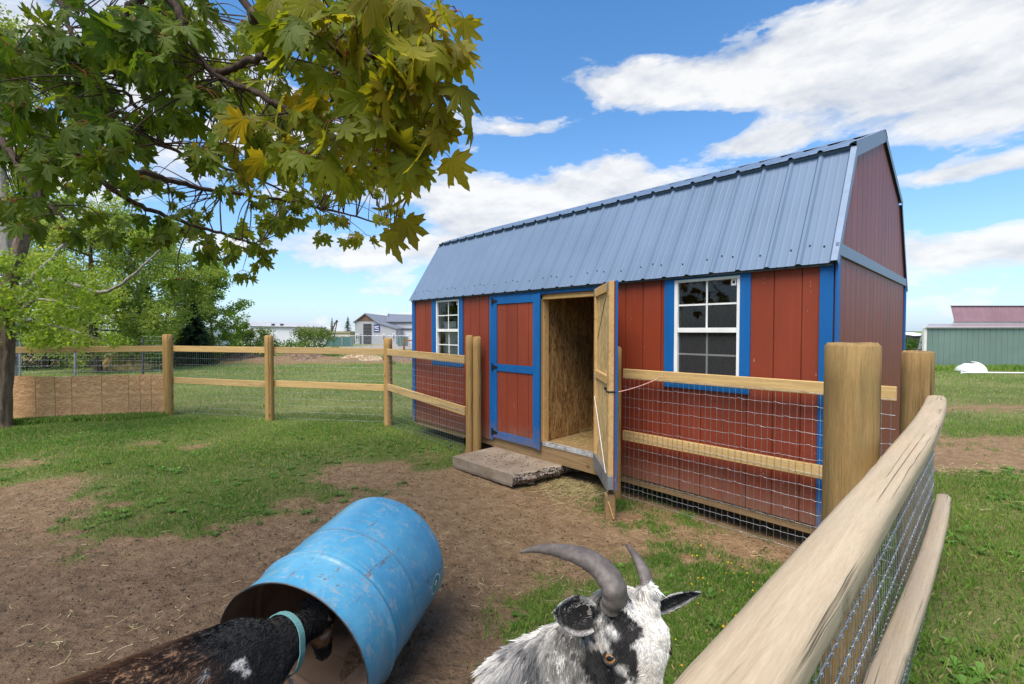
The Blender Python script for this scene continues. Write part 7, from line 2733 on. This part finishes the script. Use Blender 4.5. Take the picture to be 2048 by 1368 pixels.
# rusty brace posts
rb = empty('rusty_brace', at(808, 703, 38))
rust_m = plain('rusty_pipe', (.30, .105, .05), .8, .2, .25, 6)
for p, q, w in (((808, 706), (808, 674.5), .14), ((826, 706), (826, 676), .14)):
    member('post', at(*p, 38), at(*q, 38), w, w, rust_m, rb)
member('cross_rail', at(808, 681, 38), at(826, 681, 38), .1, .1, rust_m, rb)
tag(rb, 'rusty pipe brace standing left of the shed corner in the field', 'brace')
# steel posts and wire at the left, behind the panels
tp_ = empty('steel_post_fence', at(285, 748, 12.5))
for px in (286, 150, 40):
    member('steel_post', at(px, 752, 12.5), at(px, 676, 12.5), .045, .035, charcoal if px == 286 else MAT['tin'], tp_)
p, q = at(286, 700, 12.5), at(350, 700, 12.9)
wire_net('wire_mesh', (p.x, p.y), (q.x, q.y), .1, 1.62, .06, .12, .0014, tp_, .003, seed=61)
p, q = at(-40, 700, 12.3), at(286, 700, 12.5)
wire_net('wire_mesh', (p.x, p.y), (q.x, q.y), .1, 1.25, .15, .15, .0013, tp_, .003, seed=62)
tag(tp_, 'wire fence on thin steel posts behind the strand-board panels', 'fence')

# heaps: straw pile and dug soil
def heap(name, c, rx, ry, h, tint, label, cat, seed, straw=0):
    rs = np.random.default_rng(seed)
    n = 34
    V, Fc = [(0, 0, h)], []
    rings = 12
    for j in range(1, rings + 1):
        f = j / rings
        for i in range(n):
            a = i * 2 * math.pi / n
            e = 1 + .35 * (fbm(np.array([math.cos(a) * 2 + seed]), np.array([math.sin(a) * 2]), 3)[0] - .5)
            z = h * (1 - f ** 1.6) * (.75 + .6 * fbm(np.array([f * 4 + seed]), np.array([a * 2]), 3)[0] * (f < .95)) - .05 * (f > .98)
            V.append((rx * f * e * math.cos(a), ry * f * e * math.sin(a), z))
    for i in range(n):
        Fc.append((0, 1 + i, 1 + (i + 1) % n))
    for j in range(rings - 1):
        for i in range(n):
            a, b = 1 + j * n + i, 1 + j * n + (i + 1) % n
            Fc.append((a, a + n, b + n, b))
    V = np.array(V) + np.array(c)
    root = empty(name, tuple(c))
    m = plain(name + '_heap', tint, .95, 0, .45, 5, .9)
    mesh('mound', V, Fc, m, root, True, True)
    if straw:
        P = V[rs.integers(1, len(V) - n, straw)] + rs.normal(0, .06, (straw, 3))
        d = rs.normal(0, 1, (straw, 3)); d[:, 2] *= .5; d /= np.linalg.norm(d, axis=1)[:, None]
        s_ = np.cross(d, rs.normal(0, 1, (straw, 3))); s_ /= np.linalg.norm(s_, axis=1)[:, None]
        L_ = .10 + .2 * rs.random(straw)
        W = np.stack([P - s_ * .008, P + s_ * .008, P + d * L_[:, None]], 1)
        o = np_mesh('straw', W.reshape(-1, 3), np.arange(straw * 3).reshape(-1, 3), MAT['blade'], root, attrs={'tint': np.repeat(np.array(tint) * (.7 + .8 * rs.random((straw, 1))), 3, 0)})
        o['kind'] = 'stuff'
    tag(root, label, cat)


heap('straw_heap', at(248, 736, 20.5), 1.15, .8, .66, (.56, .37, .13), 'golden heap of straw lying behind the wire fence on the left', 'straw heap', 71, 2600)
heap('soil_heap', at(190, 731, 23.2), 1.5, .8, .42, (.075, .05, .035), 'dark heap of dug soil left of the straw heap', 'soil heap', 72, 300)
for i, (px, Y, r_, h, c) in enumerate(((380, 27, 2.0, .55, (.24, .18, .12)), (470, 27.5, 2.2, .55, (.16, .105, .07)), (600, 27.5, 2.2, .5, (.20, .13, .085)), (720, 28, 1.8, .45, (.42, .30, .18)), (800, 28.5, 1.6, .35, (.20, .14, .10)))):
    q = at(px, 722, Y)
    heap('rubbish_heap', Vector((q.x, q.y, -.08)), r_, 1.0, h, c, ('low heap of brush and earth right of the first fence post', 'dark heap of earth left of the second fence post', 'brown heap of roots right of the second fence post', 'pale straw-coloured heap midway to the third fence post', 'low dark heap beside the third fence post')[i], 'earth heap', 80 + i, 900)

# --- green barn on the right
Yg = 21.2
gX = lambda px, Y=Yg: (px - 1024) / F_PX * Y
gZ = lambda py, Y=Yg: EYE + (661 - py) / F_PX * Y
barn = empty('green_barn', (25, Yg, 0))
green = plain('sage_green_sheet', (.165, .235, .195), .5, .1, .06, 1.2)
cream = plain('cream_trim', (.72, .68, .60), .6, 0, .05, 3)
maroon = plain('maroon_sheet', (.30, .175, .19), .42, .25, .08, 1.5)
pale_m = plain('pale_roof_sheet', (.42, .35, .37), .35, .45, .08, 2)  # paler, shinier sheet than the maroon roof above
XR = 36.0
wbox('wall', gX(1853), XR, Yg + .03, Yg + .06, -.1, gZ(656), green, barn, .001)
x_ = gX(1854)
while x_ < XR:
    wbox('wall_panel', x_ + .006, min(x_ + .262, XR), Yg, Yg + .028, -.05, gZ(657), green, barn, .008)
    x_ += .2667
wbox('corner_trim', gX(1848), gX(1853.5), Yg - .02, Yg + .1, -.05, gZ(655), cream, barn)
mesh('end_wall', [(gX(1848.5), Yg + .1, -.05), (gX(1851, Yg + 7), Yg + 7, -.05), (gX(1851, Yg + 7), Yg + 7, 1.9), (gX(1848.5), Yg + .1, gZ(655)), (gX(1848.5) + .05, Yg + .1, -.05), (gX(1851, Yg + 7) + .05, Yg + 7, -.05), (gX(1851, Yg + 7) + .05, Yg + 7, 1.9), (gX(1848.5) + .05, Yg + .1, gZ(655))], [(0, 3, 2, 1), (4, 5, 6, 7), (0, 4, 7, 3)], green, barn)
wbox('eave_trim', gX(1847.5), XR, Yg - .05, Yg - .022, gZ(657), gZ(653.6), cream, barn)
V, Fc = [], []
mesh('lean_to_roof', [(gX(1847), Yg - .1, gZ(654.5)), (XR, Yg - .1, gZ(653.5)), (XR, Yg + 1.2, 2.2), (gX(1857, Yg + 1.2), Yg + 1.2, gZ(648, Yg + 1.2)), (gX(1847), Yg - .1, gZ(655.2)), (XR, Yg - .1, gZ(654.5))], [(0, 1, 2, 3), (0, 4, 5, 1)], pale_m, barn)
Yu = Yg + 1.25
wbox('upper_wall', gX(1909, Yu), XR, Yu + .05, Yu + .1, 1.9, gZ(642, Yu), cream, barn)
x_ = gX(1908, Yu)
zA, zB = gZ(643.2, Yu), gZ(612, Yu)
while x_ < XR:
    xe_ = min(x_ + .30, XR)
    V = [(x_ + .02, Yu, zA), (xe_ - .02, Yu, zA), (xe_ - .02, Yu + .22, zB), (x_ + .02, Yu + .22, zB), (xe_, Yu - .025, zA), (xe_, Yu + .195, zB), (x_, Yu - .025, zA), (x_, Yu + .195, zB)]
    mesh('roof_sheet', V, [(6, 0, 3, 7), (0, 1, 2, 3), (1, 4, 5, 2)], maroon, barn)
    x_ += .30
mesh('upper_roof', [(gX(1908, Yu), Yu + .2, zB), (XR, Yu + .2, zB), (XR, Yu + 3.5, zB + .04), (gX(1912, Yu + 3.5), Yu + 3.5, zB + .04), (gX(1912, Yu + 3.5), Yu + 3.5, 1.5), (gX(1908, Yu), Yu + .05, 1.9), (gX(1908, Yu), Yu, zA)], [(0, 1, 2, 3), (0, 3, 4, 5, 6)], maroon, barn)
wbox('ridge_trim', gX(1907.5, Yu), XR, Yu + .16, Yu + .24, zB, zB + .03, plain('dark_ridge', (.16, .11, .13), .4, .2, .1, 2), barn)
tag(barn, 'sage-green metal barn with a maroon roof right of the shed', 'barn')
# white moulded shelter
hut = empty('animal_hut', (gX(1945, 19.6), 19.6, 0))
bm = bmesh.new(); bmesh.ops.create_uvsphere(bm, u_segments=40, v_segments=24, radius=1.0)
for v in bm.verts:
    x, y, z = v.co
    sx = .50 if x < 0 else .53
    zz = max(z, -.05)
    top = .40 * (1 + .18 * sstep(-.1, .25, x)) * (1 - .08 * (x < -.3))
    e = 2.6 if x < 0 else 1.8
    k = (1 - min(1, abs(x)) ** e) ** (1 / e) / max(1e-3, math.sqrt(max(1e-6, 1 - x * x))) if abs(x) < .999 else 1
    v.co = Vector((x * sx, y * .5 * k, max(0, zz) * top * k))
for f in bm.faces: f.smooth = True
me = bpy.data.meshes.new('shell'); bm.to_mesh(me); bm.free(); me.materials.append(MAT['white'])
o = bpy.data.objects.new('shell', me); o.location = (gX(1945, 19.6), 19.6, .0); link(o, hut, True)
q = gX(1943, 19.6)
wbox('dark_gap', q - .10, q + .09, 19.45, 19.7, .385, .425, charcoal, hut, .02)  # dark block stands in for the shade in the gap on top
tag(hut, 'white moulded plastic animal hut in front of the green barn', 'animal hut')
pw = empty('white_pipe', (gX(1990, 18.6), 18.6, 0))
t = Tubes(10); t.add([(gX(1925, 18.7), 18.7, .06), (gX(1975, 18.6), 18.6, .07), (gX(2060, 18.4), 18.4, .075), (27, 18.0, .07)], .03); t.build('pipe', MAT['white'], pw)
t = Tubes(10); t.add([(gX(1925, 18.7), 18.7, .0), (gX(1925, 18.7), 18.7, .16)], .035); t.build('riser', MAT['white'], pw)
tag(pw, 'long thin white pipe lying in the grass before the green barn', 'pipe')
gt = empty('metal_gate', at(1842, 700, 22.5))
for k in range(6):
    f = k / 5
    member('bar', at(1836 + 2.2 * k, 702, 22.5), at(1844 + 1.0 * k, 668 + k * .5, 23.0), .035, .035, MAT['tin'], gt)
for py in (699, 685, 671):
    member('cross_bar', at(1834.5 + (702 - py) * .26, py, 22.45), at(1849.5, py, 22.55), .035, .035, MAT['tin'], gt)
tag(gt, 'grey tubular gate leaning against the left end of the green barn', 'gate')
# far things in the gap between shed and barn
fh = empty('tan_house', (X(1812, 95), 95, -1.5))
wbox('wall', X(1790, 95), X(1824, 95), 95, 101, -1.5, EYE + (661 - 664) / F_PX * 95, plain('tan_wall', (.40, .27, .15), .8, 0, .1, 1), fh)
wbox('roof', X(1788, 95), X(1826, 95), 94.6, 101.4, EYE + (661 - 664) / F_PX * 95 + .02, EYE + (661 - 662.6) / F_PX * 95, charcoal, fh)
wbox('window', X(1815, 95), X(1818, 95), 94.9, 94.98, .0, .9, dark_glass, fh)
tag(fh, 'small tan house far off in the gap beside the shed', 'house')
fw = empty('white_roofed_shed', (X(1838, 88), 88, -1.4))
wbox('wall', X(1824, 88), X(1856, 88), 88, 93, -1.4, EYE + (661 - 671.5) / F_PX * 88, charcoal, fw)
mesh('roof', [(X(1823, 88), 87.5, EYE + (661 - 671.5) / F_PX * 88), (X(1857, 88), 87.5, EYE + (661 - 670) / F_PX * 88), (X(1857, 88), 92, EYE + (661 - 664) / F_PX * 88), (X(1823, 88), 92, EYE + (661 - 665) / F_PX * 88)], [(0, 1, 2, 3)], MAT['white'], fw)
tag(fw, 'far shed with a white roof beside the green barn', 'shed')
for i, (px, py, Y, r_, lab) in enumerate(((1826, 694, 34, .8, 'larger tan field stone in the gap left of the green barn'), (1838, 690, 36, .7, 'grey field stone close to the leaning gate'), (1818, 701, 30, .4, 'small pale field stone beside the shed corner'))):
    bm = bmesh.new(); bmesh.ops.create_icosphere(bm, subdivisions=3, radius=r_)
    q = at(px, py, Y)
    for v in bm.verts:
        n_ = fbm(np.array([v.co.x * 2 + i]), np.array([v.co.y * 2 + v.co.z]), 3)[0]
        v.co = v.co * (.7 + .6 * n_); v.co.z *= .55
        v.co += Vector((q.x, q.y, .05))
    me = bpy.data.meshes.new('field_stone'); bm.to_mesh(me); bm.free()
    me.materials.append(plain('field_stone', ((.38, .28, .2), (.28, .25, .23), (.5, .46, .4))[i], .9, 0, .3, 4, .6))
    o = bpy.data.objects.new('field_stone', me); link(o); tag(o, lab, 'stone', 'stones in the gap')
